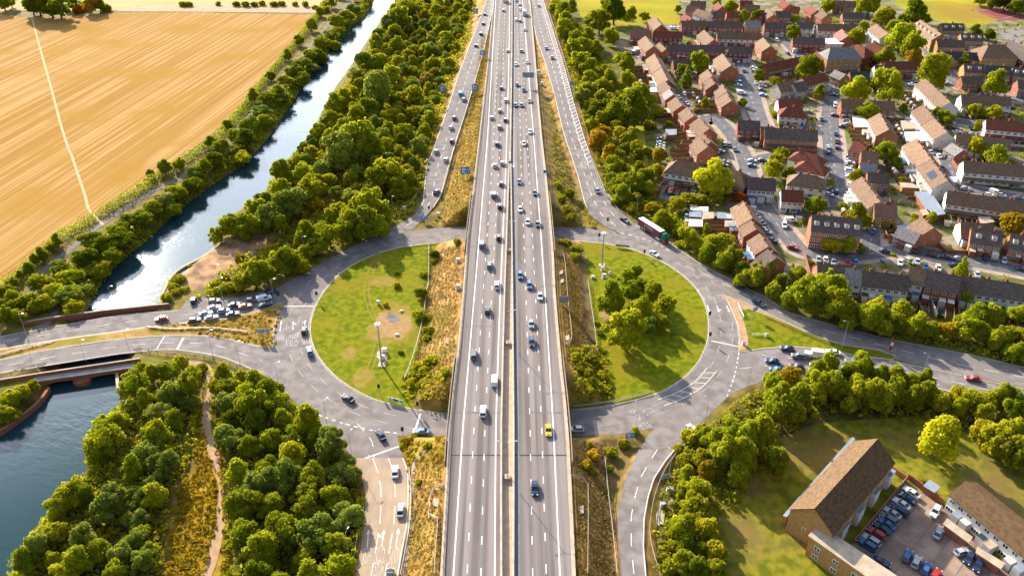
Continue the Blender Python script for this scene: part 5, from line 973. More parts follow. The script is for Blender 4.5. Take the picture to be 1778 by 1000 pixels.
# wood between the river and the slip road
tree_px('a2', [(1235, 165, 60, 'g', 'd'), (945, 130, 60), (870, 160, 60, 'w'), (920, 300, 55, 'g', 'l'), (900, 210, 50), (690, 400, 55, 'w'), (790, 400, 60), (860, 530, 60, 'g', 'l'), (650, 500, 55, 'w'), (800, 620, 95, 'w'), (720, 700, 80), (560, 640, 65), (500, 700, 60), (480, 780, 60), (650, 770, 60), (880, 760, 70, 'y'), (390, 880, 60), (560, 850, 70), (690, 960, 110, 'g'), (480, 930, 60), (1030, 470, 45, 'y', 'l'), (1110, 540, 60, 'w', 'b'), (1150, 430, 50), (1260, 270, 45), (990, 40, 70), (900, 60, 50), (1100, 100, 40, 'y'), (1110, 330, 40, 'y'), (1000, 380, 45, 'y'), (940, 440, 40, 'y', 'b'), (780, 300, 55), (1030, 650, 55), (950, 640, 50, 'y'), (1050, 760, 60, 'y'), (830, 930, 40, 'o'), (1120, 800, 60), (1090, 890, 50), (970, 870, 60, 'y')], ZC)
tree_px('b2', [(150, 230, 75), (245, 155, 55), (540, 100, 120, 'w'), (730, 60, 110), (430, 195, 65, 'w'), (300, 240, 75, 'g', 'l'), (390, 270, 60), (150, 330, 80, 'g', 'l'), (310, 350, 90), (60, 400, 60), (200, 430, 110, 'w'), (60, 520, 90, 'w'), (375, 445, 55, 'o', 'l'), (145, 580, 60, 'y'), (840, 150, 45, 'o'), (990, 150, 50, 'y'), (800, 270, 85), (900, 240, 90), (760, 330, 70, 'w'), (1000, 260, 60), (930, 330, 70), (560, 480, 60), (640, 470, 80), (730, 450, 90), (600, 560, 90), (720, 560, 100), (800, 590, 75), (560, 620, 70), (690, 620, 60), (830, 520, 60), (310, 660, 75, 'g', 'l'), (430, 650, 80), (400, 720, 60), (330, 740, 60), (200, 800, 80), (110, 840, 60), (40, 900, 70), (290, 850, 60, 'y'), (180, 860, 50, 'w'), (500, 520, 60), (510, 360, 50, 'w'), (610, 380, 60, 'w')], ZC)
wood([(690, 5), (815, 0), (800, 60), (770, 150), (740, 240), (700, 330), (640, 330), (560, 330), (480, 370), (400, 400), (450, 345), (540, 240), (640, 90)], 7.6, 3.0, 4.6, ZC, 'gwyyy', 5)
tree_px('b1', [(1560, 550, 75), (1650, 580, 80), (1700, 480, 60), (1665, 440, 30), (1450, 660, 50), (1500, 610, 40), (1600, 800, 40, 's', 'a'), (1500, 920, 30, 's'), (1440, 970, 35, 's', 'l'), (1190, 930, 50, 's', 'l'), (1150, 985, 40, 's'), (1700, 930, 70), (1610, 950, 70, 'y'), (1270, 850, 18, 's'), (1300, 790, 18, 's')], ZC)
tree_px(None, [(395, 500, 12, 's'), (415, 492, 14), (440, 485, 14), (465, 475, 14), (490, 465, 13), (515, 455, 12, 's'), (380, 503, 10, 's'), (290, 515, 10, 's'), (305, 505, 9, 's'), (320, 500, 8, 's', 'l')], ZC)
undergrowth('undergrowth', [(690, 0), (825, 0), (815, 60), (745, 270), (715, 370), (640, 400), (520, 450), (400, 500), (330, 520), (440, 440), (500, 400), (400, 410), (450, 345), (540, 240), (640, 90)], 2.3, 2.2, 'leaf_scrub', 11, .75, 1.7, 'tangled scrub filling the gaps between the trees of the middle wood')
undergrowth('undergrowth', [(790, 40), (812, 45), (760, 190), (735, 270), (728, 330), (700, 345), (720, 250)], 1.9, 2.6, 'leaf_scrub', 12, .7, 1.6, 'dense pale scrub along the fence beside the wooded slip road')
# lower left: wood, pond bank, meadow
wood([(385, 645), (430, 642), (465, 672), (520, 720), (575, 775), (600, 815), (606, 860), (600, 920), (588, 1010), (580, 1060), (410, 1060), (420, 930), (415, 850), (400, 770), (385, 700)], 5.8, 3.4, 5.0, ZD, 'ggggggw', 21, 5, 'nnlnd')
undergrowth('undergrowth', [(365, 650), (440, 645), (590, 780), (630, 860), (625, 930), (608, 1040), (390, 1040), (400, 880)], 2.2, 2.4, 'leaf_green', 22, .7, 1.6, 'dark undergrowth between the crowns of the lower wood')
tree_px('c1', [(950, 560, 60, 'y', 'l'), (1010, 620, 70), (900, 680, 100, 'g'), (1120, 590, 80), (1210, 530, 70, 'y', 'l'), (1250, 690, 90), (1150, 760, 90, 'w'), (1080, 740, 70, 'w'), (980, 800, 70, 'g', 'l'), (1250, 800, 70, 'w'), (1060, 860, 100, 'w'), (1150, 900, 90), (1300, 640, 40, 's', 'a'), (1320, 590, 50, 's', 'l'), (1480, 590, 60, 'g', 'l'), (1440, 690, 50, 'y'), (700, 960, 90, 'g', 'l'), (800, 930, 80), (830, 850, 35, 's', 'l'), (60, 760, 80, 'g', 'l'), (150, 720, 70, 'y', 'l'), (40, 850, 80, 'g', 'l'), (220, 700, 50, 'y'), (1350, 560, 40, 's'), (1600, 620, 60), (1560, 700, 60), (1470, 800, 70)], ZE)
tree_px('d1', [(700, 80, 120, 'g', 'l'), (640, 180, 80), (620, 290, 50, 'y'), (1050, 60, 110), (1000, 190, 100, 'w'), (900, 300, 90), (1090, 270, 100, 'w'), (1000, 380, 90, 'w'), (480, 430, 110), (400, 540, 80), (560, 470, 80, 'g', 'd'), (760, 500, 110, 'w'), (700, 580, 90, 'w'), (930, 470, 90, 'w'), (1040, 480, 90), (900, 620, 80, 'w'), (340, 720, 90), (250, 810, 90, 'w'), (160, 910, 90, 'g'), (350, 900, 60, 'g', 'd'), (560, 760, 100, 'w'), (640, 820, 110), (520, 900, 110), (440, 980, 90, 'g', 'l'), (880, 760, 90, 'w'), (950, 700, 60, 'g', 'l'), (820, 860, 90, 'w'), (780, 970, 90), (960, 900, 80, 'w'), (1010, 820, 60), (820, 230, 40, 's'), (760, 370, 40, 's', 'l'), (600, 650, 50, 'o'), (480, 720, 50, 'o', 'a'), (390, 880, 40, 'o')], ZE)
undergrowth('undergrowth', [(215, 650), (340, 640), (345, 690), (330, 800), (300, 850), (270, 1010), (10, 1060), (60, 950), (110, 860), (160, 800), (215, 720)], 2.2, 1.8, 'leaf_scrub', 23, .65, 1.5, 'rough scrub between the willows of the pond bank')
undergrowth('meadow_scrub', [(345, 700), (356, 770), (372, 840), (374, 900), (360, 960), (345, 1040), (275, 1040), (300, 930), (310, 850), (340, 810)], 1.5, 1.0, 'leaf_yellow', 24, .5, 1.1, 'golden flowering scrub on the meadow beside the dirt path')
undergrowth('meadow_scrub', [(378, 760), (392, 850), (400, 930), (390, 1030), (376, 1030), (388, 930), (386, 850)], 1.5, 1.2, 'leaf_yellow', 25, .5, 1.1, 'golden scrub fringe between dirt path and lower wood')
tree_px('c1', [(80, 90, 60, 'g', 'l'), (150, 130, 60), (200, 110, 60, 'g', 'l'), (60, 170, 60), (270, 130, 60, 'y'), (230, 170, 50), (40, 60, 60, 'y'), (490, 90, 65, 'g', 'l'), (500, 180, 70, 'y', 'l'), (30, 230, 60), (120, 220, 60, 'g'), (-40, 150, 60)], 'bridge end')
# belt between the exit slip and the estate
tree_px('a3', [(370, 85, 65), (330, 30, 55), (390, 200, 62), (540, 240, 55), (520, 300, 72), (560, 110, 45), (620, 155, 65), (720, 80, 75, 'g', 'd'), (820, 110, 48, 'g', 'd'), (695, 245, 55, 'g', 'l'), (925, 105, 35), (680, 20, 60), (440, 330, 60), (480, 410, 62), (540, 450, 62), (810, 420, 62), (750, 385, 45), (660, 470, 55), (692, 512, 45, 'g', 'd'), (560, 520, 55), (800, 540, 52, 'g', 'd'), (640, 575, 70, 'y'), (560, 590, 62), (640, 650, 62), (600, 730, 68), (720, 740, 75), (860, 740, 105, 'g', 'd'), (910, 660, 80), (830, 640, 60), (700, 690, 50), (500, 640, 50, 'w'), (640, 880, 65, 'y', 'a'), (760, 890, 45, 'y', 'l'), (820, 925, 52), (860, 975, 45), (600, 940, 60, 'y', 'b'), (560, 850, 45), (1000, 730, 55), (960, 830, 45, 's'), (380, 140, 55), (430, 60, 45), (450, 270, 50), (600, 310, 50)], ZB)
tree_px('b3', [(690, 110, 65, 'y', 'a'), (720, 190, 62), (860, 60, 52), (930, 250, 80), (800, 260, 85), (870, 300, 70), (780, 370, 65), (720, 290, 50), (1020, 120, 50, 'y', 'a'), (940, 85, 35, 's'), (1000, 210, 50, 'y'), (1030, 535, 62), (1110, 565, 45), (1150, 610, 42), (900, 430, 45, 's'), (960, 470, 40, 's', 'a'), (1000, 460, 40, 's', 'b'), (830, 455, 45, 's'), (740, 420, 45, 's'), (1130, 440, 55, 'y', 'l'), (1220, 400, 60, 'y', 'l'), (1300, 415, 45, 's'), (1380, 290, 112, 'g', 'l'), (1400, 390, 50, 'g', 'l'), (1570, 390, 45, 'y', 'p'), (1340, 605, 35, 'g', 'l'), (1230, 670, 65), (1330, 700, 70, 'y', 'l'), (1400, 700, 100), (1340, 770, 65), (1490, 780, 85), (1440, 830, 60), (1590, 880, 70, 'g', 'd'), (1680, 900, 80), (1190, 620, 42), (1660, 950, 60), (1560, 950, 50), (600, 60, 40, 's'), (650, 40, 45, 's'), (1160, 700, 35, 's')], ZB)
wood([(970, 40), (1000, 90), (1030, 180), (1050, 260), (1070, 330), (1100, 360), (1140, 350), (1130, 300), (1090, 240), (1060, 150), (1030, 110), (990, 40)], 8.5, 2.6, 4.0, ZB, 'yyyys', 31)
undergrowth('undergrowth', [(960, 10), (1005, 40), (1060, 120), (1100, 180), (1090, 300), (1150, 350), (1230, 400), (1330, 480), (1340, 500), (1250, 465), (1170, 412), (1100, 375), (1060, 345), (1035, 280), (1010, 200), (985, 110)], 2.3, 1.9, 'leaf_scrub', 32, .7, 1.6, 'mixed scrub under the trees of the belt beside the lettered slip road')
# hedge row between the town road and the near terrace
tree_px('c4', [(60, 60, 60), (230, 90, 100), (420, 60, 105), (500, 150, 110), (340, 150, 70), (740, 200, 95, 'y', 'l'), (700, 260, 80), (640, 220, 60), (920, 220, 80, 'y', 'l'), (880, 280, 70), (1000, 290, 70), (1120, 300, 65), (1060, 330, 50), (1240, 310, 75, 'y', 'a'), (1340, 320, 80, 'y', 'l'), (1440, 310, 80), (1420, 210, 95), (1350, 110, 45), (1550, 200, 50, 'y', 'l'), (1520, 240, 60), (1680, 190, 75), (1600, 360, 80), (1700, 440, 80), (1660, 330, 60), (1731, 350, 60, 'y'), (1550, 400, 60), (150, 130, 50), (560, 260, 60), (800, 320, 55)], ZS_)
undergrowth('undergrowth', [(1345, 502), (1420, 520), (1500, 545), (1580, 565), (1700, 595), (1778, 612), (1778, 632), (1690, 610), (1600, 592), (1500, 568), (1400, 535)], 2.2, 1.7, 'leaf_scrub', 33, .7, 1.5, 'low scrub at the foot of the hedge row beside the town road')
# roundabout
for t_ in [(710, 110, 108), (800, 340, 122), (950, 290, 62, 'w'), (1035, 270, 60, 'y'), (900, 170, 80, 'g', 'l'), (1040, 160, 70), (980, 60, 75), (840, 60, 70, 'g', 'l')]: tree_px('c3', [t_], ZI, hk=1.0, hs=1.12)
tree_px('c3', [(460, 500, 45, 's', 'l'), (560, 510, 55, 's'), (600, 540, 40, 's'), (540, 610, 50, 's'), (640, 620, 50, 's', 'l'), (600, 680, 45, 's', 'l'), (550, 710, 40, 's', 'l'), (620, 330, 30, 's'), (600, 270, 25, 's'), (560, 660, 40, 's'), (650, 720, 40, 's'), (480, 570, 40, 's')], ZI)
tree_px('b3', [(860, 880, 55, 'g', 'l'), (810, 930, 55, 'g', 'l'), (900, 960, 50), (400, 700, 35, 's', 'l'), (470, 740, 45, 's'), (450, 780, 40, 's'), (360, 690, 25, 's'), (340, 310, 35, 's', 'l'), (370, 400, 42, 's', 'l'), (420, 370, 40, 's'), (330, 290, 20, 's', 'l'), (400, 470, 45, 's'), (430, 520, 45, 's')], ZI)
tree_px('b2', [(1170, 765, 42, 'g', 'd'), (1325, 690, 32, 's'), (1100, 905, 35, 's'), (1170, 815, 30, 's', 'l'), (925, 900, 18, 's')], ZI)
tree_px('c2', [(1085, 60, 48), (920, 20, 30, 's', 'l'), (1065, 210, 50, 'y', 'l'), (1130, 230, 35, 's', 'l'), (1130, 320, 45, 's'), (1120, 370, 35, 's'), (845, 150, 24, 's', 'a'), (945, 465, 22, 's'), (1060, 560, 45, 's', 'l'), (1150, 510, 55, 's', 'l'), (1100, 590, 45, 's', 'l'), (1020, 670, 45, 's', 'l'), (1040, 620, 40, 's'), (1250, 600, 40, 's'), (1080, 680, 35, 's'), (970, 630, 16, 's')], ZI)
# lower right belt, single trees on the grass
tree_px('c4', [(60, 690, 70), (180, 650, 70, 'y', 'a'), (330, 640, 75), (420, 600, 85), (560, 630, 75), (640, 610, 80, 'g', 'l'), (760, 650, 80), (860, 650, 85), (980, 700, 70), (1060, 660, 70), (90, 790, 90), (220, 780, 90), (350, 740, 80), (470, 720, 90), (600, 730, 90), (720, 760, 95), (860, 760, 85), (980, 790, 80), (1090, 770, 70, 'y'), (1160, 800, 75, 'y', 'l'), (1280, 770, 75, 'y', 'l'), (1380, 790, 85, 'y', 'l'), (1480, 820, 75, 'y'), (1560, 790, 80), (1650, 820, 80), (1731, 850, 80), (60, 880, 95), (200, 870, 80), (560, 830, 60), (800, 840, 60), (1300, 850, 60), (1450, 890, 60, 'g', 'd'), (1640, 900, 70), (20, 650, 40, 'y', 'l')], ZT)
tree_px('d4', [(1155, 90, 135, 'g', 'l'), (80, 250, 85), (30, 200, 60, 'g', 'd'), (1480, 60, 90, 'y'), (1560, 120, 110, 'y', 'l'), (1680, 180, 120, 'y'), (1620, 50, 90), (-10, 60, 80), (1045, 370, 30, 's'), (1235, 525, 35, 's', 'l'), (1300, 640, 20, 's'), (1560, 850, 30, 's', 'l')], ZT)
tree_px('d3', [(1230, 70, 60, 's', 'l'), (1310, 60, 60), (1400, 100, 90), (1500, 60, 90), (1600, 100, 100), (1450, 190, 95), (1690, 60, 90), (1580, 220, 90), (1340, 300, 75, 'y', 'a'), (1300, 230, 60, 'y'), (1190, 230, 55, 's'), (1200, 310, 55), (1270, 420, 90, 'y', 'l'), (1180, 430, 50), (1545, 340, 75, 'g', 'l'), (1230, 540, 80), (1150, 640, 60, 's', 'l'), (1180, 700, 80, 'g', 'l'), (1290, 620, 70, 'y'), (1330, 720, 80, 'y', 'l'), (1110, 800, 50, 's'), (1200, 800, 70, 'g'), (1300, 830, 70), (1390, 850, 85, 'y', 'l'), (1180, 900, 70), (1270, 950, 70, 'g', 'd'), (1390, 960, 85, 'y', 'l'), (1100, 930, 60, 's'), (1060, 870, 40, 's'), (1150, 150, 40, 's')], ZT)
undergrowth('undergrowth', [(1205, 760), (1290, 695), (1350, 665), (1440, 660), (1600, 690), (1778, 745), (1778, 780), (1620, 725), (1430, 715), (1350, 760), (1300, 840), (1245, 900), (1240, 1030), (1145, 1030), (1140, 940), (1155, 850)], 2.2, 2.0, 'leaf_scrub', 34, .7, 1.6, 'tangled scrub under the trees beside the narrow slip road and town exit')
tree_px('d3', [(550, 110, 22, 's', 'l'), (580, 190, 48, 'o', 'l'), (530, 250, 45, 'o', 'l'), (570, 300, 35, 'o'), (700, 165, 55, 's', 'l'), (780, 120, 45, 's', 'l'), (860, 30, 35, 's', 'l'), (690, 280, 30, 's')], 'near bank')
tree_px('d2', [(1130, 120, 32, 's'), (990, 90, 40, 'o'), (1040, 60, 30, 'o'), (1070, 370, 30, 's', 'l'), (960, 120, 30, 's'), (1200, 90, 30, 'o'), (620, 380, 40, 's'), (640, 450, 45, 'o'), (600, 560, 50, 's', 'l'), (640, 700, 40, 'o'), (620, 800, 40, 's')], 'near bank')
undergrowth('bank_scrub', [(695, 765), (772, 765), (768, 800), (710, 800)], 1.6, .8, 'leaf_yellow', 35, .45, 1.0, 'yellow weeds on the nose of land by the near underpass')
undergrowth('bank_scrub', [(722, 640), (745, 620), (770, 640), (780, 700), (705, 690), (700, 672)], 1.7, 1.3, 'leaf_scrub', 36, .5, 1.1, 'weedy scrub on the bank above the near underpass inside the roundabout')
undergrowth('bank_scrub', [(990, 600), (1050, 600), (1060, 690), (1000, 700)], 1.7, 1.5, 'leaf_scrub', 37, .55, 1.2, 'shaded scrub on the bank inside the treed half of the roundabout')
undergrowth('bank_scrub', [(835, 95), (815, 190), (795, 290), (770, 360), (745, 388), (812, 388), (822, 300), (835, 200)], 2.6, .55, 'leaf_scrub', 38, .4, 1.0, 'thin weeds on the dry wedge of grass between slip road and motorway')
undergrowth('bank_scrub', [(955, 180), (975, 260), (1000, 340), (1040, 395), (975, 390), (962, 300)], 2.4, .9, 'leaf_scrub', 39, .45, 1.1, 'weeds on the shaded wedge beside the lettered slip road')
undergrowth('bank_scrub', [(400, 556), (490, 530), (474, 600), (410, 588), (330, 575), (200, 582)], 2.0, .5, 'leaf_yellow', 40, .4, .9, 'dry yellow weeds on the reservation at the bridge end')
# estate trees
tree_px('a3', [(1285, 430, 72, 'g', 'l'), (1160, 480, 35), (1205, 510, 38, 'c'), (1325, 700, 35), (1085, 822, 32), (1575, 680, 36), (1690, 505, 45), (1580, 120, 45), (1660, 112, 38), (1490, 32, 62, 'g', 'l'), (1142, 60, 30), (1400, 20, 40), (1090, 285, 18, 's', 'l'), (1215, 285, 22, 's', 'l'), (1275, 280, 22, 's', 'l'), (1390, 245, 22, 's'), (1510, 280, 26, 's'), (1265, 735, 30, 's', 'a'), (1250, 120, 22, 's'), (1380, 130, 30, 's'), (1440, 130, 25, 's')], ZH)
tree_px('a4', [(420, 30, 55), (700, 42, 72), (640, 25, 55), (1010, 90, 108, 'g', 'd'), (790, 110, 75, 'y'), (870, 170, 65), (920, 235, 112, 'g', 'l'), (610, 250, 76, 'y', 'l'), (970, 310, 80), (1000, 365, 62, 'y', 'b'), (200, 120, 42), (195, 235, 48), (285, 460, 85), (800, 380, 78), (720, 370, 50), (610, 590, 102, 'g', 'l'), (850, 600, 100), (740, 545, 60, 'y'), (1110, 495, 100), (1540, 560, 90, 'g', 'l'), (1410, 200, 48, 'g', 'd'), (1508, 235, 40, 'g', 'd'), (1340, 415, 48), (1400, 405, 40, 'y', 'l'), (1420, 730, 62, 'y', 'l'), (1530, 740, 76, 'y', 'l'), (700, 730, 80, 'g', 'l'), (1210, 782, 65), (1150, 755, 35), (75, 550, 42, 'y'), (1450, 840, 50, 'y', 'l'), (360, 620, 45), (930, 720, 36), (40, 352, 20), (270, 512, 42, 's', 'l'), (670, 170, 32), (682, 458, 32, 's'), (1080, 120, 40), (560, 140, 25, 's'), (1205, 232, 22, 's'), (430, 245, 25, 's', 'l'), (80, 760, 40, 's'), (325, 868, 26, 's', 'l'), (330, 790, 20, 's', 'l')], ZH)
tree_px('b4', [(340, 440, 76, 'g', 'l'), (60, 220, 66, 'y', 'l'), (160, 235, 52), (820, 90, 85), (880, 165, 50), (620, 515, 88), (460, 690, 78, 'y', 'l'), (560, 720, 60), (640, 720, 45), (1110, 530, 40), (800, 560, 45, 'y'), (1410, 60, 70, 'y', 'l'), (1550, 110, 82), (1490, 90, 60), (1640, 510, 70, 'y', 'p'), (1660, 590, 90, 'y', 'a'), (1325, 855, 46, 'c', 'l'), (30, 880, 62), (220, 890, 66), (120, 960, 60), (480, 985, 130, 'g', 'l'), (340, 960, 60), (690, 560, 42), (610, 260, 48, 'y', 'l'), (520, 450, 35, 's', 'l'), (90, 130, 60, 's'), (120, 100, 50, 's'), (440, 300, 30), (305, 825, 28, 's'), (855, 770, 22, 's', 'l'), (1240, 545, 30, 's'), (1000, 520, 26, 's', 'l'), (915, 280, 32, 's'), (1640, 160, 25, 's', 'l')], ZH)
# far edge
tree_px('a1', [(250, 30, 75, 'g', 'd'), (330, 35, 80, 'g', 'd'), (390, 50, 70, 'g', 'd'), (210, 40, 60, 'g', 'd'), (480, 20, 50, 'g', 'd'), (560, 40, 45, 's', 'l'), (600, 45, 50, 'y', 'b'), (520, 65, 40, 's', 'p'), (660, 30, 50), (700, 50, 40, 's'), (20, 20, 50), (70, 15, 40, 'g', 'd'), (1220, 25, 30, 's'), (1260, 26, 28, 's'), (1455, 25, 20, 's'), (1580, 25, 28, 's'), (1640, 28, 28, 's'), (1700, 26, 28, 's')], ZP)
tree_px('a2', [(20, 22, 24, 's'), (100, 24, 30, 's'), (150, 24, 26, 's'), (240, 26, 24, 's'), (310, 28, 26, 's'), (375, 45, 26, 's', 'l'), (440, 30, 24, 's'), (440, 60, 35, 's', 'l')], ZP)
tree_px('a4', [(1530, 10, 55, 'g', 'd'), (1610, 5, 60, 'g', 'd'), (1690, 30, 65), (1760, 20, 60, 'g', 'd'), (1450, -10, 50), (1640, 40, 35)], ZP)
# hedge between the field and the tow path
def hedge(name, px, w, hgt, label, seed, m='leaf_green'):
    q = resample(smooth([PG(u, v) for u, v in px], 4), .55); rg = np.random.default_rng(seed); n = len(q); k = 16
    hh = hgt * (.75 + .5 * np.interp(np.arange(n), np.arange(0, n + 12, 12), rg.random(len(np.arange(0, n + 12, 12))))); d = rg.normal(size=(n, k, 3)); d[..., 2] = abs(d[..., 2]); d /= np.linalg.norm(d, axis=2)[..., None]
    base = np.stack([q[:, 0], q[:, 1], [gz(a, b) for a, b, _ in q]], 1); C = base[:, None] + d * np.stack([np.full(n, w), np.full(n, w), hh], 1)[:, None] * (.7 + .35 * rg.random((n, k)))[..., None]
    Nn = d + rg.normal(size=d.shape) * .5; Nn /= np.linalg.norm(Nn, axis=2)[..., None]
    o = link(name, quads_mesh(name, C.reshape(-1, 3), Nn.reshape(-1, 3), .5 * (.6 + .8 * rg.random(n * k)), np.clip(.6 * np.repeat(rg.random(n), k) + .4 * rg.random(n * k), 0, 1), m)); return tag(o, label, 'hedge')
hedge('hedge', [(2, 512), (20, 492), (48, 468), (80, 438), (110, 412), (145, 392), (168, 378)], 2.3, 4.0, 'field hedge between the wheat and the tow path, from the bridge to the footpath gap', 1)
hedge('hedge', [(178, 372), (200, 360), (240, 335), (285, 303), (330, 276), (372, 246), (405, 215), (440, 168), (475, 125), (510, 82), (545, 40), (562, 12), (585, -15)], 2.4, 4.2, 'field hedge between the wheat and the tow path, beyond the footpath gap', 2)
hedge('hedge', zl('b3', (1150, 440), (1220, 400), (1300, 410), (1360, 440)), 1.4, 2.4, 'clipped hedge bordering the small car park of the two storey flats', 3, 'leaf_scrub')
hedge('hedge', zl('a4', (350, 150), (420, 142), (500, 150)), 1.3, 2.5, 'long hedge behind the far white terrace', 4); hedge('hedge', zl('b4', (55, 95), (190, 105)), 1.6, 2.4, 'tall hedge behind the hipped houses on the long street', 5); hedge('hedge', zl('b4', (45, 140), (165, 150)), 1.8, 3.0, 'dark hedge in the garden behind the hipped houses', 6)
hedge('hedge', zl('a4', (380, 930 - 800 + 8), (430, 150)), 1.2, 2.0, 'short hedge at the end of the far white terrace', 7)

undergrowth('undergrowth', [(80, 500), (130, 455), (190, 405), (250, 370), (330, 318), (400, 262), (460, 200), (520, 140), (580, 80), (625, 25), (645, -10), (640, 0), (615, 34), (572, 64), (536, 109), (492, 174), (461, 221), (432, 255), (405, 287), (358, 318), (298, 362), (234, 420), (182, 464), (158, 505), (115, 540)], 1.9, 3.2, 'leaf_green', 41, .7, 1.6, 'leafy growth filling the riverside row down to the water')
undergrowth('undergrowth', [(702, 5), (674, 47), (636, 104), (592, 169), (550, 252), (492, 315), (470, 340), (480, 350), (500, 320), (560, 240), (610, 160), (650, 90), (700, 20)], 2.0, 2.2, 'leaf_green', 42, .7, 1.7, 'leafy growth overhanging the water along the middle wood')
for i_, pg in enumerate(([(740, 432), (800, 425), (795, 540), (785, 690), (765, 705), (720, 640), (735, 540)], [(712, 800), (770, 790), (762, 1010), (702, 1010), (716, 900)], [(972, 445), (1000, 440), (1015, 600), (985, 625)], [(1000, 775), (1050, 770), (1068, 1010), (1005, 1010)], [(838, 60), (850, 60), (830, 240), (818, 330), (812, 385), (770, 390), (790, 300), (815, 200)], [(0, 612), (110, 595), (300, 574), (470, 540), (468, 600), (410, 588), (330, 575), (200, 582), (0, 622)])):
    undergrowth('dry_grass_tufts', pg, 1.0, .20, 'leaf_dry', 60 + i_, .30, 1.0, 'dry grass tufts on ' + ['the bank inside the roundabout', 'the near bank by the buff slip road', 'the ledge and bank by the roundabout trees', 'the near bank by the narrow slip road', 'the wedge beside the wooded slip road', 'the reservation between the bridge carriageways'][i_], .2)
# garden greenery of the estate: hedges, beds and bushes nobody could count
bt = [(np.array(o.location[:2]), 6.5) for o, _ in BLD]
def clear_of_streets(c):
    for q, w in STW:
        if np.min((q[:, 0] - c[0]) ** 2 + (q[:, 1] - c[1]) ** 2) < (w / 2 + 2.6) ** 2: return False
    for o, L, w, *_ in HOUSE_BOX:
        l = o.matrix_basis.inverted() @ Vector((c[0], c[1], 0))
        if abs(l.x) < L / 2 + .8 and abs(l.y) < w / 2 + .8: return False
    return True
def garden_greenery(name, px, dens, seed, hgt, m, label):
    pts = [c for c in poisson(px, dens, .5, tries=9000, seed=seed) if clear_of_streets(c)]; rg = np.random.default_rng(seed); Cs, Ns, Sz, Tn = [], [], [], []
    for c in pts:
        if rg.random() < .4: continue
        k = 40; d = rg.normal(size=(k, 3)); d[:, 2] = abs(d[:, 2]); d /= np.linalg.norm(d, axis=1)[:, None]; rr = .5 + 1.0 * rg.random(); hh = hgt * (.3 + rg.random()); st = np.array([rr * (.6 + 1.6 * rg.random()), rr, hh])
        C = np.array([c[0], c[1], .1]) + d * st * (.75 + .3 * rg.random(k))[:, None]; Nn = d + rg.normal(size=d.shape) * .45; Nn /= np.linalg.norm(Nn, axis=1)[:, None]; Cs.append(C); Ns.append(Nn); Sz.append(.5 * (.6 + .8 * rg.random(k))); Tn.append(np.clip(rg.random() * .8 + .3 * rg.random(k) - .05, 0, 1))
    o = link(name, quads_mesh(name, np.concatenate(Cs), np.concatenate(Ns), np.concatenate(Sz), np.concatenate(Tn), m)); structure(o, 'stuff'); o['label'] = label; o['category'] = 'garden plants'
EPX = [(1150, 170), (1110, 95), (1180, 40), (1778, 40), (1778, 520), (1560, 500), (1400, 470), (1340, 450), (1290, 420), (1200, 350), (1150, 290)]
garden_greenery('garden_greenery', EPX, 5.0, 71, 2.2, 'leaf_green', 'hedges, bushes and beds in the gardens of the estate'); garden_greenery('garden_greenery', EPX, 6.5, 72, 1.4, 'leaf_scrub', 'low yellowish shrubs in the gardens of the estate')
undergrowth('undergrowth', [(215, 700), (160, 745), (148, 770), (156, 830), (112, 840), (92, 885), (58, 930), (26, 974), (10, 1040), (40, 1050), (80, 950), (130, 880), (180, 830), (180, 780), (235, 720)], 1.6, 1.8, 'leaf_green', 43, .6, 1.5, 'leafy growth along the edge of the pond')
undergrowth('undergrowth', [(648, 2), (626, 34), (587, 62), (551, 109), (507, 174), (476, 221), (450, 253), (418, 287), (371, 318), (309, 365), (244, 424), (189, 468), (163, 510), (140, 515), (172, 465), (222, 420), (288, 360), (350, 313), (396, 283), (424, 252), (452, 219), (484, 172), (528, 108), (565, 62), (606, 32), (632, 0)], 1.6, 1.9, 'leaf_green', 44, .65, 1.5, 'leafy bushes overhanging the water along the tow path bank')
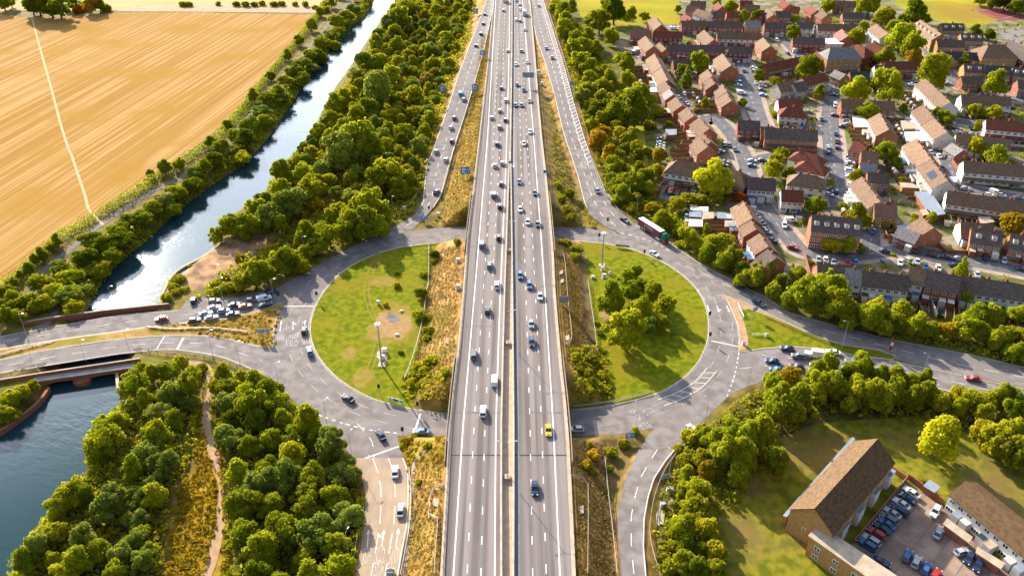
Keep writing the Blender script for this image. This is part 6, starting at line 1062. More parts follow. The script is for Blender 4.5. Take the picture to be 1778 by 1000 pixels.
# past 300 of one kind: the smallest in view become one mass of woodland
def mass_trees(kind, cap, name, label):
    lst = [t for t in TREES if t[1] == kind]
    if len(lst) <= cap: return
    lst.sort(key=lambda t: (t[3] in (ZC, ZB, ZD, ZE, ZT, ZS_, ZR)) * -1000 + t[2] * scale_at(t[0].location)); cut = lst[:len(lst) - cap]; V, Tn = [], []
    for t in cut:
        o = t[0]; cr = [c for c in o.children if 'crown' in c.name or 'foliage' in c.name][0]; me_ = cr.data; n = len(me_.vertices); co = np.empty(n * 3, np.float32); me_.vertices.foreach_get('co', co); co = co.reshape(-1, 3)
        a = np.empty(n, np.float32); me_.attributes['tint'].data.foreach_get('value', a); c, s_ = math.cos(o.rotation_euler.z), math.sin(o.rotation_euler.z); q = co * np.array(o.scale)
        co = co.reshape(-1, 4, 3)[::2].reshape(-1, 3); a = a.reshape(-1, 4)[::2].reshape(-1); q = co * np.array(o.scale); ctr = q.reshape(-1, 4, 3).mean(1, keepdims=True); q = (ctr + (q.reshape(-1, 4, 3) - ctr) * 1.35).reshape(-1, 3)
        V.append(np.stack([q[:, 0] * c - q[:, 1] * s_, q[:, 0] * s_ + q[:, 1] * c, q[:, 2]], 1) + np.array(o.location)); Tn.append(np.clip(a + .25 * (random.random() - .5), 0, 1))
        for ch in list(o.children): bpy.data.objects.remove(ch)
        bpy.data.objects.remove(o); TREES.remove(t)
    V = np.concatenate(V); n = len(V); me_ = bpy.data.meshes.new(name); me_.vertices.add(n); me_.vertices.foreach_set('co', V.reshape(-1).astype(np.float32)); me_.loops.add(n); me_.loops.foreach_set('vertex_index', np.arange(n, dtype=np.int32)); me_.polygons.add(n // 4); me_.polygons.foreach_set('loop_start', (np.arange(n // 4) * 4).astype(np.int32)); me_.update(calc_edges=True)
    at_ = me_.attributes.new('tint', 'FLOAT', 'POINT'); at_.data.foreach_set('value', np.concatenate(Tn).astype(np.float32)); me_.materials.append(MATS['leaf_green']); o = structure(link(name, me_), 'stuff'); o['label'] = label; o['category'] = 'woodland'
print('tree kinds', {k: sum(1 for t in TREES if t[1] == k) for k in PRO})
mass_trees('g', 296, 'woodland', 'small far off trees of the woods and belts, reading as one green mass')
mass_trees('y', 296, 'bushy_woodland', 'small bushy trees of the middle wood, reading as one mass')
def tree_labels():
    words = {'g': 'broad green tree', 'w': 'grey green willow', 'y': 'small bushy tree', 's': 'low rounded shrub', 'o': 'yellow flowering shrub', 'c': 'narrow pointed conifer'}
    tn = {'n': '', 'l': 'bright ', 'd': 'dark ', 'p': 'purple leaved ', 'a': 'autumn tinted ', 'b': 'brownish '}
    place = {ZR: ('in the riverside row', 'from the bridge', 1), ZC: ('in the middle wood', None, 1), ZD: ('in the lower wood', None, 1), ZE: ('on the pond bank', 'from the bridge', -1), ZB: ('in the estate belt', 'from the roundabout', 1), ZT: ('in the lower belt', None, 1), ZS_: ('in the terrace hedge row', 'from the roundabout', 0), ZI: ('on the roundabout', 'from the near underpass', 1), ZH: ('among the estate houses', 'from the town road', 1), ZP: ('at the far edge', 'from the motorway', 2), 'field hedge': ('in the field hedge', 'from the bridge', 1), 'bridge end': ('at the bridge end', 'from the roundabout', 3), 'near bank': ('on the near motorway bank', 'from the underpass', -1)}
    cats = {'s': 'shrub', 'o': 'shrub'}; groups = {}
    for t in TREES: groups.setdefault((t[1], t[3], t[4]), []).append(t)
    for (kind, zone, tint), lst in groups.items():
        where, frm, ax = place[zone]; lst.sort(key=lambda t: {1: t[0].location.y, -1: -t[0].location.y, 0: t[0].location.x, 2: abs(t[0].location.x), 3: -t[0].location.x}[ax])
        for i, t in enumerate(lst):
            base = f"{tn[tint]}{words[kind]} {where}"
            if frm is None and len(lst) > 1: tag(t[0], base + ', crown merging with its neighbours', cats.get(kind, 'tree'), f"{tn[tint]}{words[kind]}s {where}")
            elif len(lst) > 1: tag(t[0], f"{base}, {nth(i)} {frm}", cats.get(kind, 'tree'), f"trees and shrubs {where}")
            else: tag(t[0], base + ', the only one like it there', cats.get(kind, 'tree'), f"trees and shrubs {where}")
tree_labels()
# ------------------------------------------------------------------ vehicles
def loft(mb, st, m):
    """hull from stations (x, half width, bottom, middle, top)"""
    vs = []; n = len(st)
    for x, w, zb, zm, zt in st: vs += [(x, -w * .94, zb), (x, -w, zm), (x, -w * .9, zt), (x, w * .9, zt), (x, w, zm), (x, w * .94, zb)]
    fs = []
    for i in range(n - 1):
        for k in range(6): a = i * 6 + k; b = i * 6 + (k + 1) % 6; fs.append((b, a, a + 6, b + 6))
    fs += [tuple(range(6))[::-1][::-1], tuple(range(6 * n - 6, 6 * n))[::-1]]; mb.add(vs, fs, m)
WHEEL = None
def wheel_mesh(r=.33, w=.22):
    mb = MB(); mb.tube((0, -w / 2, 0), (0, w / 2, 0), r, r, 'tyre', 12); mb.tube((0, -w / 2 - .01, 0), (0, w / 2 + .01, 0), r * .6, r * .6, 'galvanised', 8); return mb.mesh('wheel')
WHEELM = wheel_mesh(); WHEELB = wheel_mesh(.48, .30)
def car_proto(L, W, H, belt, cab, name, hood=.9, boot=.95, roofcol=None):
    """cab: x of screen foot, screen top, rear top, rear foot (x forward)"""
    h = L / 2; w = W / 2; o = {}
    mb = MB(); loft(mb, [(-h, w * .80, .42, .62, belt * .86), (-h + .12, w * .92, .30, .62, boot), (-h * .72, w, .26, .62, belt), (0, w, .26, .62, belt), (cab[0] - .05, w, .26, .62, belt), (h * .80, w * .96, .26, .60, hood), (h - .14, w * .86, .28, .55, hood * .86), (h, w * .72, .36, .52, hood * .68)], 'paint')
    a, b, c, d = cab; wt = w * .72; wb = w * .90
    base = [(a, -wb), (a, wb), (d, wb), (d, -wb)]; top = [(b, -wt), (b, wt), (c, wt), (c, -wt)]
    zt = H - .03
    mb.add([(x, y, zt - .02) for x, y in top] + [(b - .12, -wt * .92, H + .02), (b - .12, wt * .92, H + .02), (c + .12, wt * .92, H + .02), (c + .12, -wt * .92, H + .02)], [(0, 1, 5, 4), (1, 2, 6, 5), (2, 3, 7, 6), (3, 0, 4, 7), (4, 5, 6, 7)], 'paint')
    for i in range(4):                                             # pillars
        p, q = base[i], top[i]; mb.tube((p[0], p[1], belt - .03), (q[0], q[1], zt), .06, .05, 'paint', 4)
    mid = ((a + d) / 2 - .1, (b + c) / 2 - .05)
    for s in (-1, 1): mb.tube((mid[0], s * wb, belt - .02), (mid[1], s * wt, zt), .05, .045, 'paint', 4)
    for s in (-1, 1): mb.box((a - .05, s * (w + .08), belt + .06), (.18, .18, .13), 'paint')
    parts = {'body': [mb.mesh('body')]}
    def quad(nm, ps): m_ = MB(); m_.add(ps, [(0, 1, 2, 3)], 'glass'); parts.setdefault(nm, []).append(m_.mesh(nm))
    quad('windscreen', [(a, -wb, belt), (a, wb, belt), (b, wt, zt), (b, -wt, zt)]); quad('rear_window', [(d, wb, belt), (d, -wb, belt), (c, -wt, zt), (c, wt, zt)])
    quad('side_window', [(d, -wb, belt), (a, -wb, belt), (b, -wt, zt), (c, -wt, zt)]); quad('side_window', [(a, wb, belt), (d, wb, belt), (c, wt, zt), (b, wt, zt)])
    for s in (-1, 1):
        m_ = MB(); m_.box((h - .10, s * w * .66, hood * .80), (.20, .34, .14), 'head_lamp'); parts.setdefault('headlight', []).append(m_.mesh('headlight'))
        m_ = MB(); m_.box((-h + .05, s * w * .72, belt * .82), (.14, .28, .18), 'tail_lamp'); parts.setdefault('tail_light', []).append(m_.mesh('tail_light'))
    return dict(parts=parts, wheels=[(x, y) for x in (h * .62, -h * .60) for y in (-w * .88, w * .88)], wm=WHEELM, wz=.33, name=name, L=L)
def van_proto(L, W, H, name, box=False, nose=1.0, wm=None):
    h = L / 2; w = W / 2; mb = MB(); parts = {}
    if box:
        mb.box((h - .95, 0, .95), (1.8, W * .94, 1.25), 'paint', taper=.92); parts['cab'] = [mb.mesh('cab')]; mb = MB(); mb.box((-.95, 0, 1.75), (L - 2.1, W, H - .75), 'pale_panel'); parts['body'] = [mb.mesh('body')]
        m_ = MB(); m_.box((0, 0, .55), (L - .4, W * .6, .25), 'dark_metal'); parts['chassis'] = [m_.mesh('chassis')]; fx = h - .1
        m_ = MB(); m_.add([(fx + .01, -w * .75, 1.0), (fx + .01, w * .75, 1.0), (fx - .06, w * .72, 1.5), (fx - .06, -w * .72, 1.5)], [(0, 1, 2, 3)], 'glass'); parts['windscreen'] = [m_.mesh('windscreen')]
    else:
        loft(mb, [(-h, w * .92, .35, .9, H * .95), (-h + .15, w, .30, .9, H), (h - nose - .75, w, .30, .9, H), (h - nose, w, .30, .8, 1.22), (h - .15, w * .92, .30, .7, .98), (h, w * .8, .38, .6, .72)], 'paint'); parts['body'] = [mb.mesh('body')]
        a, b = h - nose, h - nose - .75; m_ = MB(); m_.add([(a + .015, -w * .8, 1.26), (a + .015, w * .8, 1.26), (b + .06, w * .78, H - .1), (b + .06, -w * .78, H - .1)], [(0, 1, 2, 3)], 'glass'); parts['windscreen'] = [m_.mesh('windscreen')]
        for s in (-1, 1): m_ = MB(); m_.add([(b - .9, s * w * 1.01, 1.15), (a - .25, s * w * 1.01, 1.15), (b - .05, s * w * .94, H - .22), (b - .9, s * w * .94, H - .22)], [(0, 1, 2, 3) if s < 0 else (3, 2, 1, 0)], 'glass'); parts.setdefault('side_window', []).append(m_.mesh('side_window'))
    for s in (-1, 1): m_ = MB(); m_.box((h - .06, s * w * .68, .78), (.16, .28, .18), 'head_lamp'); parts.setdefault('headlight', []).append(m_.mesh('headlight'))
    return dict(parts=parts, wheels=[(x, y) for x in (h * .62, -h * .58) for y in (-w * .88, w * .88)], wm=wm or WHEELM, wz=.48 if wm else .33, name=name, L=L)
VP = {'h': car_proto(4.2, 1.80, 1.46, .93, (.95, .30, -1.45, -1.95), 'hatchback_car'), 's': car_proto(4.6, 1.82, 1.42, .92, (.85, .20, -1.05, -1.75), 'saloon_car'), 'e': car_proto(4.7, 1.86, 1.62, 1.0, (1.0, .40, -1.85, -2.2), 'estate_car', hood=1.0),
      'v': van_proto(5.0, 1.95, 1.98, 'panel_van'), 'b': van_proto(5.6, 2.1, 2.9, 'box_van', box=True, wm=WHEELB), 't': van_proto(7.6, 2.45, 3.6, 'box_lorry', box=True, wm=WHEELB)}
CC = {'w': ((.80, .80, .79), 'white'), 's': ((.42, .44, .46), 'silver'), 'g': ((.13, .14, .15), 'grey'), 'k': ((.018, .019, .022), 'black'), 'b': ((.03, .11, .30), 'blue'), 'n': ((.012, .03, .09), 'navy'), 'r': ((.38, .02, .018), 'red'), 'm': ((.13, .018, .02), 'dark red'), 'y': ((.72, .50, .01), 'yellow'), 'o': ((.55, .22, .02), 'orange'), 't': ((.03, .30, .38), 'teal'), 'l': ((.50, .62, .42), 'pale green'), 'i': ((.20, .32, .50), 'light blue')}
VEH = []; VDONE = {}
def vehicle(kind, col, x, y, z, ang, zone, detail=True):
    pr = VP[kind]; key = (kind, detail); c = CC[col][0] + (1,); j = .9 + .2 * random.random(); c = (c[0] * j, c[1] * j, c[2] * j, 1)
    if key not in VDONE:
        o = empty(pr['name'], (x, y, z), ang); VDONE[key] = o
        for nm, ms in pr['parts'].items():
            if not detail and nm in ('headlight', 'tail_light'): continue
            for m_ in ms: link(nm, m_, o).color = c
        for wx, wy in pr['wheels']: q = link('wheel', pr['wm'], o); q.location = (wx, wy, pr['wz'])
    else: o = dup(VDONE[key], (x, y, z), ang, color=c)
    for ch in o.children:
        if ch.name.startswith('body') or ch.name.startswith('cab'): ch.color = c
    o.color = c; VEH.append((o, kind, col, zone)); return o
def on_px(r, x, y, kind, col, hx, hy, zone, z=None, detail=True):
    u, v = zz(r, x, y) if r else (x, y)
    p = P(u, v, z + .7) if z is not None else PG(u, v, .7); q = P(u + hx * .5, v + hy * .5, (z if z is not None else p[2]) + .7)
    zb = z + .02 if z is not None else p[2] + (.10 if p[2] < .3 else .14); return vehicle(kind, col, p[0], p[1], zb, math.atan2(q[1] - p[1], q[0] - p[0]), zone, detail)
def motor(r, lst, out, zone):
    f = MLS if out else MRS; g = mLi if out else mRi
    for t in lst:
        x, y, col = t[:3]; kind = t[3] if len(t) > 3 else 'h'; u, v = zz(r, x, y); p = P(u, v, DZ + .7); e = 6.0; k = (p[0] - float(f(p[1]))) / (float(g(p[1])) - float(f(p[1]))); X = lambda q: float(f(q)) * (1 - k) + float(g(q)) * k
        ang = math.atan2(2 * e, X(p[1] + e) - X(p[1] - e)); vehicle(kind, col, p[0], p[1], DZ + .02, ang if out else ang + math.pi, zone)
OB, IB = 'outbound carriageway', 'inbound carriageway'
motor('a2', [(1640, 8, 'n', 't'), (1630, 70, 's'), (1660, 340, 'w'), (1617, 587, 'g'), (1648, 670, 'w', 'e'), (1606, 740, 'y'), (1552, 785, 'w'), (1645, 800, 'm', 'e'), (1604, 848, 's', 'e'), (1588, 960, 'b', 'e')], True, OB)
motor('b2', [(1573, 182, 'w'), (1625, 165, 's'), (1617, 302, 'g'), (1566, 378, 'g', 'v'), (1609, 452, 'k', 'e'), (1600, 660, 'm'), (1486, 708, 'g', 'v'), (1538, 848, 'g', 'e'), (1589, 978, 'w', 'e')], True, OB)
motor('c2', [(1525, 187, 'k'), (1434, 483, 'g', 'e'), (1571, 655, 'w', 'v'), (1496, 860, 'w', 'e')], True, OB)
motor('a3', [(65, 6, 'i'), (85, 30, 'w'), (90, 63, 'w'), (117, 97, 's', 't'), (62, 133, 'w'), (88, 141, 'g'), (118, 199, 'w'), (98, 343, 'k'), (135, 416, 'w'), (60, 431, 'w'), (69, 566, 'k'), (112, 602, 'b'), (150, 674, 'y'), (58, 702, 'k'), (98, 702, 'g'), (155, 880, 'w'), (114, 958, 'w')], False, IB)
motor('b3', [(83, 290, 'b'), (187, 363, 'n'), (90, 473, 'w'), (140, 558, 'w'), (206, 572, 'n'), (90, 915, 'b', 'e'), (151, 980, 'b', 'e')], False, IB)
motor('c3', [(223, 92, 'w'), (164, 277, 's'), (166, 398, 'n', 'e'), (278, 985, 'y', 's')], False, IB)
motor('d3', [(187, 412, 'n', 's')], False, IB)
def many(r, lst, zone, head, z=None, detail=True):
    for t in lst:
        hx, hy = t[4:6] if len(t) > 5 else head; on_px(r, t[0], t[1], t[3] if len(t) > 3 else 'h', t[2], hx, hy, zone, z, detail)
SL, SR = 'wooded-side slip road', 'lettered slip road'
many('a2', [(1507, 97, 'k'), (1496, 160, 'k'), (1480, 228, 'k', 'e'), (1447, 307, 'k'), (1345, 627, 't', 'v'), (1366, 664, 's'), (1302, 787, 'g'), (1280, 852, 'w'), (1286, 942, 'k')], SL, (9, -40))
many('b2', [(1181, 88, 'l'), (1246, 143, 'w')], SL, (12, -45)); many('b2', [(1183, 358, 'n', 's')], SL, (22, -28))
many('a3', [(213, 40, 'g'), (264, 325, 'b'), (303, 387, 'r')], SR, (6, 30)); many('b3', [(605, 352, 'b'), (787, 548, 'k', 's', 40, 22)], SR, (20, 34))
RB_ = 'roundabout'
many('b3', [(985, 772, 'w', 's')], RB_, (36, 22)); many('c3', [(1558, 32, 'n', 's'), (1682, 138, 'n', 's')], 'town road', (38, 18))
many('c2', [(300, 322, 'k', 'h', 4, -30), (335, 458, 'i', 'e', -7, -30), (593, 775, 'k', 's', -24, -13)], RB_, (0, -1)); many('d2', [(812, 58, 'n', 's', -16, -24), (1080, 33, 'i', 's', -40, 0)], RB_, (0, -1))
many('d3', [(466, 18, 'w', 'h', -40, 0)], RB_, (0, -1)); many('d2', [(908, 302, 'w', 's', 1, -40), (945, 560, 's', 's', 4, -40), (872, 1000, 'k', 'h', 6, -40)], 'buff slip road', (0, -1))
many('d3', [(1240, 16, 's')], RB_, (-20, -18))
BQ = 'bridge road'
many('c1', [(1077, 243, 'r', 'h', -30, 4), (1300, 252, 'k', 'h', 26, -4), (1292, 120, 'n', 'h', 5, -28), (1430, 125, 'g', 'h', 24, -4), (1430, 168, 's', 's'), (1376, 207, 'i', 's'), (1411, 235, 's', 's'), (1494, 190, 'i', 'h'), (1555, 211, 'g', 's'), (1566, 150, 'n', 's'), (1638, 158, 'o', 's'), (1680, 118, 'g', 'h')], BQ, (34, -6))
many('c2', [(80, 62, 'n', 's', 28, -9), (34, 108, 'w', 'v', 30, -8), (40, 148, 'n', 's', 30, -8)], BQ, (30, -8))
TQ = 'town exit queue'
many('c4', [(150, 441, 'n', 's'), (50, 526, 'n', 's'), (80, 582, 'b', 's'), (215, 562, 'n', 's'), (226, 493, 'g', 'e'), (455, 466, 'w', 's'), (345, 556, 'w', 'h'), (584, 527, 'g', 's'), (565, 575, 'w', 'h'), (1390, 642, 'r', 's'), (1590, 772, 'w', 's')], TQ, (-40, -5)); many('c4', [(326, 488, 'w', 'b')], TQ, (-40, -5))
# the articulated lorry
pl = PG(*zz('b3', 1055, 700), .0); qn = PG(*zz('b3', 915, 610), .0); hd = math.atan2(pl[1] - qn[1], pl[0] - qn[0])
LO = empty('articulated_lorry', (pl[0], pl[1], .09), hd); tag(LO, 'articulated lorry with maroon curtain trailer and green and red cab beside the roundabout', 'lorry')
mb = MB(); mb.box((-8.6, 0, 2.7), (13.4, 2.5, 2.9), 'trailer_maroon', top='pale_panel'); tl = mb.build('trailer', LO)
mb = MB()
for i, x in enumerate((-11.0, -9.9, -8.9, -7.9, -6.9, -5.9)): mb.box((x, -1.262, 2.9 + .1 * (i % 2)), (.5, .02, .9 - .2 * (i % 3)), 'faded_paint')
for x in np.arange(-14.9, -2.2, 1.3): mb.box((x, -1.256, 2.0), (.06, .015, 1.4), 'trailer_maroon')
mb.build('side_lettering', tl)
mb = MB(); mb.box((-8.2, 0, .95), (12.2, 1.1, .35), 'dark_metal'); mb.box((-3.0, -1.1, .75), (2.2, .4, .6), 'pale_panel'); mb.build('chassis', LO)
mb = MB(); mb.box((-.2, 0, 2.2), (2.3, 2.46, 2.2), 'cab_green', taper=.96); mb.box((-.55, 0, 3.5), (1.5, 2.2, .7), 'cab_green', taper=.8); cb = mb.build('cab', LO)
mb = MB(); mb.box((.1, 0, .8), (1.9, 2.5, .85), 'cab_red'); mb.build('bumper', cb); mb = MB(); mb.add([(.962, -1.08, 2.1), (.962, 1.08, 2.1), (.935, 1.03, 3.0), (.935, -1.03, 3.0)], [(0, 1, 2, 3)], 'glass'); mb.build('windscreen', cb)
for s in (-1, 1): mb = MB(); mb.add([(-.6, s * 1.222, 2.15), (.7, s * 1.222, 2.15), (.65, s * 1.205, 2.95), (-.6, s * 1.205, 2.95)], [(0, 1, 2, 3) if s < 0 else (3, 2, 1, 0)], 'glass'); mb.build('side_window', cb); mb = MB(); mb.box((1.06, s * .95, .95), (.06, .35, .22), 'head_lamp'); mb.build('headlight', cb)
for x in (.1, -3.6, -10.9, -12.2, -13.5):
    for s in (-1, 1): q = link('wheel', WHEELB, LO); q.location = (x, s * 1.05, .48)
# parked cars of the estate
EP = 'estate'
def row(r, a, b, n, cols, head, zone, kinds='hhse', detail=False):
    for i in range(n):
        t = i / max(1, n - 1); on_px(r, a[0] + (b[0] - a[0]) * t + random.uniform(-3, 3), a[1] + (b[1] - a[1]) * t, random.choice(kinds), cols[i % len(cols)], head[0] * random.choice((1, -1)), head[1], zone, None, detail)
LS = 'long street'
row('b4', (570, 128), (570, 250), 8, 'siwkswbs', (40, 4), LS); row('b4', (400, 190), (410, 270), 3, 'nkg', (40, 8), LS); row('b4', (415, 305), (430, 375), 4, 'wkns', (40, 8), LS); many('b4', [(425, 68, 'i'), (425, 95, 'n'), (380, 150, 'w', 'h', 40, 3), (565, 305, 'w'), (553, 372, 's'), (480, 355, 'n'), (562, 415, 'r'), (600, 440, 'n', 'h', 40, 3), (480, 12, 'm'), (483, 60, 'm')], LS, (2, -30), detail=False)
many('b4', [(175, 548, 'w', 'v', 40, 2), (132, 580, 'w', 'e', 2, 30), (15, 625, 's', 's', 40, 10), (50, 680, 'n', 's', 40, 12), (185, 728, 'r', 's', 40, 8), (395, 725, 'k', 's', 40, 4), (712, 618, 'b', 'h', 10, 25), (845, 622, 'k', 's', 40, 5), (908, 676, 'r', 's', 40, 3), (800, 748, 'n', 's', 40, 2), (1005, 755, 'k', 's', 40, 9), (1130, 782, 'k', 'e', 40, 9), (1228, 795, 'n', 's', 40, 9), (1300, 805, 's', 's', 40, 9), (1270, 850, 'n', 's', 40, 9), (1475, 795, 'n', 'h', 2, 30), (1535, 800, 'g', 'h', 2, 30), (1600, 815, 's', 'h', 2, 30), (1710, 870, 'n', 's', 40, 9), (360, 808, 's', 'h', 2, 30), (408, 812, 'w', 'h', 2, 30), (458, 826, 's', 'h', 2, 30), (552, 832, 'r', 'h', 2, 30), (605, 828, 'b', 'h', 2, 30), (790, 835, 'n', 'h', 4, 30), (905, 830, 'w', 'h', 4, 30), (965, 820, 'w', 'h', 20, 10), (1020, 824, 's', 'h', 4, 30), (1075, 855, 'b', 'h', 4, 30), (1160, 865, 'w', 'h', 4, 30), (1420, 910, 's', 'h', 10, 30)], 'main estate road', (40, 9), detail=False)
many('b4', [(1110, 95, 's'), (1165, 120, 'w'), (1140, 45, 'r', 'h'), (1138, 68, 'b'), (1185, 200, 'n'), (1255, 335, 'k', 's', 40, 4), (1340, 335, 's', 's', 40, 5), (1375, 285, 'n', 's'), (1410, 265, 'k', 'e'), (1655, 298, 'w', 's', 40, 5), (1672, 330, 'g', 's', 40, 5), (1540, 365, 'w', 'v', 40, 14), (1498, 378, 'w', 'h', 40, 4), (1580, 380, 's', 'h', 40, 8), (1700, 397, 'g', 's', 40, 6), (1125, 412, 'w', 'h', 20, 18)], 'white terrace lane', (20, 30), detail=False)
many('b3', [(1108, 288, 'r', 's'), (1112, 325, 's', 's'), (1105, 350, 'r', 's'), (1106, 368, 'n', 's'), (1262, 345, 'w', 'h'), (1265, 365, 's', 'h'), (1300, 390, 'k', 'h'), (1198, 500, 'n', 'h', 2, 30), (1200, 525, 's', 'h', 2, 30), (1202, 565, 'w', 'h', 2, 30), (1255, 615, 's', 's', 40, 3), (1625, 400, 'w', 'h', 10, 30), (1668, 522, 'i', 's', 30, 18), (1705, 565, 'n', 's', 30, 18), (1725, 610, 's', 's', 30, 18)], 'flats car park', (38, 5), detail=False)
many('b3', [(1035, 5, 'n', 's'), (1030, 30, 'w', 's'), (1028, 50, 'w', 's'), (1025, 68, 's', 's'), (1455, 45, 'n', 'h', 10, 20), (1487, 48, 'k', 'h', 10, 20), (1522, 75, 'g', 'h', 10, 20), (1395, 95, 'n', 's'), (1430, 88, 'b', 's'), (1390, 130, 'k', 's'), (1455, 158, 's', 's'), (1450, 180, 'r', 's'), (1640, 150, 's', 's'), (1635, 180, 'b', 's'), (1705, 148, 'n', 's')], 'inner close', (40, 3), detail=False)
many('a3', [(1188, 628, 'w', 'h', 10, 20), (1215, 630, 'k', 'h', 10, 20), (1245, 632, 's', 'h', 10, 20), (1285, 685, 'n', 's'), (1360, 668, 'w', 's'), (1350, 645, 'n', 's'), (1565, 622, 'w', 'v'), (1650, 455, 'w', 'h'), (1655, 475, 's', 'h'), (1665, 555, 'w', 'h', 10, 20), (1540, 410, 'w', 'e', 20, 14), (1585, 475, 'k', 'h', 5, 25), (1540, 540, 'i', 's'), (1548, 572, 's', 's'), (1500, 430, 's', 's'), (1512, 450, 'k', 's'), (1710, 575, 's', 's'), (1705, 600, 'n', 's'), (1712, 635, 'i', 's'), (1150, 650, 'i', 's', 25, 16), (1200, 692, 's', 's', 25, 16), (1095, 188, 'w', 'h', 8, 20), (1120, 190, 's', 'h', 8, 20), (1145, 190, 'w', 'h', 8, 20), (845, 355, 'b', 'v', 2, 20), (1075, 405, 'k', 'h', 8, 20), (1500, 372, 'w', 'v', 10, 20), (1540, 375, 'w', 'h', 10, 20), (1580, 378, 's', 'h', 10, 20), (1420, 260, 's', 'h', 10, 20), (1460, 268, 'w', 'h', 10, 20), (1500, 262, 's', 'h', 10, 20), (1095, 375, 'n', 's'), (1160, 380, 'i', 's'), (1230, 360, 's', 's'), (1290, 365, 'w', 's'), (1330, 360, 's', 's'), (1400, 360, 'w', 'h')], 'inner close', (40, 3), detail=False)
many('a4', [(85, 270, 'w', 'e', 20, 14), (155, 358, 'n', 'h', 20, 14), (50, 225, 'r', 's'), (20, 225, 'k', 's'), (470, 705, 'w', 'v', 5, 30), (465, 635, 'n', 's'), (465, 768, 'm', 's'), (290, 745, 's', 's', 40, 3), (990, 545, 'i', 's'), (985, 565, 'w', 's'), (1000, 620, 'n', 's'), (1015, 630, 's', 's'), (1030, 645, 's', 's'), (1040, 675, 's', 's'), (1130, 388, 'w', 'v', 4, 25), (1170, 375, 's', 'h', 4, 25), (1225, 560, 'i', 's'), (550, 805, 's', 's'), (560, 830, 's', 's'), (520, 845, 'n', 's'), (380, 798, 'n', 'h', 4, 25), (475, 895, 'n', 'h', 4, 25), (480, 945, 'm', 'h', 4, 25), (420, 985, 's', 'h', 4, 25), (1285, 880, 'w', 's'), (1340, 782, 'k', 's'), (1440, 775, 'm', 's'), (1245, 822, 's', 's'), (1265, 855, 'n', 's'), (1380, 855, 'k', 's', 8, 20), (1390, 895, 's', 's'), (1560, 780, 'k', 's'), (1650, 720, 'n', 's'), (1610, 905, 's', 's')], 'upper estate', (40, 3), detail=False)
PCK = 'parking court'
many('d4', [(978, 440, 'w', 's', -30, -34 * .6), (958, 482, 'n', 's'), (912, 515, 'w', 's'), (900, 562, 'n', 'e'), (850, 578, 's', 's'), (826, 618, 'g', 'e'), (812, 650, 'b', 's'), (782, 680, 'n', 's'), (746, 716, 'r', 'e'), (710, 760, 's', 'e'), (686, 792, 'b', 'e')], PCK, (-34, -22))
many('d4', [(1140, 568, 'w', 'e', -18, 30), (1162, 710, 's', 's', 18, -30), (1318, 836, 's', 'h', 34, -10), (1364, 880, 'n', 'h', -18, 30), (1426, 930, 'n', 'h', -15, 30), (772, 902, 'n', 's', 30, 12), (952, 865, 'b', 'h', 14, -30), (1012, 905, 's', 'h', 14, -30), (1078, 950, 'b', 'h', 14, -30), (1140, 990, 'r', 'h', 20, -26)], PCK, (0, -1))
def vehicle_labels():
    kn = {'h': 'hatchback', 's': 'saloon car', 'e': 'estate car', 'v': 'van', 'b': 'box van', 't': 'box lorry'}; groups = {}
    for t in VEH: groups.setdefault((t[1], t[2], t[3]), []).append(t)
    for (k, c, zn), lst in groups.items():
        lst.sort(key=lambda t: t[0].location.y); st = 'parked ' if zn in ('long street', 'main estate road', 'white terrace lane', 'flats car park', 'inner close', 'upper estate', 'parking court') else ''
        pre = 'in the' if zn in ('flats car park', 'inner close', 'parking court', 'upper estate', 'town exit queue') else 'on the'
        for i, t in enumerate(lst):
            base = f"{CC[c][1]} {st}{kn[k]} {pre} {zn}"
            tag(t[0], base + (f", {nth(i)} from the near end" if len(lst) > 1 else ', the only such one there'), {'v': 'van', 'b': 'van', 't': 'lorry'}.get(k, 'car'), ('cars parked ' if st else 'vehicles ') + f"{pre} {zn}")
vehicle_labels(); print('vehicles', len(VEH), {k: sum(1 for t in VEH if t[1] == k) for k in VP})
# ------------------------------------------------------------------ lamps, signs, signals, cabinets
LAMPS = {}; LMP = []
def lamp_parts(o, h, arms, arm=1.6, r=.11):
    mb = MB(); mb.tube((0, 0, 0), (0, 0, h), r, r * .55, 'grey_metal', 7); mb.tube((0, 0, 0), (0, 0, 1.2), r * 1.5, r * 1.5, 'grey_metal', 7); mb.build('pole', o)
    for s in arms:
        mb = MB(); mb.tube((0, 0, h - .1), (s * arm, 0, h + .25), r * .5, r * .4, 'grey_metal', 5); mb.build('arm', o)
        mb = MB(); mb.box((s * (arm + .3), 0, h + .26), (.7, .26, .13), 'grey_metal'); mb.build('lamp_head', o)
def lamp(x, y, z, h, kind, rz, label, group):
    key = (h, kind)
    if key in LAMPS: o = dup(LAMPS[key], (x, y, z), rz)
    else:
        o = empty('street_lamp', (x, y, z), rz); LAMPS[key] = o; lamp_parts(o, h, {'d': (-1, 1), 's': (1,)}[kind], 1.9 if kind == 'd' else 1.0, .12 if kind == 'd' else .085)
    LMP.append(o); return tag(o, label, 'street lamp', group)
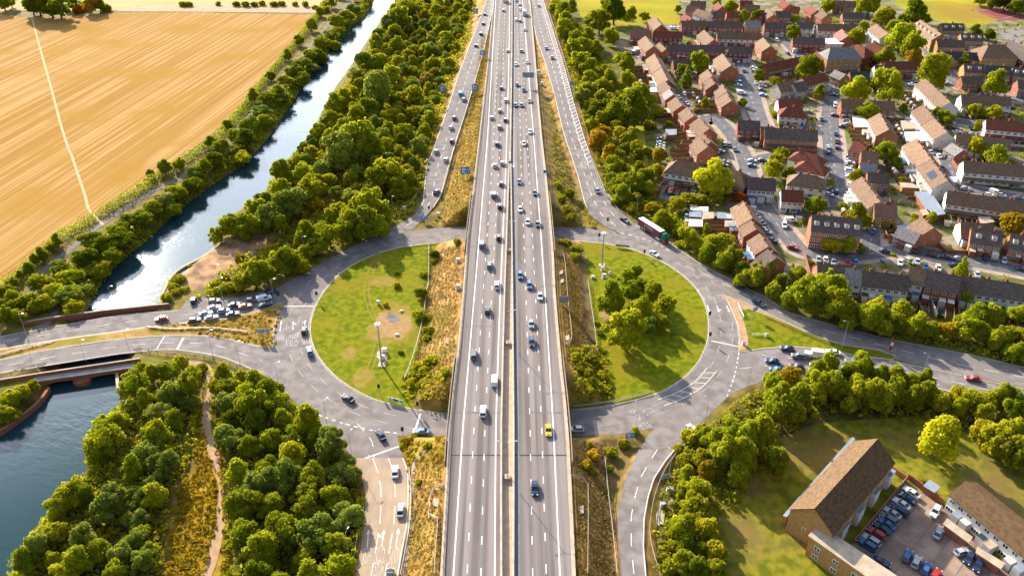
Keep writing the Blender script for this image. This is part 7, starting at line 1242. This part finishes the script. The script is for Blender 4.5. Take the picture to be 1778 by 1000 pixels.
for i, (u, v) in enumerate([(882.3, 830), (883, 597), (884.5, 437), (885.6, 334), (886.2, 268), (887, 195), (887.8, 140), (888.3, 96), (888.8, 60), (889.2, 28), (882, 1180)]):
    x, y, z = P(u, v, DZ - .5); x = float(MLM(y) + MRM(y)) / 2; nrm = i if i < 10 else None
    o = lamp(x, y, DZ - .5, 12.4, 'd', 0, 'twin armed lamp column in the central reserve, ' + (f"{nth(i)} along from the near end" if nrm is not None else 'just below the picture edge'), 'twin lamps of the central reserve')
    mb = MB(); mb.box((x, y - .1, DZ - .1), (1.7, 1.9, 1.0), 'concrete', taper=.85); tag(mb.build('lamp_plinth'), 'concrete plinth round the foot of a central reserve lamp, ' + (f"{nth(i)} along from the near end" if nrm is not None else 'just below the picture edge'), 'plinth', 'lamp plinths')
spots = [('c2', 138, 722, 10, 'foot of the lower wood beside the ring'), ('c2', 457, 975, 10, 'outside the roundabout at the lower wood corner'), ('d2', 622, 230, 10, 'by the stop line of the buff slip road'), ('d2', 606, 905, 10, 'beside the buff slip road under the wood'), ('b2', 897, 532, 10, 'wood edge by the fork of the wooded slip road'), ('b2', 675, 672, 10, 'wood edge at the far underpass approach'), ('b2', 310, 812, 10, 'wood edge above the bridge road mouth'),
         ('b3', 865, 530, 10, 'beside the lorry at the slip road mouth'), ('b3', 700, 350, 9, 'belt edge beside the painted road lettering'), ('b3', 1482, 878, 10, 'belt edge where the town road leaves the roundabout'), ('b3', 540, 520, 8, 'wedge of dry grass by the lettered slip road'), ('c3', 1600, 742, 10, 'outer kerb opposite the hatched markings'), ('c3', 1322, 960, 10, 'outer kerb by the lower belt'), ('c3', 862, 1000, 10, 'nose of land by the near underpass'),
         ('c3', 1610, 390, 10, 'bare corner of the splitter island'), ('c4', 514, 438, 10, 'tip of the splitter island'), ('c4', 1045, 640, 9, 'town exit road beyond the red sign'), ('c4', 125, 110, 10, 'verge of the town road under the hedge row'), ('c4', 366, 205, 8, 'hedge row verge further along the town road'), ('c4', 395, 545, 9, 'queue of cars at the town exit'), ('c1', 770, 190, 10, 'far parapet of the river bridge'), ('c1', 190, 385, 10, 'bridge road at the picture edge'), ('c1', 585, 560, 10, 'lower carriageway verge above the footbridge'), ('c1', 875, 490, 10, 'lower carriageway verge beside the rail'), ('c1', 1425, 500, 10, 'lower carriageway where the dirt path meets it'), ('c1', 1490, 120, 9, 'lay-by beside the dirt clearing'), ('c1', 1605, 555, 9, 'bend of the lower carriageway'), ('b1', 1465, 990, 9, 'dirt clearing'), ('c2', 100, 110, 8, 'nose of the reservation by the waiting van'),
         ('d3', 1082, 340, 9, 'outer guard rail of the narrow slip road'), ('d3', 1005, 860, 9, 'cabinets beside the narrow slip road'), ('a3', 375, 480, 9, 'belt edge beside the hatched slip road'), ('a3', 340, 330, 9, 'far belt edge beside the slip road'), ('a3', 280, 150, 9, 'farthest stretch of belt edge'), ('b4', 262, 770, 8, 'grass corner on the main estate road'), ('b4', 835, 770, 8, 'junction by the red car on the main estate road'), ('a3', 1470, 945, 8, 'bend of the estate street by the orange fence'), ('a3', 1660, 650, 8, 'wide inner close street'), ('a4', 1400, 800, 8, 'lane between two white terraces'), ('a4', 380, 770, 7, 'bend at the top of the long street')]
for r, x, y, h, lab in spots:
    p = PG(*zz(r, x, y)); d = Vector((0, 235)) - Vector(p[:2]); lamp(p[0], p[1], p[2], h, 's', math.atan2(d.y, d.x), f"slender grey street lamp, {lab}", 'single armed street lamps')
# tall mast on the open lawn, cabinets, bare patch and the second mast among the trees
def mast(p, h, label):
    o = empty('lighting_mast', p); tag(o, label, 'mast'); mb = MB(); mb.tube((0, 0, 0), (0, 0, h), .32, .16, 'grey_metal', 10); mb.build('pole', o); mb = MB(); mb.tube((0, 0, h - .2), (0, 0, h + .25), .75, .75, 'grey_metal', 12); hd_ = mb.build('head_frame', o)
    for k in range(6): a = k * math.pi / 3; mb = MB(); mb.box((.8 * math.cos(a), .8 * math.sin(a), h), (.6, .45, .35), 'pale_panel', a); mb.build('lamp', hd_)
    mb = MB(); mb.box((0, 0, .15), (2.2, 2.2, .3), 'pale_concrete'); mb.build('base', o)
mast(PG(*zz('c2', 820, 555)), 15.5, 'tall lighting mast on the open lawn of the roundabout, casting a long thin shadow'); mast(PG(*zz('b3', 635, 850)), 13.5, 'tall lighting mast by the cabinets at the treed half of the roundabout')
def cabinet(r, x, y, h, w, label, m='pale_panel', rz=0.0, cat='cabinet'):
    p = PG(*zz(r, x, y)); o = empty('cabinet', p, rz); tag(o, label, cat); mb = MB(); mb.box((0, 0, h / 2 + .1), (w, w * .6, h), m); mb.build('body', o); mb = MB(); mb.box((0, 0, .08), (w * 1.3, w * .95, .16), 'pale_concrete'); mb.build('plinth', o); mb = MB(); mb.box((0, 0, h + .13), (w * 1.08, w * .68, .07), 'grey_metal'); mb.build('lid', o)
for r, x, y, h, w, lab in [('c2', 838, 470, 1.6, 1.3, 'pale cabinet just above the lawn mast'), ('c2', 826, 515, 1.5, 1.2, 'grey cabinet beside the foot of the lawn mast'), ('c2', 797, 150, 1.5, .9, 'white post cabinet on the lawn above the bare patch'), ('c2', 920, 355, .5, 1.0, 'low white hatch below the scorched patch on the lawn'), ('c2', 950, 197, .5, .9, 'low white hatch above the scorched patch on the lawn'), ('c2', 1330, 50, 1.8, 1.4, 'white cabinet on the dry bank at the outbound parapet'), ('b3', 640, 885, 1.5, 1.2, 'upper pale cabinet below the mast by the trees'), ('b3', 650, 935, 1.7, 1.4, 'white cabinet lowest of the group below the mast by the trees'), ('b3', 685, 912, 1.2, .8, 'small cabinet to the side of the group below the mast by the trees'), ('b3', 575, 935, .8, 1.3, 'low box beside the fence at the treed half of the roundabout'), ('b2', 1196, 525, 1.7, 1.0, 'white cabinet on the dry wedge beside the small blue sign'), ('b2', 968, 485, 1.8, 1.5, 'pale cabinet at the bend of the wooded slip road fence'), ('b2', 1330, 830, 1.6, 1.2, 'pale cabinet on the dry bank by the far underpass'), ('d3', 1040, 545, 1.7, 1.4, 'blue grey cabinet on the concrete pad by the narrow slip road'), ('d3', 1085, 440, 1.6, 1.6, 'grey cabinet in the scrub above the concrete pad'), ('c4', 12, 365, 1.3, .9, 'small blue cabinet on the splitter island grass'), ('a3', 210, 495, 2.0, 1.6, 'white cabinet behind the motorway gantry sign'), ('a3', 235, 570, 1.6, 1.3, 'white cabinet on the ledge below the gantry sign'), ('c3', 1580, 420, 1.4, .9, 'dark post box at the corner of the splitter island')]: cabinet(r, x, y, h, w, lab)
def slab(r, pts, m, label, name='concrete_pad', h=.16):
    q = [PG(*zz(r, *p)) for p in pts]; z = sum(p[2] for p in q) / len(q); mb = MB(); n = len(q); ar = sum(q[i][0] * q[(i + 1) % n][1] - q[(i + 1) % n][0] * q[i][1] for i in range(n)); q = q if ar > 0 else q[::-1]
    mb.add([(p[0], p[1], z + h) for p in q] + [(p[0], p[1], z - .6) for p in q], [tuple(range(n))] + [(n + i, n + (i + 1) % n, (i + 1) % n, i) for i in range(n)], m); tag(mb.build(name), label, 'concrete pad')
slab('c2', [(788, 470), (830, 432), (855, 470), (858, 510), (840, 565), (800, 568), (805, 520), (785, 500)], 'concrete', 'irregular pale paving round the foot of the lawn mast')
slab('d2', [(1165, 490), (1220, 490), (1220, 540), (1163, 540)], 'pale_concrete', 'square concrete hatch on the dry bank beside the outbound carriageway'); slab('c2', [(1252, 385), (1300, 388), (1298, 420), (1248, 418)], 'concrete', 'concrete hatch on the dry bank inside the roundabout'); slab('d3', [(462, 538), (510, 538), (512, 588), (462, 588)], 'pale_concrete', 'square concrete hatch on the ledge beside the inbound carriageway')
slab('b3', [(338, 890), (372, 890), (374, 912), (338, 912)], 'concrete', 'upper of two concrete hatches on the ledge beside the treed roundabout half'); slab('b3', [(342, 948), (378, 948), (380, 970), (342, 970)], 'concrete', 'lower of two concrete hatches on the ledge beside the treed roundabout half'); slab('c3', [(375, 362), (415, 360), (418, 392), (375, 392)], 'concrete', 'concrete hatch at the end of the dry grass ledge by the roundabout trees')
slab('d3', [(995, 590), (1020, 540), (1060, 540), (1045, 660), (1000, 645)], 'pale_concrete', 'stepped concrete pad by the guard rail of the narrow slip road'); slab('d3', [(1040, 490), (1110, 480), (1120, 520), (1080, 525)], 'pale_concrete', 'small paved spot above the stepped concrete pad')
def blob(name, r, cx, cy, rx, ry, z, m, seed, n=56):
    rg = np.random.default_rng(seed); ph = rg.random(6) * 6.28; pts = []
    for t in np.linspace(0, 2 * math.pi, n, endpoint=False):
        k = 1 + .16 * math.sin(2 * t + ph[0]) + .10 * math.sin(3 * t + ph[1]) + .07 * math.sin(7 * t + ph[2]) + .06 * math.sin(11 * t + ph[3]) + .05 * rg.normal(); pts.append(zz(r, cx + rx * k * math.cos(t), cy + ry * k * math.sin(t)))
    return S(name, flat(pts), z, m)
mat('worn_lawn', (.20, .165, .02), (.27, .19, .05), .5, .95, detail=10, spec=.03); mat('bare_earth', (.27, .17, .07), (.35, .225, .11), .5, .95, detail=10, spec=.03)
blob('worn_lawn', 'c2', 890, 290, 150, 130, .140, 'worn_lawn', 1); blob('bare_ground', 'c2', 890, 285, 108, 92, .150, 'bare_earth', 2); blob('bare_ground', 'c2', 915, 350, 60, 30, .158, 'bare_earth', 5); blob('scorched_patch', 'c2', 892, 240, 38, 34, .168, 'tow_path', 3)
blob('worn_lawn', 'c2', 690, 640, 70, 60, .140, 'worn_lawn', 6); blob('worn_lawn', 'c2', 600, 480, 60, 40, .140, 'worn_lawn', 7); blob('worn_lawn', 'b2', 820, 960, 80, 40, .140, 'worn_lawn', 8); blob('bare_ground', 'c3', 675, 228, 58, 34, .150, 'bare_earth', 4)
for px_ in ([(655, 690 - 250), (640, 470), (632, 505), (640, 540), (655, 570), (648, 610), (630, 660)], [(662, 440), (650, 470), (640, 505), (648, 540), (663, 570), (656, 612), (638, 664)]):
    mb = MB(); q = resample(smooth(flat(px_), 6), 1.5); strip_mb(mb, q, .45, 'worn_lawn', .148); structure(mb.build('lawn_track_path'))
S('verge_grass', flat([(1259, 512), (1271, 538), (1281, 560), (1285, 586), (1283, 610), (1296, 607), (1300, 590), (1292, 560), (1284, 540), (1300, 537), (1330, 548), (1372, 567), (1328, 544.5), (1290, 526)]), .15, 'dirt_path')
# signs
def sign(p, w, h, z0, rz, label, face='sign_blue', back='sign_back', legs=2, marks=True, front=-1, name='road_sign'):
    o = empty(name, p, rz); tag(o, label, 'road sign'); mb = MB(); mb.box((0, 0, z0 + h / 2), (w, .08, h), back); mb.build('back', o)
    mb = MB(); y = front * .05; f = (lambda a: a) if front < 0 else (lambda a: a[::-1])
    mb.add([(-w / 2 + .04, y, z0 + .04), (w / 2 - .04, y, z0 + .04), (w / 2 - .04, y, z0 + h - .04), (-w / 2 + .04, y, z0 + h - .04)], [f((0, 1, 2, 3))], face)
    fc = mb.build('face', o)
    if marks:
        mb = MB(); y = front * .056
        def bar(x0, x1, za, zb): mb.add([(x0 * w, y, z0 + za * h), (x1 * w, y, z0 + za * h), (x1 * w, y, z0 + zb * h), (x0 * w, y, z0 + zb * h)], [f((0, 1, 2, 3))], 'sign_white')
        for b in ((-.38, .05, .74, .84), (-.38, .25, .56, .66), (-.38, -.05, .38, .48), (-.38, .18, .18, .28), (.30, .36, .2, .8)): bar(*b)
        mb.build('lettering', fc)
    for k in range(legs):
        x = 0 if legs == 1 else (-w * .3 + k * w * .6); mb = MB(); mb.tube((x, .08 * -front, -.3), (x, .08 * -front, z0 + h * .9), .07, .07, 'grey_metal', 6); mb.build('post', o)
for r, x, y, w, h, z0, lab in [('a2', 1448, 115, 3.2, 3.6, 2.0, 'blue motorway sign among the scrub beyond the wooded slip road, farthest up'), ('a2', 1495, 390, 3.4, 2.8, 1.8, 'blue motorway sign on the dry wedge near the merge'), ('a2', 1442, 628, 3.2, 3.4, 1.8, 'blue motorway sign in the middle of the dry wedge opposite the teal van'), ('a2', 1228, 640, 3.2, 3.6, 2.0, 'blue motorway sign on the scrub side opposite the teal van'), ('b2', 1378, 270, 4.0, 3.4, 2.0, 'large blue motorway sign on the dry wedge beside the outbound carriageway'), ('b2', 1106, 560, 2.6, 1.6, 1.2, 'small blue sign at the tip of the dry wedge'), ('b2', 858, 535, 1.6, 1.8, 1.6, 'small blue sign against the wood at the wooded slip road fork'), ('d2', 643, 330, 1.7, 1.5, 1.4, 'small blue sign at the wood edge by the stop line'), ('c2', 10, 375, 2.0, 1.4, 2.2, 'blue sign on the reservation nose, the one farther from the roundabout'), ('c2', 57, 375, 2.2, 1.6, 2.2, 'blue sign on the reservation nose, the one nearer the roundabout'), ('d3', 820, 100, 2.6, 2.0, 1.2, 'blue sign on the nose of land by the near underpass')]:
    p = PG(*zz(r, x, y)); sign(p, w, h, z0, .15 if x > 600 else -.2, lab)
p = PG(*zz('c3', 380, 150)); sign(p, 2.9, 2.6, .8, 0, 'grey backed motorway sign seen from behind on the dry ledge', 'sign_back', marks=False)
p = PG(*zz('c3', 1650, 235)); sign(p, 1.7, 1.6, 2.6, .3, 'blue sign on a post on the splitter island grass', legs=1); p = PG(*zz('d3', 1060, 372)); sign(p, 2.2, 1.5, 1.4, .2, 'grey backed sign behind the guard rail of the narrow slip road', 'sign_back', marks=False)
p = PG(*zz('b3', 772, 735)); sign(p, 5.4, .9, .6, -.22, 'long low grey sign back on the lawn by the slip road mouth', 'sign_back', marks=False); p = PG(*zz('a3', 432, 590)); sign(p, 2.4, 2.2, 1.5, .1, 'blue grey sign back in the belt beside the hatched slip road', 'sign_back', marks=False); p = PG(*zz('b3', 256, 245)); sign(p, 1.6, 1.6, .6, 0, 'small blue sign on the ledge beside the inbound carriageway', marks=False)
x, y, z = P(*zz('a3', 200, 492), DZ + 6.5); xg = float(MR(y)) + 1.2                      # cantilever sign over the inbound carriageway, seen from behind
o = empty('gantry_sign', (xg, y, DZ - 1.0)); tag(o, 'grey cantilever gantry sign reaching over the inbound carriageway, seen from behind', 'gantry sign')
mb = MB(); mb.tube((0, 0, 0), (0, 0, 7.4), .3, .24, 'grey_metal', 8); mb.build('post', o); mb = MB(); mb.box((-4.0, 0, 7.2), (8.2, .3, .3), 'grey_metal'); mb.box((-4.0, 0, 6.2), (8.2, .2, .2), 'grey_metal'); mb.build('arm', o); mb = MB(); mb.box((-6.4, -.2, 6.7), (6.2, .3, 3.0), 'sign_back'); pb = mb.build('sign_panel', o)
mb = MB()
for k in range(5): mb.box((-9.0 + k * 1.3, -.38, 6.7), (.10, .06, 2.9), 'grey_metal')
mb.build('frame', pb)
# chevron board on the lawn edge
a, b = PG(*zz('c2', 862, 795)), PG(*zz('c2', 962, 818)); o = empty('chevron_board', a, math.atan2(b[1] - a[1], b[0] - a[0])); L_ = math.hypot(b[0] - a[0], b[1] - a[1]); tag(o, 'low blue, black and white chevron board on the lawn edge facing the near underpass', 'road sign')
mb = MB(); mb.box((L_ / 2, 0, 1.15), (L_, .08, 1.1), 'sign_white'); mb.build('board', o); mb = MB()
for k in range(4):
    x0 = (.10 + k * .235) * L_
    if k == 3: x0 = .83 * L_
    mb.add([(x0, -.05, 1.15), (x0 + .06 * L_, -.05, .65), (x0 + .13 * L_, -.05, .65), (x0 + .07 * L_, -.05, 1.15), (x0 + .13 * L_, -.05, 1.65), (x0 + .06 * L_, -.05, 1.65)], [(0, 1, 2, 3), (0, 3, 4, 5)], 'dark_metal')
mb.build('chevrons', o); mb = MB(); mb.box((L_ * .52, -.06, 1.15), (L_ * .13, .05, 1.05), 'sign_blue'); mb.build('arrow_sign', o)
for k in (.15, .5, .85): mb = MB(); mb.tube((k * L_, .1, -.2), (k * L_, .1, 1.5), .05, .05, 'grey_metal', 5); mb.build('post', o)
# traffic signals
SIG = []
def signal(r, x, y, lab):
    p = PG(*zz(r, x, y))
    if SIG: o = dup(SIG[0], p, random.uniform(-.6, .6))
    else:
        o = empty('traffic_signal', p); mb = MB(); mb.tube((0, 0, 0), (0, 0, 3.4), .075, .06, 'grey_metal', 6); mb.build('pole', o); mb = MB(); mb.box((0, -.15, 2.9), (.5, .32, 1.15), 'dark_metal'); mb.box((0, 0.02, 2.9), (.78, .05, 1.45), 'dark_metal'); hd_ = mb.build('signal_head', o)
    SIG.append(o); tag(o, f"black traffic signal {lab}", 'traffic signal', 'traffic signals')
for t in [('c2', 803, 745, 'on the lawn beside the chevron board'), ('c2', 1060, 860, 'on the lawn edge nearest the near underpass'), ('d2', 960, 70, 'on the nose of land by the buff slip road'), ('c2', 388, 120, 'on the lawn kerb at the bridge road stop line'), ('c2', 135, 125, 'at the nose of the reservation'), ('b3', 915, 800, 'on the lawn kerb opposite the lorry'), ('b3', 672, 585, 'at the slip road give-way tip'), ('b3', 615, 690, 'on the lawn by the far underpass mouth'), ('c3', 1350, 255, 'on the lawn kerb under the painted arrows'), ('c3', 1352, 395, 'on the lawn kerb at the stop line by the trees'), ('b2', 1136, 505, 'at the tip of the dry wedge')]: signal(*t)
# the leaning flag-like banner at the tip of the splitter island
p = PG(*zz('c4', 818, 485)); q = P(*zz('c4', 853, 365), 6.5); o = empty('feather_flag', p); tag(o, 'tall red and white feather flag at the tip of the splitter island', 'flag')
dx, dy = (q[0] - p[0]) * .5, (q[1] - p[1]) * .5; mb = MB(); mb.tube((0, 0, 0), (dx * .8, dy * .3, 7.0), .06, .03, 'grey_metal', 5); mb.build('pole', o); mb = MB(); n = 8
vs = []
for i in range(n + 1): t = .22 + .78 * i / n; w = .9 * math.sin(math.pi * min(1, (i + 1) / (n + 1))) ** .5; vs += [(dx * .8 * t, dy * .3 * t - .03, 7 * t), (dx * .8 * t + w, dy * .3 * t - .03, 7 * t - .1), (dx * .8 * t, dy * .3 * t + .03, 7 * t), (dx * .8 * t + w, dy * .3 * t + .03, 7 * t - .1)]
mb.add(vs, [(4 * i, 4 * i + 1, 4 * i + 5, 4 * i + 4) for i in range(n)] + [(4 * i + 3, 4 * i + 2, 4 * i + 6, 4 * i + 7) for i in range(n)], 'cab_red'); fl = mb.build('flag', o); mb = MB(); mb.add([(a_[0], a_[1] - .02, a_[2]) for a_ in vs[12:14] + vs[20:22][::-1]], [(0, 1, 2, 3)], 'sign_white'); mb.build('band', fl)
# people on the dirt path and a moored boat in the narrow slip verge scrub
p = PG(*zz('d1', 1425, 255)); sk = bpy.data.meshes.new('body'); J = [((0, 0, .92), .13), ((0, 0, 1.2), .13), ((0, 0, 1.42), .12), ((0, 0, 1.55), .055), ((0, 0.02, 1.68), .10), ((-.20, 0, 1.40), .06), ((-.27, .02, 1.12), .045), ((-.25, .12, .88), .035), ((.20, 0, 1.40), .06), ((.27, 0, 1.12), .045), ((.26, -.08, .88), .035), ((-.10, 0, .85), .085), ((-.11, .12, .48), .06), ((-.11, .05, .08), .045), ((-.11, .18, .04), .04), ((.10, 0, .85), .085), ((.11, -.02, .48), .06), ((.11, -.20, .10), .045), ((.11, -.10, .04), .04)]
sk.from_pydata([(x * 1.0, y, z) for (x, y, z), _ in J], [(0, 1), (1, 2), (2, 3), (3, 4), (2, 5), (5, 6), (6, 7), (2, 8), (8, 9), (9, 10), (0, 11), (11, 12), (12, 13), (13, 14), (0, 15), (15, 16), (16, 17), (17, 18)], []); sk.materials.append(MATS['dark_metal'])
o = link('person', sk); o.location = (p[0], p[1], p[2] + .1); md = o.modifiers.new('skin', 'SKIN'); o.modifiers.new('sub', 'SUBSURF').levels = 1
for v_, (_, r_) in zip(sk.skin_vertices[0].data, J): v_.radius = (r_, r_)
sk.skin_vertices[0].data[0].use_root = True; tag(o, 'person in dark clothes walking on the dirt path beside the golden meadow', 'person')
